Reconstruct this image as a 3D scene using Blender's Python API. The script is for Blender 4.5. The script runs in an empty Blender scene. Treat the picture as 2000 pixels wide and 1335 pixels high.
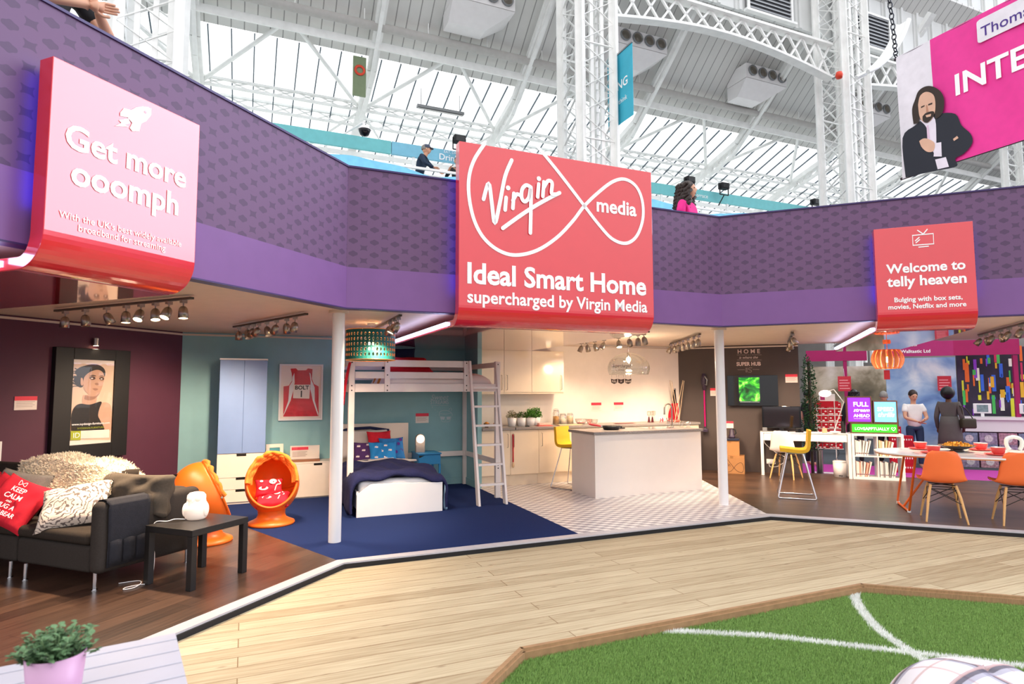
import bpy, math, random
import numpy as np
from mathutils import Vector, Matrix
R = math.radians
rnd = random.Random(7)
scene = bpy.context.scene
COL = scene.collection

# ---------------------------------------------------------------- camera, daylight, exposure
EYE = 1.5
FOC, PITCH, ROLL = 1203.57, 0.0775, -0.003
cam_data = bpy.data.cameras.new('camera')
cam = bpy.data.objects.new('camera', cam_data)
COL.objects.link(cam)
cam_data.sensor_width = 36.0
cam_data.lens = 36.0 * FOC / 2000.0
cam_data.clip_start, cam_data.clip_end = 0.05, 300
cam.matrix_world = (Matrix.Translation((0, 0, EYE)) @ Matrix.Rotation(math.pi / 2 + PITCH, 4, 'X')
                    @ Matrix.Rotation(ROLL, 4, 'Z'))
cam_data.dof.use_dof = True
cam_data.dof.focus_distance = 8.5
cam_data.dof.aperture_fstop = 4.0
scene.camera = cam

scene.view_settings.view_transform = 'Standard'
scene.view_settings.look = 'None'
scene.view_settings.gamma = 1.0
scene.view_settings.use_curve_mapping = False
scene.view_settings.exposure = 0.08

world = bpy.data.worlds.new('overcast_daylight')
scene.world = world
world.use_nodes = True
wn = world.node_tree
for n_ in list(wn.nodes):
    wn.nodes.remove(n_)
w_out = wn.nodes.new('ShaderNodeOutputWorld')
w_bg = wn.nodes.new('ShaderNodeBackground')
w_tc = wn.nodes.new('ShaderNodeTexCoord')
w_sep = wn.nodes.new('ShaderNodeSeparateXYZ')
w_rmp = wn.nodes.new('ShaderNodeValToRGB')
w_rmp.color_ramp.elements[0].position = 0.0
w_rmp.color_ramp.elements[0].color = (0.50, 0.50, 0.53, 1)
w_rmp.color_ramp.elements[1].position = 0.42
w_rmp.color_ramp.elements[1].color = (1.0, 1.0, 1.02, 1)
wn.links.new(w_tc.outputs['Generated'], w_sep.inputs[0])
wn.links.new(w_sep.outputs['Z'], w_rmp.inputs[0])
# the great glazed end of the hall, out of frame to the right, is much brighter than the rest
w_dot = wn.nodes.new('ShaderNodeVectorMath')
w_dot.operation = 'DOT_PRODUCT'
w_dot.inputs[1].default_value = (math.sin(R(76)) * 0.94, math.cos(R(76)) * 0.94, 0.34)
wn.links.new(w_tc.outputs['Generated'], w_dot.inputs[0])
w_map = wn.nodes.new('ShaderNodeMapRange')
w_map.interpolation_type = 'SMOOTHSTEP'
w_map.inputs['From Min'].default_value = 0.92
w_map.inputs['From Max'].default_value = 0.975
w_map.inputs['To Max'].default_value = 3.0
wn.links.new(w_dot.outputs['Value'], w_map.inputs[0])
w_add = wn.nodes.new('ShaderNodeMix')
w_add.data_type = 'RGBA'
w_add.blend_type = 'ADD'
w_add.clamp_factor = False
w_add.inputs[7].default_value = (0.84, 0.92, 1.12, 1)
wn.links.new(w_map.outputs[0], w_add.inputs[0])
wn.links.new(w_rmp.outputs[0], w_add.inputs[6])
wn.links.new(w_add.outputs[2], w_bg.inputs[0])
w_bg.inputs[1].default_value = 1.8
wn.links.new(w_bg.outputs[0], w_out.inputs[0])

# ---------------------------------------------------------------- frames: three sides of the octagonal pavilion
FR = {'M': R(23.3016), 'L': R(68.3016), 'R': R(-21.6984), 'W': 0.0}


def W(fr, u, v, z=0.0):
    c, s = math.cos(FR[fr]), math.sin(FR[fr])
    return Vector((u * c - v * s, u * s + v * c, z))


def cv(u, v, a, b):
    p = W(a, u, v)
    c, s = math.cos(FR[b]), math.sin(FR[b])
    return (p.x * c + p.y * s, -p.x * s + p.y * c)


def sight(px, py):
    c, s = math.cos(ROLL), math.sin(ROLL)
    dx, dy = px - 1000, py - 667.5
    X, Y = (dx * c + dy * s) / FOC, (-dx * s + dy * c) / FOC
    cp, sp = math.cos(PITCH), math.sin(PITCH)
    return Vector((X, cp + Y * sp, sp - Y * cp))


def fl(px, py, z=0.0, fr='M'):
    """measured photo point lying on the horizontal plane z -> frame u, v"""
    r = sight(px, py)
    t = (z - EYE) / r.z
    c, s = math.cos(FR[fr]), math.sin(FR[fr])
    x, y = r.x * t, r.y * t
    return (x * c + y * s, -x * s + y * c)


def wl(px, py, v, fr='M'):
    """measured photo point lying on the vertical plane v -> frame u, z"""
    r = sight(px, py)
    c, s = math.cos(FR[fr]), math.sin(FR[fr])
    a, b = r.x * c + r.y * s, -r.x * s + r.y * c
    t = v / b
    return (a * t, EYE + r.z * t)


# ---------------------------------------------------------------- materials
def lin(h):
    h = h.lstrip('#')
    o = []
    for i in (0, 2, 4):
        c = int(h[i:i + 2], 16) / 255
        o.append(c / 12.92 if c <= 0.04045 else ((c + 0.055) / 1.055) ** 2.4)
    return (o[0], o[1], o[2], 1.0)


MATS = {}


def nmat(name):
    m = bpy.data.materials.new(name)
    m.use_nodes = True
    nt = m.node_tree
    return m, nt, nt.nodes['Principled BSDF']


def shade(c, k):
    return (min(1, c[0] * k), min(1, c[1] * k), min(1, c[2] * k), 1)


def mat(name, hexc='#808080', rough=0.5, metal=0.0, var=0.05, vs=6.0, bump=0.0, bs=60.0, spec=0.5, coat=0.0,
        trans=0.0, ior=1.45, emit=0.0, sheen=0.0, alpha=1.0, ecol=None, stretch=None):
    if name in MATS:
        return MATS[name]
    m, nt, b = nmat(name)
    c = lin(hexc)
    N, Lk = nt.nodes, nt.links
    tc = N.new('ShaderNodeTexCoord')
    src = tc.outputs['Object']
    if stretch:
        mp = N.new('ShaderNodeMapping')
        mp.inputs['Scale'].default_value = stretch
        Lk.new(src, mp.inputs[0])
        src = mp.outputs[0]
    nz = N.new('ShaderNodeTexNoise')
    nz.inputs['Scale'].default_value = vs
    nz.inputs['Detail'].default_value = 3
    Lk.new(src, nz.inputs['Vector'])
    rp = N.new('ShaderNodeValToRGB')
    rp.color_ramp.elements[0].position = 0.3
    rp.color_ramp.elements[1].position = 0.7
    rp.color_ramp.elements[0].color = shade(c, 1 - var)
    rp.color_ramp.elements[1].color = shade(c, 1 + var)
    Lk.new(nz.outputs['Fac'], rp.inputs[0])
    Lk.new(rp.outputs[0], b.inputs['Base Color'])
    b.inputs['Roughness'].default_value = rough
    b.inputs['Metallic'].default_value = metal
    b.inputs['Specular IOR Level'].default_value = spec
    b.inputs['IOR'].default_value = ior
    b.inputs['Coat Weight'].default_value = coat
    b.inputs['Coat Roughness'].default_value = 0.04
    b.inputs['Transmission Weight'].default_value = trans
    b.inputs['Sheen Weight'].default_value = sheen
    b.inputs['Alpha'].default_value = alpha
    if emit:
        b.inputs['Emission Color'].default_value = lin(ecol or hexc)
        b.inputs['Emission Strength'].default_value = emit
    if bump:
        n2 = N.new('ShaderNodeTexNoise')
        n2.inputs['Scale'].default_value = bs
        n2.inputs['Detail'].default_value = 4
        Lk.new(src, n2.inputs['Vector'])
        bp = N.new('ShaderNodeBump')
        bp.inputs['Strength'].default_value = bump
        bp.inputs['Distance'].default_value = 0.02
        Lk.new(n2.outputs['Fac'], bp.inputs['Height'])
        Lk.new(bp.outputs[0], b.inputs['Normal'])
    MATS[name] = m
    return m


def clear(name, tint=(1, 1, 1), gloss=0.08, rough=0.02, edge=0.5):
    """thin clear pane: mostly lets light straight through, mirrors a little"""
    if name in MATS:
        return MATS[name]
    m = bpy.data.materials.new(name)
    m.use_nodes = True
    nt = m.node_tree
    N, Lk = nt.nodes, nt.links
    for n in list(N):
        N.remove(n)
    o = N.new('ShaderNodeOutputMaterial')
    t = N.new('ShaderNodeBsdfTransparent')
    t.inputs[0].default_value = (*tint, 1)
    g = N.new('ShaderNodeBsdfGlossy')
    g.inputs['Roughness'].default_value = rough
    f = N.new('ShaderNodeLayerWeight')
    f.inputs[0].default_value = 0.35
    mm = N.new('ShaderNodeMath')
    mm.operation = 'MULTIPLY_ADD'
    mm.inputs[1].default_value = edge
    mm.inputs[2].default_value = gloss
    Lk.new(f.outputs['Facing'], mm.inputs[0])
    mx = N.new('ShaderNodeMixShader')
    Lk.new(mm.outputs[0], mx.inputs[0])
    Lk.new(t.outputs[0], mx.inputs[1])
    Lk.new(g.outputs[0], mx.inputs[2])
    Lk.new(mx.outputs[0], o.inputs[0])
    MATS[name] = m
    return m


# ---------------------------------------------------------------- mesh builder
def T(x=0, y=0, z=0, rx=0, ry=0, rz=0, s=1):
    return (Matrix.Translation((x, y, z)) @ Matrix.Rotation(rz, 4, 'Z') @ Matrix.Rotation(ry, 4, 'Y')
            @ Matrix.Rotation(rx, 4, 'X') @ Matrix.Scale(s, 4))


class MB:
    def __init__(s, M=None):
        s.v, s.f, s.sm, s.mi = [], [], [], []
        s.M = M or Matrix()
        s.m = 0

    def add(s, vs, fs, smooth=False):
        b = len(s.v)
        M = s.M
        s.v += [tuple(M @ Vector(p)) for p in vs]
        s.f += [tuple(b + i for i in f) for f in fs]
        s.sm += [smooth] * len(fs)
        s.mi += [s.m] * len(fs)
        return s

    def box(s, x0, x1, y0, y1, z0, z1):
        x0, x1 = min(x0, x1), max(x0, x1)
        y0, y1 = min(y0, y1), max(y0, y1)
        z0, z1 = min(z0, z1), max(z0, z1)
        return s.add([(x0, y0, z0), (x1, y0, z0), (x1, y1, z0), (x0, y1, z0), (x0, y0, z1), (x1, y0, z1), (x1, y1, z1), (x0, y1, z1)],
                     [(0, 3, 2, 1), (4, 5, 6, 7), (0, 1, 5, 4), (1, 2, 6, 5), (2, 3, 7, 6), (3, 0, 4, 7)])

    def bc(s, cx, cy, cz, sx, sy, sz):
        return s.box(cx - sx / 2, cx + sx / 2, cy - sy / 2, cy + sy / 2, cz - sz / 2, cz + sz / 2)

    def prism(s, poly, lo, hi, axis='z'):
        """poly: counter-clockwise; axis z -> (x,y); axis y -> (x,z); axis x -> (y,z)"""
        n = len(poly)

        def q(p, h):
            return (p[0], p[1], h) if axis == 'z' else ((p[0], h, p[1]) if axis == 'y' else (h, p[0], p[1]))
        a = sum(poly[i][0] * poly[(i + 1) % n][1] - poly[(i + 1) % n][0] * poly[i][1] for i in range(n))
        if (a < 0) != (axis == 'y'):
            poly = poly[::-1]
        vs = [q(p, lo) for p in poly] + [q(p, hi) for p in poly]
        fs = [tuple(range(n))[::-1], tuple(range(n, 2 * n))] + [(i, (i + 1) % n, n + (i + 1) % n, n + i) for i in range(n)]
        return s.add(vs, fs)

    def tube(s, pts, r, n=8, closed=False, smooth=True, caps=True):
        pts = [Vector(p) for p in pts]
        k = len(pts)
        rs = r if isinstance(r, (list, tuple)) else [r] * k
        vs, fs = [], []
        prev = None
        for i, p in enumerate(pts):
            if closed:
                t = pts[(i + 1) % k] - pts[i - 1]
            else:
                t = pts[min(i + 1, k - 1)] - pts[max(i - 1, 0)]
            if t.length < 1e-9:
                t = Vector((0, 0, 1))
            t.normalize()
            if prev is None:
                a = Vector((0, 0, 1)) if abs(t.z) < 0.9 else Vector((1, 0, 0))
                prev = (a - t * a.dot(t)).normalized()
            else:
                q = prev - t * prev.dot(t)
                prev = q.normalized() if q.length > 1e-6 else prev
            b = t.cross(prev)
            for j in range(n):
                a = 2 * math.pi * j / n
                vs.append(p + (prev * math.cos(a) + b * math.sin(a)) * rs[i])
        for i in range(k if closed else k - 1):
            i2 = (i + 1) % k
            for j in range(n):
                fs.append((i * n + j, i * n + (j + 1) % n, i2 * n + (j + 1) % n, i2 * n + j))
        s.add(vs, fs, smooth)
        if caps and not closed:
            s.add(vs[:n], [tuple(range(n))[::-1]])
            s.add(vs[-n:], [tuple(range(n))])
        return s

    def cyl(s, p0, p1, r0, r1=None, n=16, smooth=True):
        return s.tube([p0, p1], [r0, r0 if r1 is None else r1], n, smooth=smooth)

    def bar(s, p0, p1, w, h=None):
        """square bar between two points"""
        h = h or w
        p0, p1 = Vector(p0), Vector(p1)
        t = (p1 - p0).normalized()
        a = Vector((0, 0, 1)) if abs(t.z) < 0.95 else Vector((0, 1, 0))
        x = t.cross(a).normalized()
        y = x.cross(t)
        vs = []
        for p in (p0, p1):
            for sx, sy in ((-1, -1), (1, -1), (1, 1), (-1, 1)):
                vs.append(p + x * sx * w / 2 + y * sy * h / 2)
        return s.add(vs, [(0, 1, 2, 3), (7, 6, 5, 4), (0, 4, 5, 1), (1, 5, 6, 2), (2, 6, 7, 3), (3, 7, 4, 0)])

    def lathe(s, prof, n=24, c=(0, 0, 0), smooth=True, a0=0.0, a1=2 * math.pi):
        full = abs(a1 - a0 - 2 * math.pi) < 1e-6
        m = n if full else n + 1
        vs = []
        for r, z in prof:
            for j in range(m):
                a = a0 + (a1 - a0) * j / n
                vs.append((c[0] + r * math.cos(a), c[1] + r * math.sin(a), c[2] + z))
        fs = []
        for i in range(len(prof) - 1):
            for j in range(n):
                j2 = (j + 1) % m
                fs.append((i * m + j, i * m + j2, (i + 1) * m + j2, (i + 1) * m + j))
        return s.add(vs, fs, smooth)

    def ball(s, c, r, nu=16, nv=10):
        rx, ry, rz = r if isinstance(r, (list, tuple)) else (r, r, r)
        return s.surf(lambda a, b: (c[0] + rx * math.cos(2 * math.pi * a) * math.sin(math.pi * b),
                                    c[1] + ry * math.sin(2 * math.pi * a) * math.sin(math.pi * b),
                                    c[2] - rz * math.cos(math.pi * b)), nu, nv)

    def surf(s, fn, nu, nv, smooth=True):
        vs = [fn(i / nu, j / nv) for j in range(nv + 1) for i in range(nu + 1)]
        w = nu + 1
        fs = [(j * w + i, j * w + i + 1, (j + 1) * w + i + 1, (j + 1) * w + i) for j in range(nv) for i in range(nu)]
        return s.add(vs, fs, smooth)

    def pillow(s, w, h, t, n=16, seed=0, wr=0.05):
        """soft cushion lying in the local xz plane, pinched corners, facing -y"""
        q = random.Random(seed)
        ph = [q.uniform(0, 6.28) for _ in range(8)]

        def f(sign):
            def g(a, b):
                x, z = 2 * a - 1, 2 * b - 1
                e = max(0.0, (1 - x ** 4)) ** 0.5 * max(0.0, (1 - z ** 4)) ** 0.5
                e = e ** 0.8
                k = 1 - 0.10 * (1 - z * z) * x * x
                k2 = 1 - 0.10 * (1 - x * x) * z * z
                d = wr * t * (math.sin(5 * x + 3 * z + ph[0]) * math.sin(4 * z - 2 * x + ph[1]) + 0.6 * math.sin(9 * x - 7 * z + ph[2]))
                return (x * w / 2 * k, sign * (t / 2 * e) + d * e, z * h / 2 * k2)
            return g
        s.surf(f(-1), n, n)
        g2 = f(1)
        return s.surf(lambda a, b: g2(1 - a, b), n, n)

    def stroke(s, pts, w, y=0.0, n=10, closed=False):
        """flat brush stroke in the local xz plane facing -y"""
        pts = [Vector((p[0], p[1])) for p in pts]
        k = len(pts)
        h = w / 2
        L, Rr = [], []
        for i in range(k):
            a = pts[i - 1] if (closed or i > 0) else pts[i]
            b = pts[(i + 1) % k] if (closed or i < k - 1) else pts[i]
            t = (b - a)
            t = t.normalized() if t.length > 1e-9 else Vector((1, 0))
            nrm = Vector((-t.y, t.x))
            L.append(pts[i] + nrm * h)
            Rr.append(pts[i] - nrm * h)
        vs = [(p.x, y, p.y) for p in L] + [(p.x, y, p.y) for p in Rr]
        fs = [(k + i, k + (i + 1) % k, (i + 1) % k, i) for i in range(k if closed else k - 1)]
        s.add(vs, fs)
        if not closed:
            for p in (pts[0], pts[-1]):
                s.disc(p.x, p.y, h, y - 0.0006, n)
        return s

    def disc(s, x, z, r, y=0.0, n=16, rz=None):
        rz = rz or r
        return s.add([(x + r * math.cos(2 * math.pi * i / n), y, z + rz * math.sin(2 * math.pi * i / n)) for i in range(n)], [tuple(range(n))])

    def poly(s, pts, y=0.0):
        n = len(pts)
        a = sum(pts[i][0] * pts[(i + 1) % n][1] - pts[(i + 1) % n][0] * pts[i][1] for i in range(n))
        if a < 0:
            pts = pts[::-1]
        return s.add([(p[0], y, p[1]) for p in pts], [tuple(range(n))])

    def mesh(s, name, mats):
        me = bpy.data.meshes.new(name)
        me.from_pydata(s.v, [], s.f)
        me.polygons.foreach_set('use_smooth', s.sm)
        if not isinstance(mats, (list, tuple)):
            mats = [mats]
        for m in mats:
            me.materials.append(m)
        me.polygons.foreach_set('material_index', s.mi)
        me.update()
        return me

    def build(s, name, mats, parent=None, bev=0.0, sub=0, solid=0.0, seg=2, loc=None, rot=0.0):
        o = bpy.data.objects.new(name, s.mesh(name, mats))
        COL.objects.link(o)
        if parent is not None:
            o.parent = parent
        if loc is not None:
            o.location = loc
            o.rotation_euler = (0, 0, rot)
        if solid:
            md = o.modifiers.new('thickness', 'SOLIDIFY')
            md.thickness = solid
        if bev:
            md = o.modifiers.new('edges', 'BEVEL')
            md.width = bev
            md.segments = seg
            md.limit_method = 'ANGLE'
        if sub:
            md = o.modifiers.new('smooth', 'SUBSURF')
            md.levels = md.render_levels = sub
        return o


def bezier(p, n=12):
    """smooth curve through 2-D or 3-D points (Catmull-Rom)"""
    p = [Vector(q) for q in p]
    o = []
    for i in range(len(p) - 1):
        a, b, c, d = p[max(i - 1, 0)], p[i], p[i + 1], p[min(i + 2, len(p) - 1)]
        for k in range(n):
            t = k / n
            o.append(0.5 * ((2 * b) + (c - a) * t + (2 * a - 5 * b + 4 * c - d) * t * t + (3 * b - a - 3 * c + d) * t ** 3))
    o.append(p[-1])
    return o


def tag(o, label, cat, group=None, kind=None):
    o['label'] = label
    o['category'] = cat
    if group:
        o['group'] = group
    if kind:
        o['kind'] = kind
    return o


def thing(name, label, cat, fr, u, v, z=0.0, rot=0.0, group=None, kind=None):
    o = bpy.data.objects.new(name, None)
    o.empty_display_size = 0.1
    COL.objects.link(o)
    o.location = W(fr, u, v, z)
    o.rotation_euler = (0, 0, FR[fr] + rot)
    return tag(o, label, cat, group, kind)


def solo(name, mb, mats, label, cat, fr='W', u=0, v=0, z=0, rot=0, group=None, kind=None, **k):
    o = mb.build(name, mats, loc=W(fr, u, v, z), rot=FR[fr] + rot, **k)
    return tag(o, label, cat, group, kind)


def struct(name, mb, mats, label, cat, fr='W', **k):
    return solo(name, mb, mats, label, cat, fr, kind='structure', **k)


def copy_thing(src, fr, u, v, z=0.0, rot=0.0, label=None):
    def cp(o, par):
        c = o.copy()
        COL.objects.link(c)
        if par is not None:
            c.parent = par
        for ch in kids.get(o.name, ()):
            cp(ch, c)
        return c
    kids = {}
    for o in list(bpy.data.objects):
        if o.parent:
            kids.setdefault(o.parent.name, []).append(o)
    c = cp(src, None)
    c.location = W(fr, u, v, z)
    c.rotation_euler = (0, 0, FR[fr] + rot)
    if label:
        c['label'] = label
    return c


def text_mesh(txt, size, bold=0.0, align='CENTER', width=None, shear=0.0, line=1.0, res=3):
    cu = bpy.data.curves.new('lettering', 'FONT')
    cu.body = txt
    cu.size = size
    cu.align_x = align
    cu.fill_mode = 'FRONT'
    cu.offset = bold * size
    cu.shear = shear
    cu.space_line = line
    cu.resolution_u = res
    o = bpy.data.objects.new('lettering', cu)
    COL.objects.link(o)
    dg = bpy.context.evaluated_depsgraph_get()
    me = bpy.data.meshes.new_from_object(o.evaluated_get(dg))
    n = len(me.vertices)
    co = np.empty(n * 3, np.float32)
    me.vertices.foreach_get('co', co)
    co = co.reshape(-1, 3)
    fs = [tuple(p.vertices) for p in me.polygons]
    bpy.data.objects.remove(o)
    bpy.data.curves.remove(cu)
    bpy.data.meshes.remove(me)
    if width and n:
        w = co[:, 0].max() - co[:, 0].min()
        co[:, 0] *= width / w
    return co, fs


def text(mb, txt, size, x, z, y=0.0, **k):
    """lay lettering on the local xz plane facing -y, baseline at z"""
    co, fs = text_mesh(txt, size, **k)
    return mb.add([(x + c[0], y, z + c[1]) for c in co], fs)
# ---------------------------------------------------------------- surface patterns
def plank_mat(name, dark, light, scale=(1, 1), rot=0.0, plank=(1.2, 0.14), gap=0.002, rough=0.4, gapcol='#201408', grain=1.0, spec=0.5,
              knots=None):
    m, nt, b = nmat(name)
    N, Lk = nt.nodes, nt.links
    tc = N.new('ShaderNodeTexCoord')
    mp = N.new('ShaderNodeMapping')
    mp.inputs['Rotation'].default_value = (0, 0, rot)
    Lk.new(tc.outputs['Object'], mp.inputs[0])
    br = N.new('ShaderNodeTexBrick')
    br.inputs['Scale'].default_value = 1.0
    br.inputs['Brick Width'].default_value = plank[0]
    br.inputs['Row Height'].default_value = plank[1]
    br.inputs['Mortar Size'].default_value = gap
    br.inputs['Mortar Smooth'].default_value = 0.1
    br.inputs['Color1'].default_value = (0.2, 0.2, 0.2, 1)
    br.inputs['Color2'].default_value = (0.8, 0.8, 0.8, 1)
    br.inputs['Mortar'].default_value = (0.5, 0.5, 0.5, 1)
    br.offset = 0.37
    Lk.new(mp.outputs[0], br.inputs['Vector'])
    m2 = N.new('ShaderNodeMapping')
    m2.inputs['Scale'].default_value = (1.3, 26, 1)
    Lk.new(mp.outputs[0], m2.inputs[0])
    nz = N.new('ShaderNodeTexNoise')
    nz.inputs['Scale'].default_value = 2.2
    nz.inputs['Detail'].default_value = 6
    nz.inputs['Distortion'].default_value = 0.4
    Lk.new(m2.outputs[0], nz.inputs['Vector'])
    mx = N.new('ShaderNodeMix')
    mx.data_type = 'RGBA'
    mx.inputs[0].default_value = 0.62 * grain
    Lk.new(br.outputs['Color'], mx.inputs[6])
    Lk.new(nz.outputs['Fac'], mx.inputs[7])
    rp = N.new('ShaderNodeValToRGB')
    rp.color_ramp.elements[0].position = 0.32
    rp.color_ramp.elements[0].color = lin(dark)
    rp.color_ramp.elements[1].position = 0.68
    rp.color_ramp.elements[1].color = lin(light)
    Lk.new(mx.outputs[2], rp.inputs[0])
    last = rp.outputs[0]
    if knots:
        m3 = N.new('ShaderNodeMapping')
        m3.inputs['Scale'].default_value = (1.6, 5.5, 1)
        Lk.new(mp.outputs[0], m3.inputs[0])
        vo = N.new('ShaderNodeTexVoronoi')
        vo.inputs['Scale'].default_value = 1.7
        Lk.new(m3.outputs[0], vo.inputs['Vector'])
        kr = N.new('ShaderNodeValToRGB')
        kr.color_ramp.elements[0].position = 0.03
        kr.color_ramp.elements[0].color = (1, 1, 1, 1)
        kr.color_ramp.elements[1].position = 0.11
        kr.color_ramp.elements[1].color = (0, 0, 0, 1)
        Lk.new(vo.outputs['Distance'], kr.inputs[0])
        km = N.new('ShaderNodeMix')
        km.data_type = 'RGBA'
        km.inputs[7].default_value = lin(knots)
        kf = N.new('ShaderNodeMath')
        kf.operation = 'MULTIPLY'
        kf.inputs[1].default_value = 0.55
        Lk.new(kr.outputs[0], kf.inputs[0])
        Lk.new(kf.outputs[0], km.inputs[0])
        Lk.new(last, km.inputs[6])
        last = km.outputs[2]
    gm = N.new('ShaderNodeMix')
    gm.data_type = 'RGBA'
    gm.inputs[7].default_value = lin(gapcol)
    Lk.new(br.outputs['Fac'], gm.inputs[0])
    Lk.new(last, gm.inputs[6])
    Lk.new(gm.outputs[2], b.inputs['Base Color'])
    b.inputs['Roughness'].default_value = rough
    b.inputs['Specular IOR Level'].default_value = spec
    bp = N.new('ShaderNodeBump')
    bp.inputs['Strength'].default_value = 0.15
    bp.inputs['Distance'].default_value = 0.005
    Lk.new(nz.outputs['Fac'], bp.inputs['Height'])
    Lk.new(bp.outputs[0], b.inputs['Normal'])
    MATS[name] = m
    return m


def mathn(nt, op, a, b=None, c=None):
    n = nt.nodes.new('ShaderNodeMath')
    n.operation = op
    for i, q in enumerate((a, b, c)):
        if q is None:
            continue
        if isinstance(q, (int, float)):
            n.inputs[i].default_value = q
        else:
            nt.links.new(q, n.inputs[i])
    return n.outputs[0]


def damask_mat(name, base, dark, k=31.0, rough=0.55):
    """printed vinyl: staggered drops joined by a fine network"""
    m, nt, b = nmat(name)
    N, Lk = nt.nodes, nt.links
    tc = N.new('ShaderNodeTexCoord')
    sp = N.new('ShaderNodeSeparateXYZ')
    Lk.new(tc.outputs['Object'], sp.inputs[0])
    x = mathn(nt, 'MULTIPLY', sp.outputs[0], k)
    z = mathn(nt, 'MULTIPLY', sp.outputs[2], k * 1.62)
    p = mathn(nt, 'MULTIPLY', mathn(nt, 'COSINE', x), mathn(nt, 'COSINE', z))
    q = mathn(nt, 'MULTIPLY', mathn(nt, 'COSINE', mathn(nt, 'MULTIPLY', x, 3.0)), mathn(nt, 'COSINE', mathn(nt, 'MULTIPLY', z, 2.0)))
    s = mathn(nt, 'ADD', p, mathn(nt, 'MULTIPLY', q, 0.32))
    rp = N.new('ShaderNodeValToRGB')
    rp.color_ramp.elements[0].position = 0.36
    rp.color_ramp.elements[0].color = lin(base)
    rp.color_ramp.elements[1].position = 0.44
    rp.color_ramp.elements[1].color = lin(dark)
    Lk.new(s, rp.inputs[0])
    Lk.new(rp.outputs[0], b.inputs['Base Color'])
    b.inputs['Roughness'].default_value = rough
    MATS[name] = m
    return m


def tile_mat(name):
    """cement tile: leaning grey and white blocks in staggered rows"""
    m, nt, b = nmat(name)
    N, Lk = nt.nodes, nt.links
    tc = N.new('ShaderNodeTexCoord')
    sp = N.new('ShaderNodeSeparateXYZ')
    Lk.new(tc.outputs['Object'], sp.inputs[0])
    y = mathn(nt, 'MULTIPLY', sp.outputs[1], 1 / 0.075)
    x = mathn(nt, 'MULTIPLY', mathn(nt, 'ADD', sp.outputs[0], mathn(nt, 'MULTIPLY', sp.outputs[1], 0.3)), 1 / 0.085)
    row = mathn(nt, 'FLOOR', y)
    a = mathn(nt, 'FLOOR', mathn(nt, 'ADD', x, mathn(nt, 'MULTIPLY', row, 0.62)))
    chk = mathn(nt, 'MODULO', mathn(nt, 'ADD', a, 400), 2)
    mx = N.new('ShaderNodeMix')
    mx.data_type = 'RGBA'
    mx.inputs[6].default_value = lin('#ece8e4')
    mx.inputs[7].default_value = lin('#a29ca3')
    Lk.new(chk, mx.inputs[0])
    Lk.new(mx.outputs[2], b.inputs['Base Color'])
    b.inputs['Roughness'].default_value = 0.38
    MATS[name] = m
    return m


M_wood = plank_mat('dark_oak_planks', '#35251d', '#5c4334', rot=0.0, plank=(1.25, 0.155), rough=0.32, gapcol='#20130c')
M_woodL = M_wood
M_deck = plank_mat('pine_decking', '#a39071', '#cdbf9f', rot=0.0, plank=(3.1, 0.145), gap=0.003, rough=0.62, gapcol='#7e6444', knots='#6e5238', spec=0.3)
M_carpet = mat('navy_carpet', '#20305f', rough=0.95, var=0.12, vs=220, bump=0.5, bs=400, spec=0.1)
M_tile = tile_mat('patterned_tiles')
M_damask = damask_mat('purple_damask_vinyl', '#6b4a70', '#553a5c')
M_band = mat('plain_purple_vinyl', '#7f5591', rough=0.5, var=0.03)
M_railp = mat('dark_purple_trim', '#3a2760', rough=0.4)
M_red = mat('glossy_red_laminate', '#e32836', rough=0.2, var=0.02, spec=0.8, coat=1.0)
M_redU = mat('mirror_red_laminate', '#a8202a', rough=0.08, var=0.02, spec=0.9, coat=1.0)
M_white = mat('white_paint', '#eceaea', rough=0.4, var=0.02)
M_whitegl = mat('white_gloss', '#f0eeee', rough=0.2, var=0.01)
M_letter = mat('white_lettering', '#ffffff', rough=0.5, var=0.0)
M_ceil = mat('pavilion_ceiling_board', '#d9c8b8', rough=0.6, var=0.03)
M_black = mat('black_rubber', '#141418', rough=0.6)
M_kerb = mat('white_edge_profile', '#bfbbbf', rough=0.35, var=0.03)
M_wallp = mat('aubergine_wall_paint', '#562a3e', rough=0.6, var=0.03)
M_wallb = mat('blue_wall_paint', '#8ab6bc', rough=0.6, var=0.03)
M_wallk = mat('cream_wall_paint', '#f3e9df', rough=0.6, var=0.02)
M_walld = mat('charcoal_brown_wall_paint', '#4a3f3c', rough=0.6, var=0.03)
M_led = mat('cool_white_light_strip', '#cfd4ff', emit=9.0, ecol='#c4ccff')
M_steel = mat('white_painted_steel', '#f2f3f0', rough=0.5, var=0.06, vs=3)
M_clad = None
M_grey = mat('grey_metal', '#8a8c8e', rough=0.4, metal=0.6)
M_chrome = mat('chrome', '#d8d8dc', rough=0.12, metal=1.0, var=0.02)
M_nickel = mat('brushed_nickel', '#a49a90', rough=0.28, metal=1.0, var=0.05)
M_bulb = mat('halogen_bulb_face', '#ffd9a0', emit=14.0, ecol='#ffd2a0')
M_bulboff = mat('unlit_bulb_face', '#6a6058', rough=0.2)

# ---------------------------------------------------------------- floors
LV0, MV0, RV0 = 3.518, 5.7585, 8.19          # platform front edge in each side's frame
c1f = (0.7832, 5.7585)                        # corners in the M frame
c2f = (5.8248, 5.7585)
LW, MW, RWL = 7.372, 9.6, 12.169              # back walls
cbl = (-0.825, 9.6)
cbr = (7.61, 9.6)


def mpoly(pts):
    """(frame,u,v) list -> world xy"""
    return [tuple(W(f, u, v)[:2]) for f, u, v in pts]


def mloc(fr, pts):
    return [cv(u, v, f, fr) for f, u, v in pts]


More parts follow.
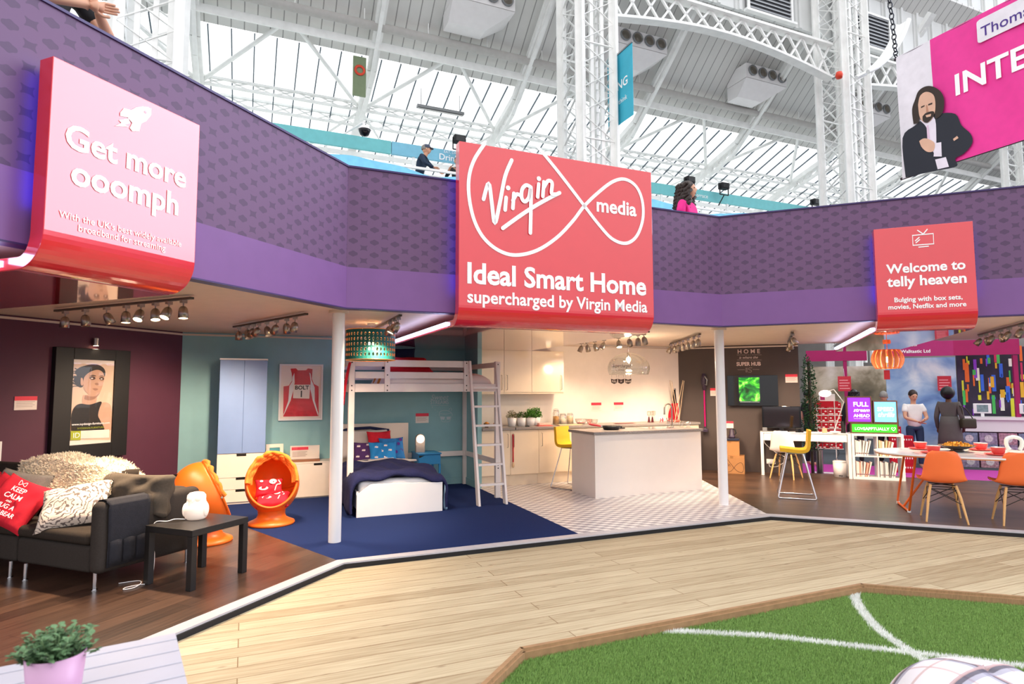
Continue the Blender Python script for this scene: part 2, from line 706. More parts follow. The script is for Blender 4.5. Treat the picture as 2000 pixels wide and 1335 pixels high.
mb = MB()
mb.box(-60, 60, -30, 60, -0.30, -0.16)
struct('floor', mb, mat('dark_grey_hall_carpet', '#43464c', rough=0.95, var=0.12, vs=30), 'dark grey carpet of the exhibition hall behind the pavilion', 'floor')
mb = MB()
mb.prism(mloc('R', [('R', -0.5, 13.3), ('R', 9, 13.3), ('R', 9, 15.3), ('R', -0.5, 15.3)]), -0.1598, -0.150)
struct('floor', mb, mat('magenta_carpet', '#b83a9a', rough=0.95, var=0.1, vs=40), 'magenta aisle carpet behind desk and bookcase', 'floor', 'R')

mb = MB()
mb.prism(mloc('L', [('L', -3, LV0), ('M', *c1f), ('M', *cbl), ('L', -3, LW)]), -0.05, 0.0)
struct('floor', mb, M_wood, 'dark brown plank floor under the grey sofa', 'floor', 'L')
mb = MB()
mb.prism([c1f, (3.235, MV0), (3.345, MW), cbl], -0.05, 0.0)
struct('floor', mb, M_carpet, 'navy blue carpet of the bedroom area', 'floor', 'M')
mb = MB()
mb.prism([(3.235, MV0), c2f, cbr, (3.345, MW)], -0.05, 0.0)
struct('floor', mb, M_tile, 'grey and white patterned tile floor of the kitchen', 'floor', 'M')
mb = MB()
mb.prism(mloc('R', [('M', *c2f), ('R', 9, RV0), ('R', 9, 12.35), ('R', -1.4, 12.35), ('M', *cbr)]), -0.05, 0.0)
struct('floor', mb, M_wood, 'dark brown plank floor under desk and dining table', 'floor', 'R')
# platform base
mb = MB()
mb.prism(mloc('W', [('L', -3, LV0 - 0.06), ('M', 0.7832 - 0.02, MV0 - 0.06), ('M', 5.8248 + 0.02, MV0 - 0.06), ('R', 9, RV0 - 0.06), ('R', 9, 12.38), ('R', -1.4, 12.38),
                    ('M', 7.7, 9.7), ('M', -0.9, 9.7), ('L', -3, LW + 0.1)]), -0.16, -0.0505)
struct('floor', mb, M_black, 'black base under the raised show home floors', 'platform')

k45 = math.tan(R(22.5))


def edge_strip(name, fr, u0, u1, v, w, z0, z1, m, label, cat, e0, e1):
    """strip along a platform edge; e0/e1 = +-k mitre at each end"""
    mb = MB()
    mb.prism([(u0, v), (u1, v), (u1 + e1 * w, v - w), (u0 + e0 * w, v - w)], z0, z1)
    return struct(name, mb, m, label, cat, fr)


uL, uR = cv(*c1f, 'M', 'L')[0], cv(*c2f, 'M', 'R')[0]
for fr, u0, u1, v, e0, e1, nm in (('L', -3, uL, LV0, 0, -k45, 'living room'), ('M', c1f[0], c2f[0], MV0, k45, -k45, 'bedroom and kitchen'), ('R', uR, 9, RV0, k45, 0, 'dining area')):
    edge_strip('trim_1', fr, u0, u1, v, 0.11, -0.03, 0.002, M_kerb, 'white edge profile along the %s floor' % nm, 'trim', e0, e1)
    edge_strip('trim_2', fr, u0 + e0 * 0.11, u1 + e1 * 0.11, v - 0.11, 0.012, -0.16, -0.012, M_black, 'black step riser below the %s floor edge' % nm, 'trim', e0, e1)

# decking with a hole for the turf, turf level below
gp = [fl(*q, -0.05) for q in ((940, 1335), (1015, 1264), (1680, 1139), (2000, 1164))]
ga, gb, gc, gd = [Vector(q) for q in gp]
ga2 = gb + (ga - gb) * 6
gd2 = gc + (gd - gc) * 6
cc = [Vector(q) for q in mloc('M', [('L', -3, LV0 - 0.122), ('M', c1f[0] + k45 * 0.122, MV0 - 0.122), ('M', c2f[0] - k45 * 0.122, MV0 - 0.122), ('R', 9, RV0 - 0.122)])]
mb = MB()
mb.prism([tuple(q) for q in (cc[0], cc[1], gb, ga2)], -0.14, -0.05)
mb.prism([tuple(q) for q in (cc[1], cc[2], gc, gb)], -0.14, -0.05)
mb.prism([tuple(q) for q in (cc[2], cc[3], gd2, gc)], -0.14, -0.05)
struct('floor', mb, M_deck, 'pale pine decking in front of the show home', 'decking', 'M')


def board(name, a, b, w, lab):
    t = (b - a).normalized()
    n = Vector((t.y, -t.x))
    mb = MB()
    mb.prism([tuple(a), tuple(b), tuple(b + n * w), tuple(a + n * w)], -0.15, -0.046)
    mb.prism([tuple(a + n * w), tuple(b + n * w), tuple(b + n * (w + 0.012)), tuple(a + n * (w + 0.012))], -0.15, -0.066)
    struct(name, mb, M_edge, lab, 'trim', 'M')


M_edge = mat('brown_timber_edge', '#a3805c', rough=0.6, var=0.15, vs=14, stretch=(1, 8, 1))
board('trim_3', ga2, gb, 0.028, 'brown timber edging left of the artificial grass')
board('trim_3', gb, gc, 0.028, 'brown timber edging along the far side of the artificial grass')
board('trim_3', gc, gd2, 0.028, 'brown timber edging right of the artificial grass')
mb = MB()
mb.prism([tuple(q) for q in (ga2, gb, gc, gd2)], -0.157, -0.115)
struct('floor', mb, mat('turf_backing', '#4a6e2e', rough=0.95, var=0.25, vs=40), 'green backing of the artificial lawn', 'lawn', 'M')

# turf blades
pin = [np.array(q) for q in (ga2, gb, gc, gd2)]
rg = np.random.default_rng(5)


def blades(name, pts, m, label, cat, hmin, hmax, wid):
    n = len(pts)
    h = rg.uniform(hmin, hmax, n)
    a = rg.uniform(0, 2 * np.pi, n)
    lean = rg.normal(0, 0.006, (n, 2))
    w = wid * rg.uniform(0.7, 1.2, n)
    co = np.zeros((n, 3, 3), np.float32)
    dx, dy = np.cos(a) * w, np.sin(a) * w
    co[:, 0, 0], co[:, 0, 1] = pts[:, 0] - dx, pts[:, 1] - dy
    co[:, 1, 0], co[:, 1, 1] = pts[:, 0] + dx, pts[:, 1] + dy
    co[:, 2, 0], co[:, 2, 1] = pts[:, 0] + lean[:, 0] + 0.004, pts[:, 1] + lean[:, 1]
    co[:, 0:2, 2] = -0.116
    co[:, 2, 2] = -0.115 + h
    me = bpy.data.meshes.new(name)
    me.vertices.add(n * 3)
    me.vertices.foreach_set('co', co.ravel())
    me.loops.add(n * 3)
    me.loops.foreach_set('vertex_index', np.arange(n * 3, dtype=np.int32))
    me.polygons.add(n)
    me.polygons.foreach_set('loop_start', np.arange(0, n * 3, 3, dtype=np.int32))
    me.polygons.foreach_set('loop_total', np.full(n, 3, np.int32))
    me.materials.append(m)
    me.update(calc_edges=True)
    me.validate()
    o = bpy.data.objects.new(name, me)
    COL.objects.link(o)
    o.rotation_euler = (0, 0, FR['M'])
    tag(o, label, cat, kind='stuff')
    return o


q = fl(2100, 1400, -0.1)
N0 = 330000
b0 = fl(900, 1345, -0.1)
lo = (min(b0[0], gb.x, gc.x) - 0.3, min(b0[1], fl(2010, 1345, -0.1)[1]) - 0.1)
hi = (fl(2050, 1165, -0.1)[0] + 0.3, gc.y)
P_ = rg.uniform(lo, hi, (N0, 2))


def inside(P, a, b):
    t = b - a
    return (P[:, 0] - a.x) * t.y - (P[:, 1] - a.y) * t.x > 0.03 * t.length


k_ = inside(P_, ga2, gb) & inside(P_, gb, gc) & inside(P_, gc, gd2)
P_ = P_[k_]


def dist_poly(P, pts):
    d = np.full(len(P), 9.0)
    for a, b in zip(pts[:-1], pts[1:]):
        a, b = np.array(a), np.array(b)
        t = b - a
        s = np.clip(((P - a) @ t) / (t @ t), 0, 1)
        d = np.minimum(d, np.linalg.norm(P - (a + s[:, None] * t), axis=1))
    return d


l1 = [fl(*q, -0.1) for q in ((1225, 1226), (1350, 1231), (1500, 1239), (1640, 1255), (1780, 1272), (2000, 1298), (2100, 1312))]
arc = [tuple(p) for p in bezier([fl(*q, -0.1) for q in ((1676, 1142), (1669, 1160), (1679, 1185), (1700, 1211), (1727, 1236), (1775, 1268), (1815, 1292), (1900, 1330))], 6)]
dl = np.minimum(dist_poly(P_, l1), dist_poly(P_, arc)) + rg.normal(0, 0.006, len(P_))
on = dl < 0.034
M_blade = mat('turf_blades', '#86a85c', rough=0.7, var=0.36, vs=70, spec=0.2)
blades('artificial_grass', P_[~on], M_blade, 'short green artificial grass inside the timber edging', 'grass', 0.012, 0.026, 0.0022)
blades('pitch_marking', P_[on], mat('white_turf_paint', '#f4f6f2', rough=0.8, var=0.06), 'white painted pitch lines crossing on the artificial grass', 'marking', 0.014, 0.027, 0.003)

# ---------------------------------------------------------------- pavilion walls
def wall(name, fr, u0, u1, v, m, label, z1=2.31, t=0.1):
    mb = MB()
    mb.box(u0, u1, v, v + t, 0, z1)
    o = struct(name, mb, m, label, 'wall', fr)
    b = MB()
    b.box(u0, u1, v - 0.018, v + 0.0, z1 - 0.045, z1 - 0.02)
    b.build('ceiling_cove', M_ceil, o)
    return o


uLc, uRc = cv(*cbl, 'M', 'L')[0], cv(*cbr, 'M', 'R')[0]
wall('wall_left', 'L', 0.5, uLc + 0.04, LW, M_wallp, 'aubergine wall behind the sofa with big framed portrait')
wall('wall_back', 'M', cbl[0] - 0.04, 3.34, MW, M_wallb, 'pale blue bedroom wall behind wardrobe and loft bed')
wall('wall_kitchen', 'M', 3.34, cbr[0] + 0.04, MW, M_wallk, 'cream kitchen wall behind the worktop')
wr = wall('wall_right', 'R', uRc, 0.69, RWL, M_walld, 'charcoal wall with television and slogan')
mb = MB()
mb.box(3.29, 3.36, 8.99, MW, 0, 2.31)
o = struct('wall_partition', mb, M_wallb, 'blue partition between loft bed and kitchen', 'wall', 'M')
mb = MB()
for (u0, u1, v0, v1) in ((cbl[0], 3.29, MW - 0.012, MW), (3.278, 3.29, 8.99, MW - 0.012)):
    mb.box(u0, u1, v0, v1, 0, 0.11)
struct('baseboard_back', mb, M_wallb, 'blue painted baseboard of the bedroom wall', 'baseboard', 'M')

# upper deck slab with the ceiling board under it
FL_, FM_, FR_ = 3.63, 5.987, 8.075
up = [('L', 0.3, FL_ + 0.1), ('M', 0.8544 - k45 * 0.1, FM_ + 0.1), ('M', 5.4333 + k45 * 0.1, FM_ + 0.1), ('R', 8, FR_ + 0.1), ('R', 8, 12.3), ('R', -1.35, 12.3),
      ('M', 7.72, 9.72), ('M', -0.92, 9.72), ('L', 0.3, LW + 0.12)]
mb = MB()
mb.prism(mpoly(up), 2.312, 2.62)
struct('ceiling', mb, M_ceil, 'pale ceiling board over the show home rooms', 'ceiling')


def fascia(name, fr, u0, u1, v, e0, e1, lab):
    """balcony front: printed upper face, plain band, dark rail; mitred ends"""
    def seg(z0, z1, a, b):
        mb = MB()
        mb.prism([(u0 + e0 * a, v - a), (u1 + e1 * a, v - a), (u1 - e1 * b, v + b), (u0 - e0 * b, v + b)], z0, z1)
        return mb
    o = struct(name, seg(2.682, 3.66, 0, 0.1), M_damask, lab, 'balcony front', fr)
    seg(2.288, 2.6815, 0.004, 0.1).build('band', M_band, o)['label'] = 'plain light purple band'
    seg(2.276, 2.2875, 0.006, 0.1).build('shadow_trim', M_railp, o)
    seg(3.6605, 3.678, 0.012, 0.11).build('rail', M_railp, o)['label'] = 'dark purple top rail'


uLf, uRf = 4.8377, -0.3916
fascia('wall_front_left', 'L', 0.3, uLf, FL_, 0, -k45, 'purple printed balcony front over the living room')
fascia('wall_front', 'M', 0.8544, 5.4333, FM_, k45, -k45, 'purple printed balcony front behind the big red logo sign')
fascia('wall_front_right', 'R', uRf, 8, FR_, k45, 0, 'purple printed balcony front over the dining area')

for i, (px, py, top) in enumerate(((655, 1060, 0), (1420, 986, 0))):
    u, v = fl(px, py)
    t = thing('support_post', ('white round post at the corner of bedroom carpet and living room', 'white round post at the front of the patterned kitchen tiles')[i], 'post', 'M', u, v + 0.06, group='pavilion posts')
    mb = MB()
    mb.cyl((0, 0, 0), (0, 0, 2.285), 0.062, n=32)
    mb.build('shaft', M_whitegl, t)
    mb = MB()
    mb.cyl((0, 0, 2.285), (0, 0, 2.311), 0.098, n=32)
    mb.build('top_plate', M_ceil, t)
# ---------------------------------------------------------------- exhibition hall (M frame: u along the far gallery, v away from us)
def board_mat(name, hexc, pitch, dark=0.72, axis=0, rough=0.6):
    """boards with a thin dark joint every `pitch` metres"""
    m, nt, b = nmat(name)
    N, Lk = nt.nodes, nt.links
    tc = N.new('ShaderNodeTexCoord')
    sp = N.new('ShaderNodeSeparateXYZ')
    Lk.new(tc.outputs['Object'], sp.inputs[0])
    fr_ = mathn(nt, 'FRACT', mathn(nt, 'MULTIPLY', sp.outputs[axis], 1 / pitch))
    j = mathn(nt, 'LESS_THAN', fr_, 0.09)
    nz = N.new('ShaderNodeTexNoise')
    nz.inputs['Scale'].default_value = 1.2
    nz.inputs['Detail'].default_value = 4
    Lk.new(tc.outputs['Object'], nz.inputs['Vector'])
    rp = N.new('ShaderNodeValToRGB')
    c = lin(hexc)
    rp.color_ramp.elements[0].color = shade(c, 0.86)
    rp.color_ramp.elements[1].color = shade(c, 1.1)
    Lk.new(nz.outputs['Fac'], rp.inputs[0])
    mx = N.new('ShaderNodeMix')
    mx.data_type = 'RGBA'
    mx.inputs[7].default_value = shade(c, 1 - dark)
    Lk.new(j, mx.inputs[0])
    Lk.new(rp.outputs[0], mx.inputs[6])
    Lk.new(mx.outputs[2], b.inputs['Base Color'])
    b.inputs['Roughness'].default_value = rough
    MATS[name] = m
    return m


M_clad = board_mat('grey_roof_boards', '#dfdfdb', 0.36, dark=0.55)
M_clad2 = board_mat('white_wall_boards', '#dcdedc', 0.9, dark=0.3)
M_glassroof = clear('roof_glass', (0.96, 0.98, 0.98), 0.04)
M_bar = mat('dark_glazing_bar', '#51606a', rough=0.6)
U0, U1 = -8.0, 42.0


def rz(v):
    return 12.06 - 0.336 * (v - 20)


# lower roof slope: boarded upper part, gutter board, glazed lower part
mb = MB()
def clad(v0, v1, z0, z1, t=0.08):
    mb.add([(U0, v0, z0), (U1, v0, z0), (U1, v1, z1), (U0, v1, z1), (U0, v0, z0 + t), (U1, v0, z0 + t), (U1, v1, z1 + t), (U0, v1, z1 + t)],
           [(0, 3, 2, 1), (4, 5, 6, 7), (0, 1, 5, 4), (2, 3, 7, 6)])
prof = [(14.3, 16.6), (15.4, 15.6), (16.6, 14.55), (17.6, 13.7), (18.35, 13.05), (19.4, rz(19.4))]
for (a, b), (c, d) in zip(prof[:-1], prof[1:]):
    clad(a, c, b, d)
struct('roof', mb, M_clad, 'grey boarded roof slope above the glazed strip', 'roof', 'M')
nb = 0
bays = [-8.0] + [-1.65 + 5.1 * k for k in range(0, 9)]
for k, (a, b) in enumerate(zip(bays[:-1], bays[1:])):
    mb = MB()
    mb.add([(a, 19.42, rz(19.42)), (b, 19.42, rz(19.42)), (b, 25.0, rz(25)), (a, 25.0, rz(25))], [(0, 1, 2, 3)])
    o = struct('window_%d' % (k + 1), mb, M_glassroof, 'glazed bay of the hall roof, %s from the left end' % ('first', 'second', 'third', 'fourth', 'fifth', 'sixth', 'seventh', 'eighth', 'ninth')[k], 'roof glazing', 'M', group='roof glazing bays')
    fb = MB()
    n = 8
    for j in range(n):
        x = a + (b - a) * (j + 0.5) / n
        fb.bar((x, 19.42, rz(19.42) - 0.03), (x, 25, rz(25) - 0.03), 0.035, 0.05)
    fb.build('glazing_bars', M_bar, o)
mb = MB()
mb.box(U0, U1, 25.0, 25.3, -0.16, rz(25) + 0.1)
struct('wall_hall_back', mb, mat('white_hall_wall', '#dfe0de', rough=0.7, var=0.05), 'white end wall under the glazed roof strip', 'wall', 'M')
mb = MB()
mb.tube([(U0, 18.25, 12.62), (U1, 18.25, 12.62)], 0.13, 12)
o = solo('service_pipe', mb, mat('grey_pipe', '#b9b6b2', rough=0.5), 'long pale grey pipe under the boarded roof', 'pipe', 'M')
for k in range(24):
    fb = MB()
    x = -7 + 2.0 * k
    fb.bar((x, 18.25, 12.74), (x, 18.25, 13.1), 0.03)
    fb.build('hanger', M_steel, o)
mb = MB()
mb.box(U0, U1, 18.62, 18.68, 12.12, 12.36)
o = solo('roof_beam', mb, M_steel, 'white flat beam running below the grey pipe', 'beam', 'M')


def lattice(mb, a, b, up, h, n, w, cross=True):
    """web of a flat truss between chord a-b and the same chord shifted by up*h"""
    a, b, up = Vector(a), Vector(b), Vector(up)
    for i in range(n):
        p, q = a.lerp(b, i / n), a.lerp(b, (i + 1) / n)
        mb.bar(p, q + up * h, w)
        if cross:
            mb.bar(p + up * h, q, w)


for v, z, h, lab in ((21.28, rz(21.28) - 0.35, 0.24, 'upper'), (22.2, rz(22.2) - 0.22, 0.3, 'lower')):
    mb = MB()
    for dz in (0, h):
        mb.bar((U0, v, z + dz), (U1, v, z + dz), 0.1, 0.07)
    lattice(mb, (U0, v, z), (U1, v, z), (0, 0, 1), h, 70, 0.035)
    solo('glazing_purlin', mb, M_steel, 'long white lattice purlin, %s of the two across the roof glazing' % lab, 'purlin', 'M')

# ribs and their braces
for k, u in enumerate(bays[1:]):
    z1, z0 = 14.6, rz(24.5)
    lab = 'white roof rib sloping up behind the columns, %s from the left end' % ('first', 'second', 'third', 'fourth', 'fifth', 'sixth', 'seventh', 'eighth', 'ninth')[k]
    t = thing('roof_rib', lab, 'roof rib', 'M', u, 0, 0, group='white roof ribs', kind='structure')
    mb = MB()
    path = [(0, 24.6, rz(24.6) - 0.28), (0, 21.0, rz(21) - 0.3), (0, 19.4, rz(19.4) - 0.42), (0, 17.4, 13.3), (0, 15.4, 14.9), (0, 14.4, 15.9)]
    for p, q_ in zip(path[:-1], path[1:]):
        mb.bar(p, q_, 0.3, 0.2)
    mb.build('rib_beam', M_steel, t)
    mb = MB()
    for p, q_ in zip(path[1:-1], path[2:]):
        p, q_ = Vector(p), Vector(q_)
        up = Vector((0, 0.35, -0.5)).normalized()
        mb.bar(p + up * 0.55, q_ + up * 0.55, 0.12, 0.1)
        lattice(mb, p, q_, up, 0.55, 4, 0.045)
    mb.build('rib_web', M_steel, t)
    mb = MB()
    for s in (-1, 1):
        mb.tube([(0, 21.4, rz(21.4) - 0.25), (s * 2.35, 18.75, 12.35)], 0.065, 8)
        mb.tube([(0, 21.4, rz(21.4) - 0.25), (s * 1.6, 23.7, rz(23.7) - 0.2)], 0.04, 8)
    mb.build('diagonal_braces', M_steel, t)
# vertical droppers and rail boards below the glazing
mb = MB()
for v, z, h in ((23.2, 10.35, 0.16), (23.4, 9.75, 0.34)):
    mb.box(U0, U1, v, v + 0.08, z, z + h)
for k in range(40):
    x = -7.5 + 1.25 * k
    mb.bar((x, 23.25, 8.0), (x, 23.25, 11.0), 0.07)
struct('trim_4', mb, M_steel, 'white rails and uprights below the roof glazing', 'railing', 'M')

# lattice columns
def column(u, lab, half=0.52, z1=17.5):
    t = thing('lattice_column', lab, 'column', 'M', u, 14.2, -0.16, group='white lattice columns')
    for sx in (-1, 1):
        for sy in (-1, 1):
            mb = MB()
            mb.box(sx * half - 0.15, sx * half + 0.15, sy * half - 0.02 - (0.0), sy * half + 0.02, 0, z1)
            mb.box(sx * half - 0.02, sx * half + 0.02, sy * half - 0.15, sy * half + 0.15, 0, z1)
            mb.build('corner_post', M_steel, t)
    n = 22
    z0 = 3.0
    dz = (z1 - z0) / n
    for s in (-1, 1):
        for ax in (0, 1):
            mb = MB()
            for i in range(n):
                a, b = z0 + i * dz, z0 + (i + 1) * dz
                if ax == 0:
                    mb.bar((-half, s * half, a), (half, s * half, b), 0.055, 0.02)
                    mb.bar((half, s * half, a), (-half, s * half, b), 0.055, 0.02)
                    if i % 4 == 0:
                        mb.bar((-half, s * half, a), (half, s * half, a), 0.07, 0.03)
                else:
                    mb.bar((s * half, -half, a), (s * half, half, b), 0.055, 0.02)
                    mb.bar((s * half, half, a), (s * half, -half, b), 0.055, 0.02)
            mb.build('lattice_face', M_steel, t)
    mb = MB()
    for s in (-1, 1):
        mb.box(-0.05 + s * 0.16, 0.05 + s * 0.16, -half - 0.01, -half + 0.07, 2.5, z1)
    mb.build('centre_bars', M_steel, t)
    return t


column(-2.03, 'white lattice column behind the person leaning over the balcony')
column(8.4, 'white lattice column rising behind the big red logo sign')
column(18.45, 'white lattice column in front of the louvred wall, left of the pink banner')
column(29.0, 'white lattice column showing below the pink banner')

# lattice arch beams between columns
for a, b, lab in ((-8, -2.6, 'left of the first column'), (-1.5, 7.9, 'out of the top of the glazing'), (8.95, 17.9, 'curving between two columns above the fan units'), (19.0, 28.4, 'behind the pink banner')):
    t = thing('lattice_beam', 'white lattice arch beam ' + lab, 'beam', 'M', 0, 14.2, 0, group='lattice arch beams')
    n = 14

    def zb(s):
        return 11.95 + 0.5 * math.sin(math.pi * s) ** 1.0 if a > 0 else 14.5

    def ztop(s):
        return 13.12 if a > 0 else 15.6
    bot = [(a + (b - a) * i / n, 0, zb(i / n)) for i in range(n + 1)]
    top = [(a + (b - a) * i / n, 0, ztop(i / n)) for i in range(n + 1)]
    for nm, pts in (('bottom_chord', bot), ('top_chord', top)):
        mb = MB()
        for p, q_ in zip(pts[:-1], pts[1:]):
            mb.bar(p, q_, 0.3, 0.08)
        mb.build(nm, M_steel, t)
    mb = MB()
    for i in range(n):
        mb.bar(bot[i], top[i + 1], 0.06)
        mb.bar(top[i], bot[i + 1], 0.06)
    mb.build('web', M_steel, t)

# boarded wall over the arch beams, louvred windows
mb = MB()
mb.box(8.9, U1, 14.9, 15.0, 14.0, 20)
for k in range(36):
    x = 9.2 + 0.9 * k
    mb.box(x, x + 0.12, 14.84, 14.9, 14.0, 20)
struct('wall_hall_upper', mb, M_clad2, 'white boarded wall above the arch beams', 'wall', 'M')
for k, (pa, pb) in enumerate((((1458, -8), (1548, 46)), ((1664, 40), (1740, 106)))):
    u0, zt = wl(pa[0], pa[1], 14.8)
    u1, zb_ = wl(pb[0], pb[1], 14.8)
    z_lo, z_hi = zb_, zb_ + 1.35
    t = thing('louvre_window', ('louvred window in the white boarded wall, left of the tall column', 'louvred window half hidden behind the tall lattice column')[k], 'window', 'M', 0, 14.8, 0, group='louvred windows', kind='structure')
    mb = MB()
    mb.box(u0, u1, 0.0, 0.04, z_lo, z_hi)
    mb.build('dark_opening', mat('dark_opening', '#5a5c60', rough=0.7), t)
    mb = MB()
    for x in (u0, u1 - 0.09):
        mb.box(x, x + 0.09, -0.06, 0.04, z_lo, z_hi)
    mb.box(u0 - 0.1, u1 + 0.1, -0.12, 0.04, z_lo - 0.08, z_lo)
    mb.box(u0, u1, -0.06, 0.04, z_hi - 0.08, z_hi)
    mb.build('window_frame', M_steel, t)
    mb = MB()
    for i in range(9):
        zz = z_lo + 0.08 + i * 0.14
        mb.add([(u0 + 0.09, -0.05, zz), (u1 - 0.09, -0.05, zz), (u1 - 0.09, 0.0, zz + 0.1), (u0 + 0.09, 0.0, zz + 0.1)], [(0, 1, 2, 3)])
    mb.build('louvre_slats', mat('grey_slats', '#a8acb0', rough=0.5), t)

# air units with four round nozzles
def fan_unit(u, z, lab):
    t = thing('air_unit', lab, 'ventilation unit', 'M', u, 17.0, z, group='air units with round nozzles')
    mb = MB()
    w = 2.05
    mb.box(0, w, 0, 1.02, 0, 0.56)
    mb.build('casing', M_whitegl, t, bev=0.01)
    mb = MB()
    mb.add([(0, 0, -0.02), (w, 0, -0.02), (w, 1.02, -0.02), (0, 1.02, -0.02), (0.0, 0.5, -0.55), (w * 0.6, 0.5, -0.55), (w * 0.6, 1.02, -0.55), (0, 1.02, -0.55)],
           [(0, 1, 2, 3), (7, 6, 5, 4), (0, 4, 5, 1), (1, 5, 6, 2), (2, 6, 7, 3), (3, 7, 4, 0)])
    mb.build('tapered_duct', M_white, t)
    for i in range(4):
        cx = 0.3 + i * 0.49
        mb = MB()
        mb.M = T(cx, -0.02, 0.3, rx=R(90))
        mb.lathe([(0.2, -0.01), (0.2, 0.05), (0.17, 0.06), (0.16, 0.0)], 20)
        nz_ = mb.build('nozzle', M_grey, t)
        mb = MB()
        mb.M = T(cx, -0.03, 0.3, rx=R(90))
        mb.lathe([(0.165, 0.02), (0.13, -0.02), (0.12, 0.015), (0.085, -0.025), (0.075, 0.01), (0.04, -0.03), (0.03, 0.0), (0.0, 0.0)], 20)
        mb.build('rings', mat('taupe_rings', '#7d766c', rough=0.4, metal=0.3), nz_)
    for x in (0.1, w - 0.1):
        mb = MB()
        mb.tube([(x, 0.4, 0.56), (x, 0.4, 0.95)], 0.015, 6)
        mb.build('hanger_rod', M_grey, t)


for u, z, lab in ((5.42, 13.38, 'white air unit cut by the top edge, left of the middle column'), (11.27, 13.27, 'white four-nozzle air unit right beside the middle column'),
                  (16.95, 13.2, 'white four-nozzle air unit under the arch beam, before the tall right column'), (22.9, 13.04, 'white air unit just right of the tall column')):
    fan_unit(u, z, lab)

# gallery: fabric front, fascia board
mb = MB()
nseg = 90
def drape(a, b):
    x = U0 + (28 - U0) * a
    s = abs(math.sin(x * 0.72))
    return (x, 15.0 + 0.04 * math.sin(x * 5), 6.1 + (0.85 + 0.25 * s) * b)
mb.surf(drape, 300, 2)
o = solo('gallery_banner_cloth', mb, mat('light_blue_cloth', '#7cc6e6', rough=0.7, var=0.08), 'light blue cloth hung along the far gallery rail', 'cloth', 'M', solid=0.02)
mb = MB()
mb.box(U0, 30, 15.06, 25, 5.85, 6.1)
struct('floor', mb, M_steel, 'white floor slab of the far gallery', 'gallery floor', 'M')
mb = MB()
mb.box(U0, 30, 15.06, 15.12, 7.14, 7.2)
struct('trim_5', mb, M_steel, 'white handrail of the far gallery', 'railing', 'M')
teal = mat('teal_board', '#74c3c6', rough=0.6)
for a, b, m, lab in ((U0, 3.6, teal, 'teal fascia board on the far gallery, left end'), (3.62, 9.4, mat('sky_blue_board', '#7fc0d8', rough=0.6), 'pale blue fascia board lettered Drink behind the man in a cap'),
                     (9.42, 20, teal, 'teal fascia board on the gallery beyond the long haired woman')):
    mb = MB()
    mb.box(a, b, 17.0, 17.1, 8.2, 8.56)
    o = solo('stall_fascia', mb, m, lab, 'fascia board', 'M')
    for x in np.arange(a + 0.6, b, 2.9):
        fb = MB()
        fb.box(x, x + 0.08, 17.02, 17.08, 6.1, 8.2)
        fb.build('fascia_post', M_steel, o)
    fb = MB()
    if a == 3.62:
        text(fb, 'Drink in', 0.26, 5.0, 8.24, 16.985, align='LEFT', bold=0.012)
        text(fb, 'EAT, DRINK', 0.11, 5.15, 8.46, 16.985, align='LEFT')
    elif a > 9:
        text(fb, 'Terrace', 0.2, 14.3, 8.28, 16.985, align='LEFT')
    else:
        continue
    fb.build('lettering', M_letter, o)

# teal banner on the middle column
t = thing('hanging_banner', 'teal cloth banner hung beside the middle lattice column', 'banner', 'M', 9.02, 13.05, 0)
mb = MB()
mb.box(0, 0.012, -0.1, 1.1, 8.6, 10.55)
mb.build('cloth', mat('turquoise_cloth', '#3fb3cc', rough=0.6, var=0.1, vs=1.5), t)
mb = MB()
mb.M = Matrix.Translation((-0.004, 0.12, 0)) @ Matrix.Rotation(R(-90), 4, 'Z')
text(mb, 'NG', 0.34, -0.25, 9.55, 0, bold=0.015)
text(mb, 'think', 0.2, -0.25, 9.15, 0)
mb.build('lettering', M_letter, t)
mb = MB()
mb.bar((0, -0.12, 10.56), (0, 1.2, 10.56), 0.04)
mb.build('hanging_bar', M_grey, t)

# small services hung in the roof
t = thing('strip_lamp', 'long grey fluorescent batten lamp below the roof glazing', 'lamp', 'M', 6.0, 20.2, rz(20.2) - 0.75)
mb = MB(); mb.box(-0.85, 0.85, -0.08, 0.08, 0, 0.09); mb.build('body', M_grey, t)
mb = MB(); mb.tube([(-0.8, 0, -0.03), (0.8, 0, -0.03)], 0.03, 8); mb.build('tube', mat('unlit_tube', '#dadad6', rough=0.4), t)
for s in (-0.7, 0.7):
    mb = MB()
    mb.tube([(s, 0, 0.09), (s, 0, 0.7)], 0.012, 6)
    mb.build('hanger_rod', M_grey, t)
u, z = wl(712, 256, 14.8)
t = thing('dome_camera', 'black dome security camera on a white bracket above the gallery', 'camera', 'M', u, 14.8, z)
mb = MB(); mb.lathe([(0.0, -0.14), (0.1, -0.1), (0.14, 0.0), (0.14, 0.03)], 16); mb.build('dome', mat('smoked_dome', '#16181c', rough=0.15), t)
mb = MB(); mb.cyl((0, 0, 0.03), (0, 0, 0.12), 0.16, 0.1); mb.tube([(0, 0, 0.1), (0.0, 0.2, 0.3), (-0.1, 8.0, 2.6)], 0.03, 6); mb.build('bracket', M_white, t)
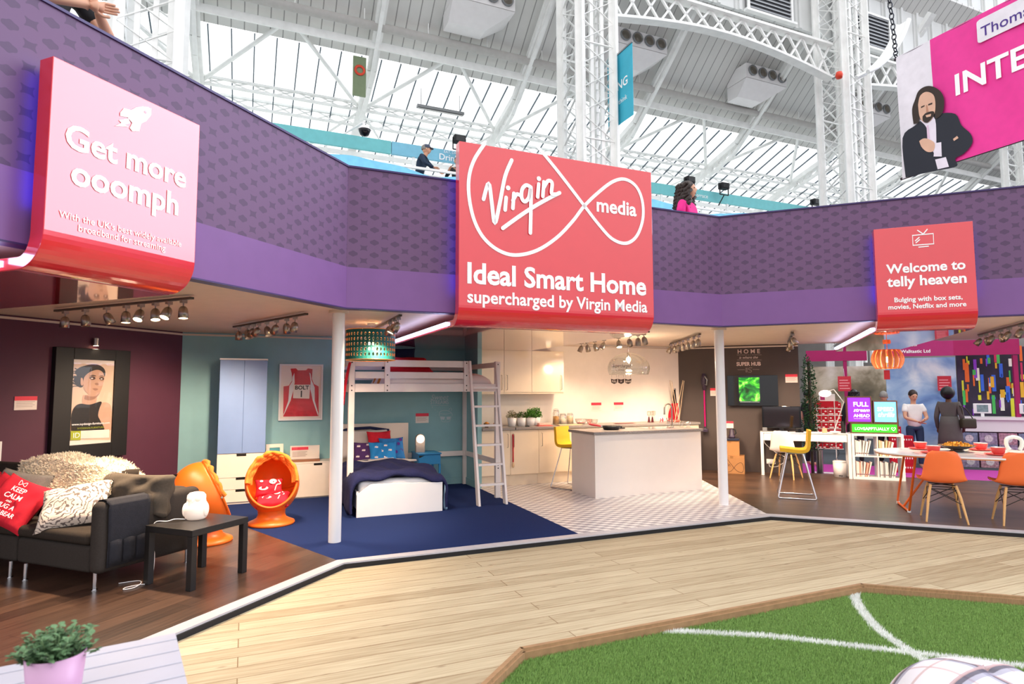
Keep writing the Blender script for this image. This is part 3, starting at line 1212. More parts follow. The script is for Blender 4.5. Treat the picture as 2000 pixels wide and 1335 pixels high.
for px, py, lab in ((897, 273, 'black loudspeaker box just above the big red sign'), (1347, 352, 'black floodlight above the head of the long haired woman'), (1414, 364, 'black floodlight right of the long haired woman'), (1593, 395, 'black floodlight left of the tall lattice column')):
    u, z = wl(px, py, 16.6)
    t = thing('floodlight', lab, 'floodlight', 'M', u, 16.6, z)
    mb = MB(); mb.box(-0.17, 0.17, -0.1, 0.12, -0.1, 0.12); mb.build('housing', M_black, t, bev=0.02)
    mb = MB(); mb.box(-0.13, 0.13, -0.11, -0.1, -0.07, 0.09); mb.build('lens', mat('smoked_dome', '#16181c', rough=0.15), t)
    mb = MB(); mb.bar((-0.19, 0, -0.3), (-0.19, 0, 0.05), 0.03); mb.bar((0.19, 0, -0.3), (0.19, 0, 0.05), 0.03); mb.bar((-0.19, 0, -0.3), (0.19, 0, -0.3), 0.03)
    mb.tube([(0, 0, -0.3), (0, 0.3, -0.6 + min(0, 8.6 - z) * 0)], 0.02, 6); mb.build('yoke', M_black, t)

# pink hanging banner with printed portrait
bu = 12.0
t = thing('hanging_banner', 'huge pink and white cloth banner with a man in a dark suit, top right', 'banner', 'M', bu, 0, 0)
mb = MB()
mb.M = Matrix.Rotation(R(-90), 4, 'Z')          # local x -> -v, so x grows towards us
XL, XS, XE = -8.0, -7.32, -4.6
ZB, ZT = 5.7, 8.24
def cloth(x0, x1):
    def f(a, b):
        x = x0 + (x1 - x0) * a
        return (x, 0.018 * math.sin(7 * x + 5 * b) * math.sin(3.0 * b), ZB + (ZT - ZB) * b)
    return f
mb.surf(cloth(XL, XS), 12, 16)
mb.m = 1
mb.surf(cloth(XS, XE), 30, 16)
mb.build('cloth', [mat('white_cloth', '#efe9f0', rough=0.7), mat('pink_cloth', '#f0389a', rough=0.6, var=0.04)], t)
mb = MB()
mb.M = Matrix.Rotation(R(-90), 4, 'Z')
for z in (ZB + 0.02, ZT - 0.02):
    mb.tube([(XL - 0.05, 0.03, z), (XE, 0.03, z)], 0.03, 8)
mb.build('pole', mat('dark_pole', '#4a4048', rough=0.4), t)
mb = MB()
mb.M = Matrix.Rotation(R(-90), 4, 'Z')
text(mb, 'INTERIORS', 0.56, -6.93, 6.93, -0.03, align='LEFT', bold=0.022)
mb.build('lettering', M_letter, t)
mb = MB()
mb.M = Matrix.Rotation(R(-90), 4, 'Z')
x0, x1, z0, z1, r_ = -6.48, -5.0, 7.70, 8.13, 0.05
mb.poly([(x0 + r_, z0), (x1, z0), (x1, z1), (x0 + r_, z1), (x0 + 0.01, z1 - 0.02), (x0, z1 - r_), (x0, z0 + r_), (x0 + 0.01, z0 + 0.02)], -0.03)
pl = mb.build('logo_panel', mat('white_cloth', '#efe9f0'), t)
mb = MB()
mb.M = Matrix.Rotation(R(-90), 4, 'Z')
text(mb, 'Thomas', 0.27, x0 + 0.06, 7.79, -0.035, align='LEFT', bold=0.004)
mb.m = 1
mb.stroke(bezier([(x0 + 1.17, 8.05), (x0 + 1.08, 8.03), (x0 + 1.05, 7.95), (x0 + 1.14, 7.91), (x0 + 1.18, 7.83), (x0 + 1.08, 7.81)], 6), 0.03, -0.035)
mb.stroke(bezier([(x0 + 1.2, 7.89), (x0 + 1.3, 7.95), (x0 + 1.32, 7.85), (x0 + 1.22, 7.83)], 6), 0.025, -0.035)
mb.build('logo_lettering', [mat('violet_ink', '#4a2a8a'), mat('orange_ink', '#e8503a')], pl)
# portrait printed on the cloth
pb = MB()
pb.M = Matrix.Rotation(R(-90), 4, 'Z')
def px2(px, py):
    r = sight(px, py)
    c, s = math.cos(FR['M']), math.sin(FR['M'])
    a, b = r.x * c + r.y * s, -r.x * s + r.y * c
    k = bu / a
    return (-(b * k), EYE + r.z * k)
def pp(pts, lay, mi):
    pb.m = mi
    if len(pts) > 5:
        pts = [tuple(q) for q in bezier(pts + [pts[0]], 4)]
    pb.poly([px2(*q) for q in pts], -0.03 - 0.003 * lay)
pp([(1771, 347), (1765, 270), (1790, 245), (1812, 228), (1835, 222), (1868, 223), (1880, 245), (1898, 262), (1901, 280), (1885, 300), (1868, 310), (1871, 325), (1835, 333), (1815, 337)], 1, 0)   # jacket
pp([(1799, 236), (1812, 250), (1817, 280), (1829, 300), (1831, 262), (1826, 229)], 2, 1)       # shirt
pp([(1812, 246), (1816, 244), (1819, 270), (1814, 275)], 3, 4)
pp([(1828, 280), (1841, 278), (1842, 306), (1826, 306)], 3, 1)      # cuff
pp([(1798, 276), (1806, 271), (1816, 272), (1828, 280), (1826, 295), (1814, 297), (1803, 288)], 4, 2)   # hand
pp([(1864, 272), (1872, 266), (1875, 270), (1866, 276)], 4, 2)
pp([(1829, 312), (1850, 307), (1856, 326), (1834, 331)], 3, 1)
pp([(1787, 243), (1784, 215), (1790, 195), (1797, 178), (1812, 169), (1828, 171), (1842, 182), (1847, 200), (1843, 222), (1830, 232), (1826, 215), (1800, 230), (1797, 240)], 4, 3)   # hair
pp([(1796, 205), (1800, 188), (1812, 180), (1826, 186), (1830, 205), (1827, 226), (1815, 240), (1803, 236), (1798, 224)], 5, 2)  # face
pp([(1805, 228), (1812, 221), (1826, 218), (1827, 226), (1815, 240), (1806, 237)], 6, 3)     # beard
pp([(1811, 226), (1822, 223), (1821, 228), (1813, 230)], 7, 2)
pp([(1802, 209), (1809, 206), (1809, 208), (1802, 212)], 6, 3)
pp([(1816, 204), (1824, 201), (1824, 204), (1816, 207)], 6, 3)
pp([(1812, 206), (1814, 206), (1817, 219), (1812, 220)], 6, 5)
pb.build('printed_portrait', [mat('suit_ink', '#20222e'), mat('shirt_ink', '#efe6f2'), mat('skin_ink', '#e2b49a'), mat('hair_ink', '#33241c'), mat('tie_ink', '#e6c8de'), mat('skin_shade_ink', '#c08a70')], t)
# chain and curved strip near the column
mb = MB()
pts = bezier([(11.9, 8.3, 12.2), (11.95, 8.15, 10.6), (12.0, 8.05, 9.2), (12.0, 8.0, 8.24)], 10)
for i in range(len(pts) - 1):
    p, q_ = Vector(pts[i]), Vector(pts[i + 1])
    d = (q_ - p).normalized()
    s_ = Vector((1, 0, 0)) if i % 2 else Vector((0, 1, 0))
    c = (p + q_) / 2
    h = (q_ - p).length * 0.62
    mb.tube([c + d * h * math.cos(a) + s_ * 0.045 * math.sin(a) for a in [k * math.pi / 4 for k in range(8)]], 0.012, 6, closed=True)
solo('hoist_chain', mb, mat('dark_chain', '#3a3c44', rough=0.4, metal=0.8), 'dark hoist chain above the corner of the pink banner', 'chain', 'M')
mb = MB()
pa = []
for q in ((1695, 140), (1715, 130), (1735, 112), (1752, 90), (1765, 66), (1775, 38)):
    u, z = wl(*q, 12.6)
    pa.append((u, 12.6, z))
pa = [tuple(q) for q in bezier(pa, 6)]
for s_ in (0.0, 0.4):
    mb.tube([(p[0], p[1] + s_, p[2]) for p in pa], 0.07, 8)
mb.add([p for p in pa] + [(p[0], p[1] + 0.4, p[2]) for p in pa], [(i, i + 1, len(pa) + i + 1, len(pa) + i) for i in range(len(pa) - 1)])
solo('curved_steel_strip', mb, M_steel, 'white curved steel strip right of the tall lattice column', 'steelwork', 'M')
mb = MB(); u, z = wl(1639, 147, 13.5); mb.lathe([(0, -0.12), (0.09, -0.1), (0.12, 0), (0.09, 0.1), (0, 0.12)], 12)
t = thing('alarm_bell', 'small red bell on the tall lattice column', 'bell', 'M', u, 13.5, z)
mb.build('gong', mat('signal_red', '#e0452a', rough=0.4), t)
mb = MB(); mb.bar((0, 0, 0), (0, 0.25, 0), 0.04); mb.build('bracket', M_grey, t)
u, z = wl(702, 142, 19.0)
mb = MB(); mb.box(-0.2, 0.2, -0.05, 0.05, -0.75, 0.5)
t = thing('roof_sign', 'small green and orange panel hung on a roof rib', 'sign', 'M', u, 19.0, z)
mb.build('panel', mat('olive_panel', '#7a8a68'), t)
mb = MB(); mb.M = T(0, -0.06, 0.05, rx=R(90)); mb.lathe([(0.17, 0), (0.17, 0.02), (0.1, 0.02), (0.1, 0)], 20); mb.build('orange_ring', mat('signal_red', '#e0452a'), t)
# ---------------------------------------------------------------- red signs that curl under the ceiling
def sign(fr, u0, u1, vf, ztop, zbot, vend, label, name='red_sign'):
    t = thing(name, label, 'sign', fr, u0, vf, 0, group='red curled signs')
    w = u1 - u0
    r, th, ut = 0.2, 0.11, 0.07
    pr = [(0, ztop)]
    for i in range(13):
        a = math.pi + i / 12 * math.pi / 2
        pr.append((r + r * math.cos(a), zbot + r + r * math.sin(a)))
    pr += [(vend - vf, zbot), (vend - vf, zbot + ut), (r + 0.02, zbot + ut)]
    for i in range(9):
        a = -math.pi / 2 - i / 8 * math.pi / 2
        pr.append((r + (r - th) * math.cos(a), zbot + r + (r - ut) * math.sin(a)))
    pr.append((th, ztop))
    # front shell and underside as separate laminate faces of one bent sheet
    n = len(pr)
    mb = MB()
    mb.prism(pr, 0, w, 'x')
    mb.build('bent_panel', M_red, t, bev=0.004)
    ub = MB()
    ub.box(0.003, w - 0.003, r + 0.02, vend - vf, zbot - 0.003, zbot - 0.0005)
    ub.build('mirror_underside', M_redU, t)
    lb = MB()
    lb.box(-0.022, 0.0, r + 0.16, vend - vf - 0.05, zbot + 0.028, zbot + 0.062)
    lb.build('light_strip', M_led, t)
    lb = MB()
    lb.box(w, w + 0.015, r + 0.16, vend - vf - 0.05, zbot + 0.05, zbot + 0.062)
    lb.build('light_strip', M_led2, t)
    lb = MB()
    for x in (0.012, w - 0.03):
        lb.box(x, x + 0.018, th + 0.004, th + 0.016, zbot + 0.34, ztop - 0.04)
    lb.build('halo_light', M_ledb, t)
    return t


M_led2 = mat('cool_white_light_strip_dim', '#cfd4ff', emit=3.0, ecol='#c4ccff')
M_ledb = mat('blue_halo_strip', '#4040ff', emit=7.0, ecol='#3838ff')


def line_px(mb, fr, vf, u0, txt, xl, xr, b0, b1, bold=0.02, y=-0.004, shear=0.0, hk=1.0):
    """set one line of lettering between two measured photo abscissae, on the measured baseline"""
    ya, yb = b0[1], b1[1]
    k = (yb - ya) / (b1[0] - b0[0])
    ul = wl(xl, ya + k * (xl - b0[0]), vf, fr)[0] - u0
    ur = wl(xr, ya + k * (xr - b0[0]), vf, fr)[0] - u0
    z = 0.5 * (wl(*b0, vf, fr)[1] + wl(*b1, vf, fr)[1])
    co, fs = text_mesh(txt, 1.0, bold=bold, align='LEFT', shear=shear)
    w = float(co[:, 0].max() - co[:, 0].min())
    s = (ur - ul) / w
    x0 = float(co[:, 0].min())
    mb.add([(ul + (c[0] - x0) * s, y, z + c[1] * s * hk) for c in co], fs)


def path_px(fr, vf, u0, pts):
    o = []
    for q in pts:
        u, z = wl(*q, vf, fr)
        o.append((u - u0, z))
    return o


# centre sign
vf = 5.787
s2 = sign('M', 1.917, 4.262, vf, 4.018, 2.145, MW - 0.02, 'big red logo sign with white looped lettering in the middle of the balcony')
mb = MB()
u0 = 1.917
loop = [(1048, 284), (1092, 338), (1141, 402), (1168, 437), (1195, 466), (1222, 475), (1243, 461), (1255, 428), (1254, 392), (1242, 364), (1220, 350), (1196, 355),
        (1168, 376), (1141, 402), (1118, 432), (1087, 464), (1048, 489), (1007, 498), (974, 489), (945, 465), (926, 430), (916, 385), (916, 345), (926, 312), (946, 281)]
pts = [tuple(p) for p in bezier(path_px('M', vf, u0, loop), 6)]
mb.stroke(pts, 0.038, -0.004)
for si, st in enumerate(([(944, 389), (954, 358), (960, 395), (966, 436), (976, 395), (986, 345), (999, 313)], [(988, 386), (986, 410)], [(1003, 378), (1001, 407)], [(1001, 392), (1008, 380), (1016, 382)],
           [(1036, 366), (1027, 362), (1019, 370), (1018, 386), (1024, 394), (1032, 386), (1036, 366), (1036, 405), (1035, 455)], [(981, 446), (1010, 425), (1040, 405), (1070, 388), (1092, 377)],
           [(1051, 360), (1049, 385)], [(1061, 356), (1059, 384)], [(1060, 368), (1069, 354), (1077, 358), (1076, 378), (1084, 380)])):
    mb.stroke([tuple(p) for p in bezier(path_px('M', vf, u0, st), 5)], 0.042, -0.0055 - 0.0013 * si)
for q in ((992, 367), (1052, 349)):
    x, z = path_px('M', vf, u0, [q])[0]
    mb.disc(x, z, 0.026, -0.0055)
line_px(mb, 'M', vf, u0, 'media', 1165, 1243, (1168, 411), (1240, 423), bold=0.025)
mb.build('logo_lettering', M_letter, s2)
mb = MB()
line_px(mb, 'M', vf, u0, 'Ideal Smart Home', 912.5, 1262, (917, 553), (1250, 574), bold=0.028)
mb.build('slogan_lettering', M_letter, s2)
mb = MB()
line_px(mb, 'M', vf, u0, 'supercharged by Virgin Media', 912.5, 1264, (920, 591), (1262, 609), bold=0.022)
mb.build('slogan_lettering', M_letter, s2)

# left sign
vf, u0 = 3.46, 2.045
s1 = sign('L', u0, 2.985, vf, 3.295, 2.15, LW - 0.02, 'pale reflecting red sign with rocket on the left balcony front')
mb = MB()
for pts in ([(1180, 850), (1176, 900), (1140, 945), (1100, 965), (1085, 1025), (1030, 1025), (1010, 1000), (1030, 960), (995, 918), (935, 905), (935, 880), (965, 845), (1020, 860), (1060, 840), (1110, 832), (1150, 836)],
            [(895, 985), (945, 960), (925, 940), (1000, 925), (1015, 960), (975, 975), (1000, 990)]):
    mb.poly(path_px('L', vf, u0, [(a / 4, b / 4) for a, b in pts]), -0.004)
mb.m = 1
x, z = path_px('L', vf, u0, [(1131 / 4, 877 / 4)])[0]
mb.disc(x, z, 0.009, -0.006)
mb.build('rocket_symbol', [M_letter, M_red], s1)
mb = MB()
line_px(mb, 'L', vf, u0, 'Get more', 126, 362, (150, 292), (350, 364), bold=0.025)
mb.build('slogan_lettering', M_letter, s1)
mb = MB()
line_px(mb, 'L', vf, u0, 'ooomph', 137, 347, (155, 362), (322, 413), bold=0.025)
mb.build('slogan_lettering', M_letter, s1)
mb = MB()
line_px(mb, 'L', vf, u0, 'With the UK\u2019s best widely available', 114, 353, (120, 424), (340, 479), bold=0.008)
line_px(mb, 'L', vf, u0, 'broadband for streaming', 152, 322, (155, 451), (300, 486), bold=0.008)
mb.build('slogan_lettering', M_letter, s1)

# right sign
vf, u0 = 7.90, 1.273
s3 = sign('R', u0, 2.207, vf, 3.30, 2.15, 12.0, 'small red sign with television symbol on the right balcony front')
mb = MB()
q8 = lambda pts: path_px('R', vf, u0, [(1500 + a / 4, 334 + b / 4) for a, b in pts])
mb.stroke(q8([(1128, 503), (1290, 488), (1294, 568), (1132, 580)]), 0.012, -0.004, closed=True)
for st in ([(1212, 492), (1168, 463)], [(1212, 492), (1243, 455)], [(1178, 594), (1252, 587)], [(1150, 545), (1180, 518)], [(1156, 560), (1183, 536)]):
    mb.stroke(q8(st), 0.011, -0.004)
mb.build('television_symbol', M_letter, s3)
mb = MB()
line_px(mb, 'R', vf, u0, 'Welcome to', 1731, 1886, (1737.5, 534), (1875, 525), bold=0.028)
line_px(mb, 'R', vf, u0, 'telly heaven', 1732.5, 1888, (1747, 560), (1875, 551), bold=0.028)
mb.build('slogan_lettering', M_letter, s3)
mb = MB()
line_px(mb, 'R', vf, u0, 'Bulging with box sets,', 1747, 1880, (1750, 590), (1850, 585), bold=0.022)
line_px(mb, 'R', vf, u0, 'movies, Netflix and more', 1735, 1887.5, (1737, 604), (1875, 598), bold=0.022)
mb.build('slogan_lettering', M_letter, s3)

# far-left strip light and red panel end seen at the frame edge
t = thing('light_panel', 'glowing white light strip under the balcony at the left edge', 'lamp', 'L', 1.2, 3.75, 2.2)
mb = MB(); mb.box(0, 0.8, 0, 0.07, 0.0, 0.06); mb.build('light_strip', M_led, t)
mb = MB(); mb.box(0, 0.8, -0.01, 0.08, 0.0605, 0.08); mb.build('housing', M_white, t)

# ---------------------------------------------------------------- track lights
WARM = (1.0, 0.76, 0.53)


def head(t, x, y, z, tilt, yaw, lit, aim=None, power=0, k=0):
    """one spotlight of a track: adapter, stem, bell; aims along local -z tilted"""
    ad = MB()
    ad.bc(x, y, z - 0.012, 0.05, 0.032, 0.026)
    ad.cyl((x, y, z - 0.025), (x, y, z - 0.062), 0.006, n=8)
    h = ad.build('lamp_head', [M_nickel], t)
    hb = MB()
    hb.M = T(x, y, z - 0.062) @ Matrix.Rotation(yaw, 4, 'Z') @ Matrix.Rotation(tilt, 4, 'X')
    hb.lathe([(0.0, 0.012), (0.022, 0.006), (0.034, -0.012), (0.039, -0.04), (0.041, -0.098), (0.037, -0.098), (0.034, -0.05), (0.0, -0.05)], 18)
    hb.build('bell', M_nickel, h)
    fb = MB()
    fb.M = hb.M
    fb.lathe([(0.0, -0.09), (0.02, -0.091), (0.036, -0.094)], 16)
    fb.build('bulb', M_bulb if lit else M_bulboff, h)
    if lit and power:
        ld = bpy.data.lights.new('spot_beam', 'SPOT')
        ld.energy = power
        ld.color = WARM
        ld.spot_size = R(112)
        ld.spot_blend = 0.7
        ld.shadow_soft_size = 0.03
        lo_ = bpy.data.objects.new('spot_beam', ld)
        COL.objects.link(lo_)
        lo_.parent = h
        lo_.matrix_local = hb.M @ Matrix.Translation((0, 0, -0.11))


def track(fr, a, b, label, heads, z=2.27):
    a, b = Vector(a), Vector(b)
    t = thing('track_light', label, 'track light', fr, a.x, a.y, z, group='ceiling track lights')
    d = b - a
    mb = MB()
    mb.bar((0, 0, 0.012), (d.x, d.y, 0.012), 0.034, 0.02)
    mb.build('rail', mat('dark_rail', '#5a5048', rough=0.4, metal=0.5), t)
    for f, tilt, yaw, lit, pw in heads:
        head(t, d.x * f, d.y * f, 0, R(tilt), R(yaw), lit, power=pw)
    return t


def hh(fr, a, b, pxs, spec):
    """fractions along the rail from measured abscissae"""
    o = []
    for px, s in zip(pxs, spec):
        best = min((abs(px_of(fr, Vector(a).lerp(Vector(b), k / 200)) - px), k / 200) for k in range(201))
        o.append((best[1],) + s)
    return o


def px_of(fr, p, z=2.2):
    w = W(fr, p.x, p.y, z - EYE)
    cp, sp = math.cos(PITCH), math.sin(PITCH)
    return 1000 + FOC * w.x / (w.y * cp + w.z * sp)


PW = 88.0
# tilt > 0 about local x turns the mouth towards +y (into the wall), yaw turns it sideways
A, B = (3.903, 6.35), (3.80, 4.42)
track('L', A, B, 'eight-lamp track light over the grey sofa', hh('L', A, B, (127, 166, 208, 247, 275, 303, 330, 358),
      [(4, 0, False, 0), (-8, 30, False, 0), (-25, 60, False, 0), (6, 150, True, PW), (30, 115, True, PW), (18, 150, True, PW), (30, 100, True, PW), (8, 150, True, PW)]))
A, B = (-0.157, 8.281), (0.55, 6.595)
track('M', A, B, 'eight-lamp track light in front of the blue wardrobe', hh('M', A, B, (467, 483, 495, 505, 521, 540, 560, 576),
      [(0, 0, False, 0), (-18, 40, False, 0), (36, 40, True, PW * 1.2), (38, 55, True, PW), (-22, 40, False, 0), (36, 30, True, PW * 1.2), (16, -20, True, PW), (10, 60, True, PW)]))
A, B = (1.487, 7.84), (1.464, 6.35)
track('M', A, B, 'track light beside the green lampshade', [(0.62, 24, 20, True, PW), (0.8, 28, 90, True, PW), (0.93, 35, 40, True, PW)])
A, B = (5.05, 8.846), (5.01, 6.93)
track('M', A, B, 'eight-lamp track light over the kitchen worktop and island', hh('M', A, B, (1136, 1147, 1162, 1180, 1208, 1229, 1246, 1258),
      [(24, 40, True, PW * .3), (22, -60, True, PW * .4), (26, -70, True, PW * .4), (30, 60, True, PW * .45), (24, 165, True, PW * .5), (34, -40, True, PW * .5), (4, 0, False, 0), (38, -50, True, PW * .6)]))
A, B = (6.663, 8.595), (5.90, 6.95)
track('M', A, B, 'seven-lamp track light near the kitchen corner', hh('M', A, B, (1310, 1318, 1326, 1333, 1343, 1354, 1364),
      [(30, 40, False, 0), (20, -40, True, PW), (24, 20, False, 0), (20, -60, True, PW), (30, -40, True, PW), (10, 0, False, 0), (6, 0, False, 0)]))
A, B = (0.47, 9.35), (0.50, 11.4)
track('R', A, B, 'track light seen end-on in front of the charcoal slogan wall', [(0.05, 30, -70, True, PW), (0.3, 24, 20, True, PW), (0.55, 30, -20, True, PW), (0.8, 24, 30, True, PW * .5)])
A, B = (3.023, 10.86), (2.98, 8.6)
track('R', A, B, 'track light over the dining table at the right edge', hh('R', A, B, (1916, 1926, 1940, 1955, 1972, 1995),
      [(40, 60, True, PW), (30, -50, False, 0), (38, 60, True, PW), (34, -40, False, 0), (38, 60, True, PW), (34, 30, True, PW)]))


def lamp_point(par, loc, power, rad=0.04, col=WARM):
    ld = bpy.data.lights.new('bulb_light', 'POINT')
    ld.energy = power
    ld.color = col
    ld.shadow_soft_size = rad
    o = bpy.data.objects.new('bulb_light', ld)
    COL.objects.link(o)
    o.parent = par
    o.location = loc
    return o


# small red-topped information cards
def info_card(fr, u0, z0, w, h, v, label, rot=0.0, lines=True):
    t = thing('info_card', label, 'information card', fr, u0, v, z0, rot, group='red-headed information cards')
    mb = MB()
    mb.box(0, w, -0.006, 0, 0, h)
    mb.build('card', M_paper, t)
    mb = MB()
    mb.box(0, w, -0.0075, -0.0005, h * 0.69, h)
    mb.build('red_header', mat('card_red', '#e8344c', rough=0.5), t)
    mb = MB()
    for i in range(4):
        mb.add([(w * .08, -0.0072, h * (.58 - .12 * i)), (w * (.9 - .1 * (i % 2)), -0.0072, h * (.58 - .12 * i)), (w * (.9 - .1 * (i % 2)), -0.0072, h * (.62 - .12 * i)), (w * .08, -0.0072, h * (.62 - .12 * i))], [(0, 1, 2, 3)])
    mb.build('printed_lines', mat('pale_ink', '#c8b4ac'), t)
    return t


M_paper = mat('cream_paper', '#f0e4da', rough=0.6, var=0.02)
info_card('L', 4.166, 1.30, 0.223, 0.147, LW - 0.001, 'red-headed card on the aubergine wall left of the framed portrait')
info_card('M', 2.473, 0.982, 0.21, 0.152, MW - 0.001, 'red-headed card on the blue wall under the loft bed')
info_card('M', 5.67, 1.118, 0.205, 0.15, MW - 0.001, 'red-headed card on the cream wall, nearer the storage jars')
info_card('M', 6.144, 1.123, 0.2, 0.145, MW - 0.001, 'red-headed card on the cream wall, nearer the wine glasses')
info_card('R', -0.836, 1.376, 0.2, 0.146, RWL - 0.001, 'red-headed card on the charcoal wall beside the cordless vacuum')
info_card('R', 0.463, 1.615, 0.2, 0.15, RWL - 0.001, 'red-headed card on the charcoal wall right of the television')
info_card('R', -0.6, 0.784, 0.155, 0.125, RWL - 0.001, 'red-headed card low on the charcoal wall above the cardboard boxes')
# ---------------------------------------------------------------- living room (L frame)
M_sofa = mat('charcoal_sofa_fabric', '#39322c', rough=0.95, var=0.12, vs=90, bump=0.25, bs=500, spec=0.2)
M_sofa2 = mat('grey_blue_sofa_back_fabric', '#3d3733', rough=0.95, var=0.1, vs=90, bump=0.25, bs=500, spec=0.2)
sofa = thing('sofa', 'charcoal fabric sofa on short chrome legs in front of the aubergine wall', 'sofa', 'L', 3.25, 4.62, 0)


def soft_box(mb, x0, x1, y0, y1, z0, z1, r=0.04, n=5, puff=0.0):
    """box with rounded edges, top optionally domed"""
    pts = []
    for cx, cy, a0 in ((x1 - r, y1 - r, 0), (x0 + r, y1 - r, 90), (x0 + r, y0 + r, 180), (x1 - r, y0 + r, 270)):
        for i in range(n + 1):
            a = R(a0 + 90 * i / n)
            pts.append((cx, cy, math.cos(a), math.sin(a)))
    rings = []
    for i in range(n + 1):
        a = R(-90 + 90 * i / n)
        rings.append((r * math.cos(a), z0 + r + r * math.sin(a)))
    for i in range(n + 1):
        a = R(90 * i / n)
        rings.append((r * math.cos(a), z1 - r + r * math.sin(a)))
    m = len(pts)
    vs, fs = [], []
    for rr, z in rings:
        for cx, cy, c, s in pts:
            vs.append((cx + c * rr, cy + s * rr, z))
    for i in range(len(rings) - 1):
        for j in range(m):
            fs.append((i * m + j, i * m + (j + 1) % m, (i + 1) * m + (j + 1) % m, (i + 1) * m + j))
    fs.append(tuple(range(m))[::-1])
    mb.add(vs, fs, True)
    k = (len(rings) - 1) * m
    c = ((x0 + x1) / 2, (y0 + y1) / 2, z1 + puff)
    b = len(vs)
    mb.add([vs[k + j] for j in range(m)] + [c], [(j, (j + 1) % m, m) for j in range(m)], True)
    return mb


mods = ((0.12, 0.99), (1.0, 2.0), (2.01, 2.7))
for i, (a, b) in enumerate(mods):
    mb = MB(); soft_box(mb, 0.0, 0.86, a, b, 0.125, 0.325, 0.03); mb.build('base', M_sofa2, sofa)
    mb = MB(); soft_box(mb, -0.02, 0.72, a + 0.005, b - 0.005, 0.33, 0.42, 0.04, puff=0.02); mb.build('seat_cushion', M_sofa, sofa)
mb = MB(); soft_box(mb, 0.72, 0.9, 0.12, 2.7, 0.3, 0.655, 0.06); mb.build('back', M_sofa2, sofa)
mb = MB(); soft_box(mb, -0.02, 0.9, 0.0, 0.125, 0.125, 0.66, 0.055); mb.build('armrest', M_sofa2, sofa)
for x, y in ((0.03, 0.09), (0.84, 0.09), (0.0, 0.86), (0.0, 1.05), (0.84, 1.0), (0.0, 1.95), (0.84, 2.6)):
    mb = MB(); mb.cyl((x, y, 0), (x, y, 0.13), 0.014, n=16); mb.cyl((x, y, 0), (x, y, 0.006), 0.022, n=16)
    mb.build('leg', M_chrome, sofa)
mb = MB()
mb.M = T(0.5, 0.30, 0.63, rz=R(-86), rx=R(-14))
mb.pillow(0.78, 0.36, 0.2, seed=3, wr=0.1)
mb.build('back_cushion', mat('brown_grey_cushion', '#4f463c', rough=0.9, var=0.12, vs=60, bump=0.25, bs=400), sofa)
mb = MB()
mb.M = T(0.6, 0.98, 0.62, rz=R(-88), rx=R(-12))
mb.pillow(1.02, 0.4, 0.2, seed=10, wr=0.1)
mb.build('back_cushion', M_sofa, sofa)
mb = MB()
mb.M = T(0.55, 2.15, 0.64, rz=R(-88), rx=R(-12))
mb.pillow(0.95, 0.4, 0.2, seed=9, wr=0.1)
mb.build('back_cushion', M_sofa, sofa)

# armrest organiser
org = thing('armrest_organiser', 'black cloth pocket organiser draped over the sofa armrest', 'organiser', 'L', 3.27, 4.612, 0)
M_org = mat('black_cloth', '#23232a', rough=0.9, var=0.15, vs=30, bump=0.3, bs=200)
mb = MB()
pth = [(-0.006, 0.17), (-0.01, 0.6), (-0.006, 0.64), (0.02, 0.668), (0.065, 0.676), (0.11, 0.668), (0.14, 0.62), (0.142, 0.5)]
mb.surf(lambda a, b: (0.02 + 0.34 * a + 0.004 * math.sin(30 * b + 9 * a), *(lambda s: (pth[int(s)][0] + (pth[min(int(s) + 1, 7)][0] - pth[int(s)][0]) * (s - int(s)) - (0.004 if s < 2 else 0), pth[int(s)][1] + (pth[min(int(s) + 1, 7)][1] - pth[int(s)][1]) * (s - int(s))))(min(b * 7, 6.999))), 12, 42)
mb.build('cloth', M_org, org, solid=0.006)
for i in range(3):
    mb = MB(); x = 0.03 + i * 0.11
    mb.surf(lambda a, b: (x + 0.1 * a, -0.018 - 0.014 * math.sin(math.pi * a), 0.19 + (0.17 + 0.012 * math.sin(3.1 * a)) * b), 8, 4); mb.build('pocket', M_org, org, solid=0.004)

# fluffy throw over the back
tr = thing('throw_blanket', 'cream shaggy throw draped over the sofa back', 'throw', 'L', 3.25, 4.62, 0)
mb = MB()
def throw(a, b):
    y = 0.47 + 1.30 * a
    if b < 0.2:
        x, z = 0.735, 0.66 + 0.17 * (b / 0.2)
    elif b < 0.4:
        s = (b - 0.2) / 0.2
        x, z = 0.735 - 0.25 * s, 0.83 + 0.045 * math.sin(math.pi * (0.25 + 0.75 * s))
    else:
        s = (b - 0.4) / 0.6
        ln = 1.0 - 0.5 * max(0, 1 - a * 3.2)
        x, z = 0.485 - 0.19 * s * ln, 0.855 - 0.34 * s * ln
    if b > 0.0:
        z -= 0.20 * max(0.0, 1 - a / 0.3) ** 1.4 * (1 - 0.5 * b)
    return (x + 0.02 * math.sin(9 * a + 5 * b), y + 0.03 * math.sin(7 * b), z + 0.018 * math.sin(11 * a) + 0.02)
mb.surf(throw, 90, 70)
M_wool = mat('cream_wool', '#e9dcc6', rough=1.0, var=0.1, vs=60, sheen=0.3)
o = mb.build('fleece', M_wool, tr, solid=0.02)
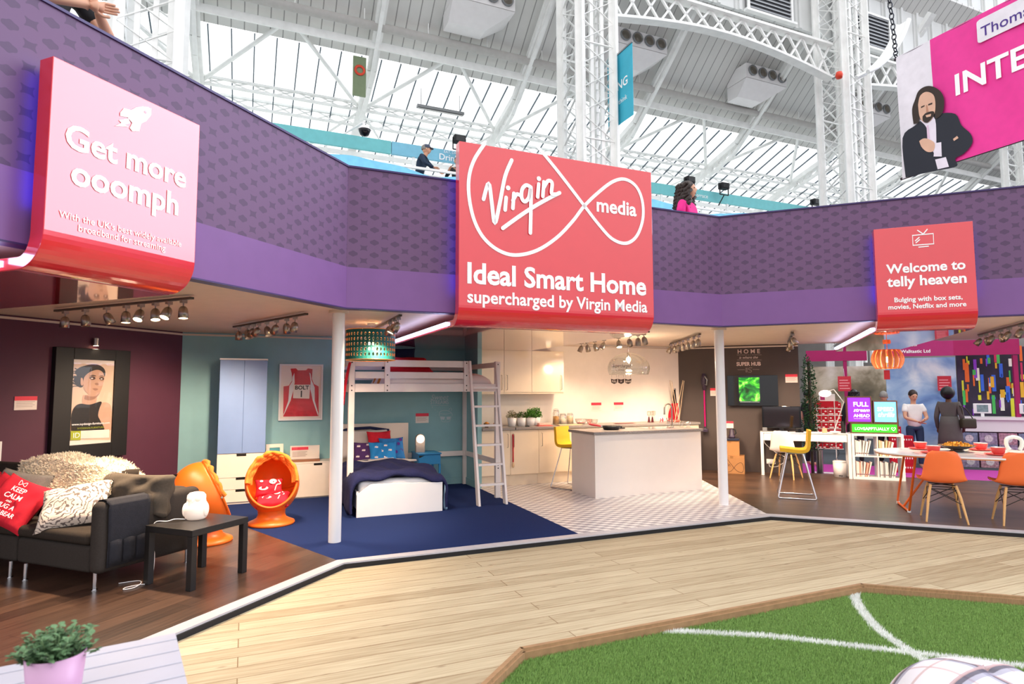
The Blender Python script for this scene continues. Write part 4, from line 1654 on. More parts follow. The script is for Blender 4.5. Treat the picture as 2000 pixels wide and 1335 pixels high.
# woolly tufts: short locks growing out of the fleece
rw = random.Random(4)
tb = MB()
tv, tf = [], []
for i in range(9000):
    a, b = rw.random(), 0.15 + 0.85 * rw.random()
    p = Vector(throw(a, b))
    n = Vector((-1, 0, 0.75)) if b > 0.4 else Vector((0, 0, 1))
    n = (n.normalized() + Vector((rw.gauss(0, .5), rw.gauss(0, .6), rw.gauss(-.25, .45)))).normalized()
    w = Vector((rw.gauss(0, 1), rw.gauss(0, 1), rw.gauss(0, 1))).normalized() * 0.006
    L_ = rw.uniform(0.018, 0.034)
    k = len(tv)
    tv += [tuple(p + w), tuple(p - w), tuple(p + n * L_ * 0.6 + w * 1.1 + Vector((0, 0, -0.004))), tuple(p + n * L_)]
    tf += [(k, k + 1, k + 2), (k + 1, k + 3, k + 2)]
tb.add(tv, tf)
tb.build('woolly_locks', M_wool, tr)['kind'] = 'stuff'


def scatter_cushion(name, label, fr, u, v, z, w, h, t, yaw, lean, roll, m, seed, group=None, pitch2=0):
    o = thing(name, label, 'cushion', fr, u, v, z, group=group)
    mb = MB()
    mb.M = T(rz=R(yaw)) @ T(rx=R(lean)) @ T(ry=R(roll))
    mb.pillow(w, h, t, n=20, seed=seed, wr=0.06)
    return o, mb, m


def face(mb, txt=None, **k):
    f = MB()
    f.M = mb.M
    return f


M_redc = mat('red_cotton', '#c3162c', rough=0.85, var=0.08, vs=40, bump=0.15, bs=300)
M_greyc = mat('grey_knit', '#8d877f', rough=0.95, var=0.12, vs=120, bump=0.4, bs=260)
SC = 'scatter cushions on the grey sofa'
o, mb, m = scatter_cushion('cushion', 'grey knitted cushion behind the red cushions on the sofa', 'L', 3.52, 6.06, 0.62, 0.5, 0.36, 0.15, -72, -20, 8, M_greyc, 5, SC)
mb.build('cover', m, o)
for u, v, z, yaw, lean, roll, lab, sd, w in ((3.42, 6.22, 0.58, -62, -26, 22, 'red cushion mostly hidden at the left edge of the sofa', 11, 0.42), (3.36, 6.0, 0.56, -60, -30, 26, 'plain red cushion between two other red cushions on the sofa', 12, 0.42),
                                            (3.30, 5.74, 0.575, -56, -34, 24, 'red cushion lettered Keep calm and hug a sofa bear', 13, 0.43)):
    o, mb, m = scatter_cushion('cushion', lab, 'L', u, v, z, w, w, 0.13, yaw, lean, roll, M_redc, sd, SC)
    cov = mb.build('cover', m, o)
    if sd == 13:
        f = MB(); f.M = mb.M
        text(f, 'KEEP', 0.058, 0.0, 0.065, -0.088, bold=0.01)
        text(f, 'CALM', 0.058, 0.0, 0.005, -0.09, bold=0.01)
        text(f, 'AND', 0.022, 0.0, -0.028, -0.09, bold=0.01)
        text(f, 'HUG A', 0.052, 0.0, -0.078, -0.086, bold=0.01)
        text(f, 'SOFABEAR', 0.05, 0.0, -0.13, -0.076, bold=0.01)
        f.stroke(bezier([(-0.02, 0.14), (-0.05, 0.165), (-0.045, 0.125), (-0.02, 0.14), (0.01, 0.16), (0.012, 0.125), (-0.02, 0.14)], 6), 0.004, -0.078)
        f.build('lettering', M_letter, cov)


def swirl_mat(name, base, ink):
    m, nt, b = nmat(name)
    N, Lk = nt.nodes, nt.links
    tc = N.new('ShaderNodeTexCoord')
    wv = N.new('ShaderNodeTexWave')
    wv.wave_type = 'RINGS'
    wv.inputs['Scale'].default_value = 9
    wv.inputs['Distortion'].default_value = 9
    wv.inputs['Detail'].default_value = 2
    wv.inputs['Detail Scale'].default_value = 2.2
    Lk.new(tc.outputs['Object'], wv.inputs[0])
    rp = N.new('ShaderNodeValToRGB')
    rp.color_ramp.elements[0].position = 0.1
    rp.color_ramp.elements[0].color = lin(ink)
    rp.color_ramp.elements[1].position = 0.3
    rp.color_ramp.elements[1].color = lin(base)
    Lk.new(wv.outputs['Fac'], rp.inputs[0])
    Lk.new(rp.outputs[0], b.inputs['Base Color'])
    b.inputs['Roughness'].default_value = 0.9
    MATS[name] = m
    return m


o, mb, m = scatter_cushion('cushion', 'white cushion with grey swirl print beside the sofa armrest', 'L', 3.44, 5.22, 0.565, 0.52, 0.40, 0.15, -62, -40, -12, swirl_mat('swirl_print', '#dcccbc', '#6b5d58'), 21, SC)
mb.build('cover', m, o)

# side table
st = thing('side_table', 'low black square side table beside the sofa armrest', 'side table', 'L', 3.513, 3.995, 0)
M_blk = mat('black_brown_veneer', '#1d1917', rough=0.38, var=0.1, vs=20)
mb = MB(); mb.box(0, 0.55, 0, 0.5, 0.4, 0.45); mb.build('tabletop', M_blk, st, bev=0.003)
for x in (0, 0.5):
    for y in (0, 0.45):
        mb = MB(); mb.box(x, x + 0.05, y, y + 0.05, 0, 0.3995); mb.build('leg', M_blk, st, bev=0.002)
# owl lamp
ow = thing('owl_lamp', 'glowing white owl-shaped lamp on the black side table', 'lamp', 'L', 3.843, 4.337, 0.4505)
M_owl = mat('glowing_porcelain', '#fff0e2', rough=0.3, emit=0.3, ecol='#ffdcc4', var=0.02)
mb = MB()
mb.lathe([(0.0, 0.0), (0.066, 0.0), (0.08, 0.012), (0.093, 0.045), (0.096, 0.075), (0.092, 0.1), (0.082, 0.125), (0.073, 0.142), (0.071, 0.156), (0.072, 0.175), (0.069, 0.193), (0.054, 0.211), (0.025, 0.218), (0.0, 0.219)], 28)
body = mb.build('body', M_owl, ow)
for s in (-1, 1):
    mb = MB(); mb.M = T(0.0, 0, 0, rz=R(-62)); mb.ball((s * 0.03, -0.062, 0.172), (0.024, 0.014, 0.024), 14, 8); mb.build('eye_disc', M_owl, ow)
    mb = MB(); mb.M = T(0, 0, 0, rz=R(-62)); mb.ball((s * 0.082, -0.01, 0.075), (0.016, 0.05, 0.055), 12, 8); mb.build('wing', M_owl, ow)
mb = MB(); mb.M = T(0, 0, 0, rz=R(-62)); mb.tube([(0, -0.07, 0.165), (0, -0.086, 0.15)], [0.01, 0.002], 8); mb.build('beak', M_owl, ow)
lamp_point(ow, (-0.15, -0.1, 0.3), 0.6)
mb = MB()
b0 = Vector((3.75, 4.36, 0))
cab = bezier([(3.76, 4.36, 0.46), (3.70, 4.40, 0.47), (3.66, 4.44, 0.458), (3.62, 4.52, 0.452), (3.6, 4.535, 0.36), (3.63, 4.53, 0.2), (3.6, 4.5, 0.06), (3.55, 4.46, 0.008), (3.48, 4.5, 0.006), (3.4, 4.53, 0.006), (3.36, 4.50, 0.006), (3.42, 4.47, 0.006), (3.5, 4.5, 0.014), (3.55, 4.6, 0.006), (3.45, 4.68, 0.006)], 8)
mb.tube([tuple(p) for p in cab], 0.0035, 6)
solo('lamp_cable', mb, M_white, 'thin white cable looping from the owl lamp to the floor', 'cable', 'L')

# framed portrait
fx0, fx1, fz0, fz1 = 4.52, 5.407, 0.712, 2.0
pt = thing('framed_portrait', 'large black frame holding a portrait poster of a woman in a black dress', 'picture', 'L', fx0, LW, fz0)
w, h = fx1 - fx0, fz1 - fz0
a, b, c, d = 0.19, 0.705, 0.155, 0.125      # left, right opening, bottom, top border
ix0, ix1, iz0, iz1 = 0.2, w - 0.19, 0.17, h - 0.13
mb = MB()
for q in ((0, ix0, 0, h), (ix1, w, 0, h), (ix0, ix1, 0, iz0), (ix0, ix1, iz1, h)):
    mb.box(q[0], q[1], -0.07, 0, q[2], q[3])
mb.build('frame', mat('black_frame_lacquer', '#131110', rough=0.5), pt, bev=0.004)
mb = MB(); mb.box(ix0 - 0.001, ix1 + 0.001, -0.045, -0.02, iz0 - 0.001, iz1 + 0.001); mb.build('mount', M_paper, pt)
pb = MB()
PX = lambda pts: [(u - fx0, z - fz0) for u, z in (wl(0 + q[0] / 4.45, 560 + q[1] / 4.45, LW - 0.046, 'L') for q in pts)]
def art(pts, mi, lay, smooth=True):
    pb.m = mi
    pts = [tuple(q) for q in bezier(pts + [pts[0]], 4)] if smooth else pts
    pb.poly(PX(pts), -0.046 - 0.0008 * lay)
art([(635, 665), (1005, 672), (985, 1330), (610, 1330)], 0, 0, False)
art([(612, 1250), (615, 1150), (640, 1050), (690, 1015), (760, 1020), (850, 1010), (925, 1003), (965, 1040), (968, 1150), (960, 1245)], 2, 1)       # shoulders skin
art([(720, 940), (715, 1020), (760, 1025), (830, 1012), (832, 940)], 2, 2)                       # neck
art([(615, 1250), (620, 1110), (650, 1040), (700, 1014), (780, 1022), (880, 995), (862, 1060), (852, 1120), (875, 1170), (890, 1250)], 3, 3)     # dress
art([(655, 850), (640, 800), (665, 770), (650, 735), (690, 700), (735, 685), (790, 672), (850, 676), (900, 705), (915, 750), (890, 790), (770, 780), (735, 800), (728, 850), (700, 875)], 3, 3)  # hair
for k in range(14):
    r0 = random.Random(k)
    x, y = 690 + r0.uniform(-20, 40), 720 + k * 11
    pb.m = 3
    pb.stroke(PX([(x, y), (x - 40, y - 8 + r0.uniform(-10, 14)), (x - 62 - r0.uniform(0, 22), y + r0.uniform(-25, 20))]), 0.009, -0.0492)
art([(722, 850), (728, 790), (770, 745), (840, 720), (890, 740), (905, 790), (892, 850), (870, 910), (830, 945), (780, 940), (735, 900)], 2, 5)     # face
art([(700, 790), (716, 795), (722, 840), (712, 858), (698, 840)], 2, 6)   # ear
art([(740, 940), (780, 950), (830, 948), (870, 915), (832, 965), (780, 985), (735, 975)], 4, 4)
art([(772, 790), (795, 776), (822, 782), (825, 800), (795, 808)], 5, 6)
art([(858, 792), (880, 782), (900, 790), (898, 808), (872, 810)], 5, 6)
art([(770, 780), (800, 764), (830, 770), (830, 776), (800, 772)], 3, 6)
art([(855, 778), (880, 770), (903, 778), (880, 776)], 3, 6)
art([(786, 795), (798, 788), (808, 795), (797, 801)], 1, 7)
art([(868, 800), (880, 794), (890, 800), (880, 805)], 1, 7)
art([(820, 840), (838, 832), (856, 842), (852, 852), (830, 852)], 4, 6)
art([(800, 884), (825, 879), (850, 886), (843, 896), (822, 900)], 4, 6)
pb.m = 6
pb.poly(PX([(612, 1252), (700, 1249), (697, 1330), (608, 1332)]), -0.0525)
pb.m = 1
pb.poly(PX([(700, 1249), (946, 1238), (945, 1310), (698, 1318)]), -0.0525)
pb.build('printed_portrait', [mat('print_ground', '#e0c4ac'), mat('print_white', '#f2e6dc'), mat('print_skin', '#caa088'), mat('print_black', '#1a1410'), mat('print_shade', '#a47a66'), mat('print_dark', '#4a2e26'), mat('print_lime', '#a8b428')], pt)
tb = MB()
def art_text(txt, xl, xr, y0, y1, mi, lay, bold=0.0):
    (ul, z0), (ur, z1) = PX([(xl, y0)])[0], PX([(xr, y1)])[0]
    co, fs = text_mesh(txt, 1, align='LEFT', bold=bold)
    s = (ur - ul) / float(co[:, 0].max() - co[:, 0].min())
    tb.m = mi
    tb.add([(ul + c[0] * s, -0.046 - 0.0008 * lay, z0 + c[1] * s) for c in co], fs)
art_text('www.ivydesign-furniture.com', 620, 950, 1205, 1192, 0, 9, 0.01)
art_text('IVYDESIGN-FURNITURE', 668, 898, 1238, 1228, 1, 9)
art_text('ID', 628, 684, 1312, 1310, 0, 9)
tb.build('lettering', [M_letter, mat('print_lime', '#a8b428')], pt)
mb = MB(); mb.box(ix0, ix1, -0.058, -0.056, iz0, iz1); mb.build('glass', clear('picture_glass', (1, 1, 1), 0.01, edge=0.06), pt)
pl = thing('picture_light', 'small metal picture lamp on the wall above the framed portrait', 'wall lamp', 'L', 4.977, LW, 2.05)
mb = MB(); mb.cyl((0, -0.05, -0.01), (0, -0.05, 0.08), 0.032, n=20); mb.build('cylinder', M_nickel, pl)
mb = MB(); mb.bar((0, 0, 0.03), (0, -0.05, 0.03), 0.02); mb.build('bracket', M_nickel, pl)
mb = MB(); mb.cyl((0, -0.05, -0.013), (0, -0.05, -0.0105), 0.026, n=16); mb.build('bulb', M_bulb, pl)
ld = bpy.data.lights.new('picture_beam', 'SPOT'); ld.energy = 12; ld.color = WARM; ld.spot_size = R(100); ld.shadow_soft_size = 0.03
lo_ = bpy.data.objects.new('picture_beam', ld); COL.objects.link(lo_); lo_.parent = pl; lo_.location = (0, -0.06, -0.02)
# small white frame at the left edge
sf = thing('framed_print', 'small white frame with pink print on the wall at the left edge', 'picture', 'L', 3.75, LW, 0.62)
mb = MB()
for q in ((0, .04, 0, .36), (.27, .31, 0, .36), (.04, .27, 0, .04), (.04, .27, .32, .36)):
    mb.box(q[0], q[1], -0.03, 0, q[2], q[3])
mb.build('frame', M_white, sf)
mb = MB(); mb.box(0.04, 0.27, -0.012, -0.004, 0.04, 0.32); mb.build('print', mat('magenta_print', '#b02a6a'), sf)

# ---------------------------------------------------------------- orange egg chairs
M_or = mat('orange_plastic', '#ee6c1c', rough=0.38, var=0.03)
M_orf = mat('orange_canopy_cloth', '#ee7a28', rough=0.8, var=0.08, vs=30, bump=0.3, bs=120)


def egg_chair(label, fr, u, v, rot):
    t = thing('egg_chair', label, 'chair', fr, u, v, 0, rot, group='orange egg chairs')
    mb = MB()
    mb.lathe([(0.0, 0.0), (0.245, 0.0), (0.252, 0.012), (0.248, 0.03), (0.2, 0.05), (0.16, 0.075), (0.145, 0.11), (0.15, 0.16), (0.17, 0.2), (0.0, 0.2)], 36)
    mb.build('base', M_or, t)
    rx, ry, rz_ = 0.292, 0.30, 0.345
    Mx = T(0, 0.03, 0.452, rx=R(-24))
    b0 = R(66)

    def sh(k):
        def f(a, b):
            th = 2 * math.pi * a
            ph = b0 + (math.pi - b0) * b
            zz = rz_ * math.sin(th) * math.sin(ph)
            taper = 1 - 0.10 * max(0, zz / rz_)
            return (k * rx * math.cos(th) * math.sin(ph) * taper, -k * ry * math.cos(ph), k * zz)
        return f
    mb = MB(); mb.M = Mx
    mb.surf(sh(1.0), 48, 20)
    s = mb.build('shell', M_or, t, solid=-0.018)
    f = sh(1.0)
    rim = [Vector(f(k / 48, 0)) + Vector((0, -0.004, 0)) for k in range(48)]
    mb = MB(); mb.M = Mx
    mb.tube(rim, 0.013, 8, closed=True)
    mb.build('rim', M_or, t)
    mb = MB(); mb.M = Mx
    rr = random.Random(3)
    for j in range(4):
        pts = []
        for k in range(37):
            a = -0.02 + (0.54) * k / 36
            p = Vector(f(a, 0))
            q = p * (0.985 - 0.045 * j) + Vector((0, -0.025 + 0.012 * j + 0.008 * math.sin(k * 1.7 + j), -0.006 * math.sin(k * 0.9 + 2 * j)))
            pts.append(q)
        mb.tube(pts, [0.022 + 0.007 * math.sin(k * 1.3 + j * 2) * math.sin(math.pi * k / 36) for k in range(37)], 8)
    mb.build('folded_canopy', M_orf, t)
    for s_ in (0, 0.5):
        mb = MB(); mb.M = Mx
        p = Vector(f(s_, 0))
        mb.cyl(p + Vector((0, -0.02, 0)), p + Vector((0.012 * (1 if s_ == 0 else -1), -0.02, 0)), 0.014, n=12)
        mb.cyl(p + Vector((0, 0.0, -0.04)), p + Vector((0.012 * (1 if s_ == 0 else -1), 0.0, -0.04)), 0.01, n=12)
        mb.build('clip', M_chrome, t)
    return t


egg_chair('orange egg chair facing us with red patterned cushions inside', 'M', 0.305, 7.6, R(-4))
egg_chair('orange egg chair half hidden behind sofa and side table', 'M', -0.33, 6.98, R(100))
M_pat = mat('white_print', '#f0dfd8', rough=0.8)
for u, v, z, w, h, yaw, lean, lab, sd in ((0.27, 7.62, 0.40, 0.30, 0.2, 2, -20, 'red cushion with pink cartoonish spots standing in the egg chair', 31), (0.31, 7.55, 0.275, 0.36, 0.24, -6, -58, 'red cushion with white outline lying at the front of the egg chair', 32)):
    o, mb, m = scatter_cushion('cushion', lab.replace('cartoonish ', ''), 'M', u, v, z, w, h, 0.1, yaw, lean, 0, mat('crimson_cotton', '#c2162e', rough=0.85, var=0.06), sd, 'egg chair cushions')
    cv_ = mb.build('cover', m, o)
    f = MB(); f.M = mb.M
    y = -0.052
    for x, z_, rx_, rz2 in ((-0.06, -0.01, 0.05, 0.022), (0.04, 0.06, 0.04, 0.028), (-0.08, 0.07, 0.018, 0.012)):
        f.disc(x, z_, rx_, y, 18, rz2)
    f.stroke(bezier([(0.1, 0.07), (0.12, 0.03), (0.08, 0.02), (0.06, -0.04)], 6), 0.01, y)
    f.m = 1
    for x, z_ in ((-0.05, -0.008), (0.045, 0.055)):
        f.disc(x, z_, 0.007, y - 0.001)
    f.build('printed_shapes', [M_pat, mat('crimson_cotton', '#c2162e')], cv_)
# ---------------------------------------------------------------- bedroom (M frame)
M_bluedoor = mat('blue_grey_door_paint', '#7d97c6', rough=0.45, var=0.02)
M_cream = mat('cream_furniture_lacquer', '#eadccd', rough=0.4, var=0.02)
M_slot = mat('dark_handle_recess', '#17130f', rough=0.8)


def drawer_front(mb, x0, x1, z0, z1, sx, sw, sh, y=-0.02):
    """front panel with a cut-out grip at its upper edge"""
    mb.box(x0, sx, y, 0, z0, z1)
    mb.box(sx + sw, x1, y, 0, z0, z1)
    mb.box(sx, sx + sw, y, 0, z0, z1 - sh)


wd = thing('wardrobe', 'tall wardrobe with two blue doors over three cream drawers', 'wardrobe', 'M', -0.327, 9.1, 0)
ww, wh = 0.59, 1.922
mb = MB(); mb.box(0, ww, 0.0, 0.49, 0, 0.665); mb.m = 1; mb.box(0, ww, 0.0, 0.49, 0.665, wh); mb.build('body', [M_cream, M_bluedoor], wd)
for x0, x1 in ((0.002, 0.299), (0.304, ww - 0.002)):
    mb = MB(); mb.box(x0, x1, -0.02, -0.001, 0.668, wh - 0.012); mb.build('door', M_bluedoor, wd, bev=0.002)
mb = MB(); mb.box(-0.004, ww + 0.004, -0.022, 0.49, wh - 0.009, wh + 0.012); mb.build('top_panel', M_white, wd)
for z0, z1 in ((0.352, 0.658), (0.196, 0.347), (0.03, 0.191)):
    mb = MB(); drawer_front(mb, 0.002, ww - 0.002, z0, z1, 0.235, 0.12, 0.032)
    d_ = mb.build('drawer', M_cream, wd)
    mb = MB(); mb.box(0.235, 0.355, -0.003, -0.001, z1 - 0.032, z1); mb.build('grip_recess', M_slot, d_)
mb = MB(); mb.box(0.01, ww - 0.01, -0.005, 0.0, 0.0, 0.028); mb.build('plinth', M_cream, wd)

lc = thing('low_cabinet', 'low cream storage bench beside the wardrobe under the framed vest', 'cabinet', 'M', 0.268, 9.2, 0)
mb = MB(); mb.box(0, 0.93, 0, 0.39, 0, 0.478); mb.build('body', M_cream, lc)
mb = MB(); mb.box(-0.003, 0.933, -0.02, 0.392, 0.4785, 0.495); mb.build('top_board', M_cream, lc, bev=0.002)
mb = MB(); drawer_front(mb, 0.002, 0.928, 0.02, 0.476, 0.64, 0.115, 0.03)
d_ = mb.build('drawer', M_cream, lc)
mb = MB(); mb.box(0.64, 0.755, -0.003, -0.001, 0.446, 0.476); mb.build('grip_recess', M_slot, d_)

pf = thing('photo_frame', 'small pale frame with photo of a person in a cap, leaning on the bench', 'picture frame', 'M', 0.285, 9.42, 0.4955, R(4))
lean = T(0.0, 0.0, 0.0, rx=R(-9))
mb = MB(); mb.M = lean
for q in ((0, .045, 0, .25), (.185, .23, 0, .25), (.045, .185, 0, .05), (.045, .185, .2, .25)):
    mb.box(q[0], q[1], -0.012, 0.012, q[2], q[3])
mb.build('frame', M_cream, pf)
mb = MB(); mb.M = lean; mb.box(0.045, 0.185, -0.002, 0.006, 0.05, 0.2); mb.build('photo', mat('teal_print', '#3f8c96'), pf)
mb = MB(); mb.M = lean
mb.disc(0.115, 0.1, 0.03, -0.004, 16, 0.035); mb.m = 1; mb.poly([(0.07, 0.05), (0.16, 0.05), (0.15, 0.075), (0.115, 0.08), (0.08, 0.075)], -0.0045)
mb.poly([(0.078, 0.115), (0.085, 0.145), (0.115, 0.155), (0.145, 0.145), (0.152, 0.115)], -0.005)
mb.build('printed_figure', [mat('print_skin2', '#d8a88a'), mat('print_navy', '#1c2230')], pf)
mb = MB(); mb.M = lean; mb.bar((0.115, 0.012, 0.2), (0.115, 0.09, 0.02), 0.02, 0.006); mb.build('stand', M_cream, pf)

isd = thing('leaflet_holder', 'clear acrylic holder with red headed leaflet on the storage bench', 'leaflet holder', 'M', 0.6, 9.36, 0.4955)
mb = MB(); mb.box(0, 0.4, 0.0, 0.004, 0.03, 0.22); mb.build('sheet', M_paper, isd)
mb = MB(); mb.box(0.02, 0.245, -0.004, -0.001, 0.16, 0.2); mb.m = 1
for i in range(4):
    mb.box(0.03, 0.23 - 0.02 * (i % 2), -0.004, -0.001, 0.128 - 0.02 * i, 0.138 - 0.02 * i)
mb.build('print', [mat('card_red', '#e8344c'), mat('pale_ink', '#c8b4ac')], isd)
mb = MB(); mb.box(-0.005, 0.405, -0.012, -0.008, 0.02, 0.225); mb.build('clear_panel', clear('acrylic', (1, 1, 1), 0.05), isd)
mb = MB(); mb.box(0.02, 0.4, -0.08, 0.03, 0.0, 0.028); mb.build('base', mat('brown_base', '#8a5a3c'), isd, bev=0.003)

# framed running vest
vx0, vx1, vz0, vz1 = 0.44, 1.051, 1.066, 1.886
fv = thing('framed_vest', 'white box frame holding a red running vest numbered 1', 'picture', 'M', vx0, MW - 0.001, vz0)
w, h = vx1 - vx0, vz1 - vz0
mb = MB()
for q in ((0, .025, 0, h), (w - .025, w, 0, h), (.025, w - .025, 0, .025), (.025, w - .025, h - .025, h)):
    mb.box(q[0], q[1], -0.04, 0, q[2], q[3])
mb.build('frame', M_white, fv, bev=0.002)
mb = MB(); mb.box(0.025, w - 0.025, -0.012, -0.002, 0.025, h - 0.025); mb.build('mount', M_paper, fv)
VX = lambda pts: [(u - vx0, z - vz0) for u, z in (wl(330 + q[0] / 5.34, 580 + q[1] / 5.34, MW - 0.02, 'M') for q in pts)]
mb = MB()
def vest(pts, mi, y):
    mb.m = mi
    mb.poly(VX(pts), y)
vest([(1268, 745), (1325, 742), (1345, 762), (1430, 762), (1450, 742), (1498, 750), (1490, 850), (1512, 905), (1560, 930), (1562, 1240), (1192, 1245), (1195, 930), (1250, 922), (1285, 870), (1282, 800)], 0, -0.016)
vest([(1308, 790), (1312, 890), (1300, 960), (1268, 1080), (1192, 1240), (1200, 1210), (1245, 1080), (1256, 925), (1285, 880), (1288, 830)], 1, -0.018)
vest([(1465, 785), (1478, 800), (1485, 860), (1520, 940), (1520, 1080), (1556, 1210), (1556, 1240), (1500, 1080), (1475, 960), (1478, 880)], 1, -0.018)
vest([(1300, 912), (1475, 912), (1464, 1058), (1293, 1053)], 2, -0.02)
mb.build('vest', [mat('satin_red', '#d0182c', rough=0.4, var=0.15, vs=14, bump=0.4, bs=16), M_white, M_paper], fv)
mb = MB()
(x, z), (x2, _) = VX([(1312, 962), (1460, 962)])
co, fs = text_mesh('BOLT', 1, bold=0.03, align='LEFT'); s_ = (x2 - x) / float(co[:, 0].max())
mb.add([(x + c[0] * s_, -0.022, z + c[1] * s_) for c in co], fs)
x, z = VX([(1380, 1040)])[0]
text(mb, '1', 0.13, x, z, -0.022, bold=0.02)
mb.build('number', mat('black_ink', '#241c18'), fv)
mb = MB(); mb.box(0.025, w - 0.025, -0.034, -0.032, 0.025, h - 0.025); mb.build('glass', clear('picture_glass'), fv)

# loft bed
lb_ = thing('loft_bed', 'white wooden loft bed frame standing over the single bed', 'loft bed', 'M', 0, 0, 0)
M_pine = mat('white_painted_pine', '#e9e0dc', rough=0.45, var=0.03)
M_hole = mat('black_bolt_head', '#1c1816', rough=0.5)


def member(name, x0, x1, y0, y1, z0, z1, par=lb_, holes=()):
    mb = MB(); mb.box(x0, x1, y0, y1, z0, z1)
    o = mb.build(name, M_pine, par, bev=0.004)
    if holes:
        hb = MB()
        for x, z in holes:
            hb.M = T(x, y0 - 0.001, z, rx=R(90)); hb.lathe([(0, 0.001), (0.009, 0.001), (0.009, -0.002)], 10)
        hb.build('bolt', M_hole, o)
    return o


for x, y in ((1.21, 8.1), (3.235, 8.1), (1.21, 9.5), (3.235, 9.5)):
    member('post', x, x + 0.075, y, y + 0.06, 0, 1.9, holes=((x + 0.037, 1.86), (x + 0.037, 1.56), (x + 0.037, 1.5), (x + 0.037, 0.45), (x + 0.037, 0.41)) if y < 9 else ())
for x in (1.665, 2.76):
    member('guard_post', x, x + 0.07, 8.078, 8.1, 1.477, 1.9, holes=((x + 0.035, 1.87), (x + 0.035, 1.70), (x + 0.035, 1.56), (x + 0.035, 1.5)))
for z0, z1, x1 in ((1.81, 1.9, 2.83), (1.655, 1.742, 2.83), (1.477, 1.585, 3.235)):
    member('side_rail', 1.287, x1, 8.105, 8.13, z0, z1)
for y0 in (9.535,):
    for z0, z1 in ((1.477, 1.585), (1.655, 1.742), (1.81, 1.9)):
        member('back_rail', 1.287, 3.235, y0, y0 + 0.022, z0, z1)
for x in (1.225, 3.262):
    for z0, z1 in ((1.82, 1.895), (1.477, 1.585)) + (((1.655, 1.742),) if x < 2 else ()):
        member('end_rail', x, x + 0.022, 8.161, 9.499, z0, z1)
member('low_rail', 1.287, 3.235, 9.52, 9.545, 0.45, 0.53)
member('low_end_rail', 3.262, 3.284, 8.161, 9.499, 0.455, 0.53)
mb = MB(); mb.box(1.29, 3.23, 8.135, 9.53, 1.50, 1.525); mb.build('slat_base', M_pine, lb_)
# ladder
ld_ = thing('bunk_ladder', 'white wooden ladder leaning against the right end of the loft bed', 'ladder', 'M', 0, 0, 0)
for xa, xb in ((2.835, 2.815), (3.225, 3.195)):
    mb = MB(); mb.prism([(8.04, 1.9), (8.077, 1.9), (7.70, 0.0), (7.60, 0.0)], -0.015, 0.015, 'x')
    for i, v in enumerate(mb.v):
        k = v[2] / 1.9
        mb.v[i] = (v[0] + xb + (xa - xb) * k, v[1], v[2])
    mb.build('stile', M_pine, ld_, bev=0.003)
for i in range(6):
    z = 0.255 * (i + 1)
    y = 7.65 + (8.058 - 7.65) * z / 1.9
    mb = MB(); mb.box(2.845, 3.185 + 0.012 * z, y - 0.03, y + 0.04, z - 0.014, z + 0.014); mb.build('rung', M_pine, ld_, bev=0.003)


def spot_mat(name, base, spot, scale, thr, rough=0.85):
    m, nt, b = nmat(name)
    N, Lk = nt.nodes, nt.links
    tc = N.new('ShaderNodeTexCoord')
    vo = N.new('ShaderNodeTexVoronoi')
    vo.inputs['Scale'].default_value = scale
    Lk.new(tc.outputs['Object'], vo.inputs['Vector'])
    rp = N.new('ShaderNodeValToRGB')
    rp.color_ramp.interpolation = 'CONSTANT'
    rp.color_ramp.elements[0].color = lin(spot)
    rp.color_ramp.elements[1].position = thr
    rp.color_ramp.elements[1].color = lin(base)
    Lk.new(vo.outputs['Distance'], rp.inputs[0])
    Lk.new(rp.outputs[0], b.inputs['Base Color'])
    b.inputs['Roughness'].default_value = rough
    MATS[name] = m
    return m


bd = thing('loft_mattress', 'white bedding with orange spots on the loft bed', 'bedding', 'M', 1.30, 8.14, 1.526)
mb = MB(); soft_box(mb, 0.0, 1.92, 0.0, 1.36, 0.0, 0.06, 0.025); mb.build('mattress', M_white, bd)
mb = MB()
mb.surf(lambda a, b: (0.42 + 1.5 * a, 0.01 + 1.34 * b, 0.06 + (0.15 + 0.02 * math.sin(9 * a + 4 * b) + 0.015 * math.sin(17 * a - 6 * b)) * (max(0, math.sin(math.pi * min(max(b, 0.0), 1))) ** 0.25) * (max(0, 1 - (2 * a - 1) ** 10) ** 0.4)), 40, 24)
mb.build('duvet', spot_mat('orange_spot_print', '#efe2de', '#e08a28', 3.1, 0.36), bd, solid=0.012)
for u, v, z, w, h, yaw, lean, m, lab, sd in ((2.08, 9.1, 1.97, 0.55, 0.34, 6, -16, mat('navy_cotton', '#141c44', rough=0.85), 'navy pillow at the back of the loft bed', 41), (2.1, 8.72, 1.86, 0.72, 0.38, 4, -58, M_redc, 'red pillow with white marks on the loft bed', 42)):
    o, mb, m_ = scatter_cushion('pillow', lab, 'M', u, v, z, w, h, 0.12, yaw, lean, 0, m, sd, 'loft bed pillows')
    c_ = mb.build('cover', m_, o)
    if sd == 42:
        f = MB(); f.M = mb.M
        for x, zz in ((-0.28, -0.05), (0.2, -0.02), (-0.1, -0.12), (0.05, -0.13), (0.28, -0.1)):
            f.disc(x, zz, 0.028, -0.064, 8, 0.018)
        f.build('printed_shapes', M_pat, c_)
# red strap hanging at the loft bed's left end
mb = MB()
mb.surf(lambda a, b: (1.20 - 0.13 * b + 0.035 * a + 0.05 * b * b, 8.088 - 0.01 * math.sin(3 * b), 1.86 - 0.55 * b), 3, 14)
t = solo('red_ribbon', mb, M_redc, 'long red ribbon hanging at the left end of the loft bed', 'ribbon', 'M', solid=0.004)

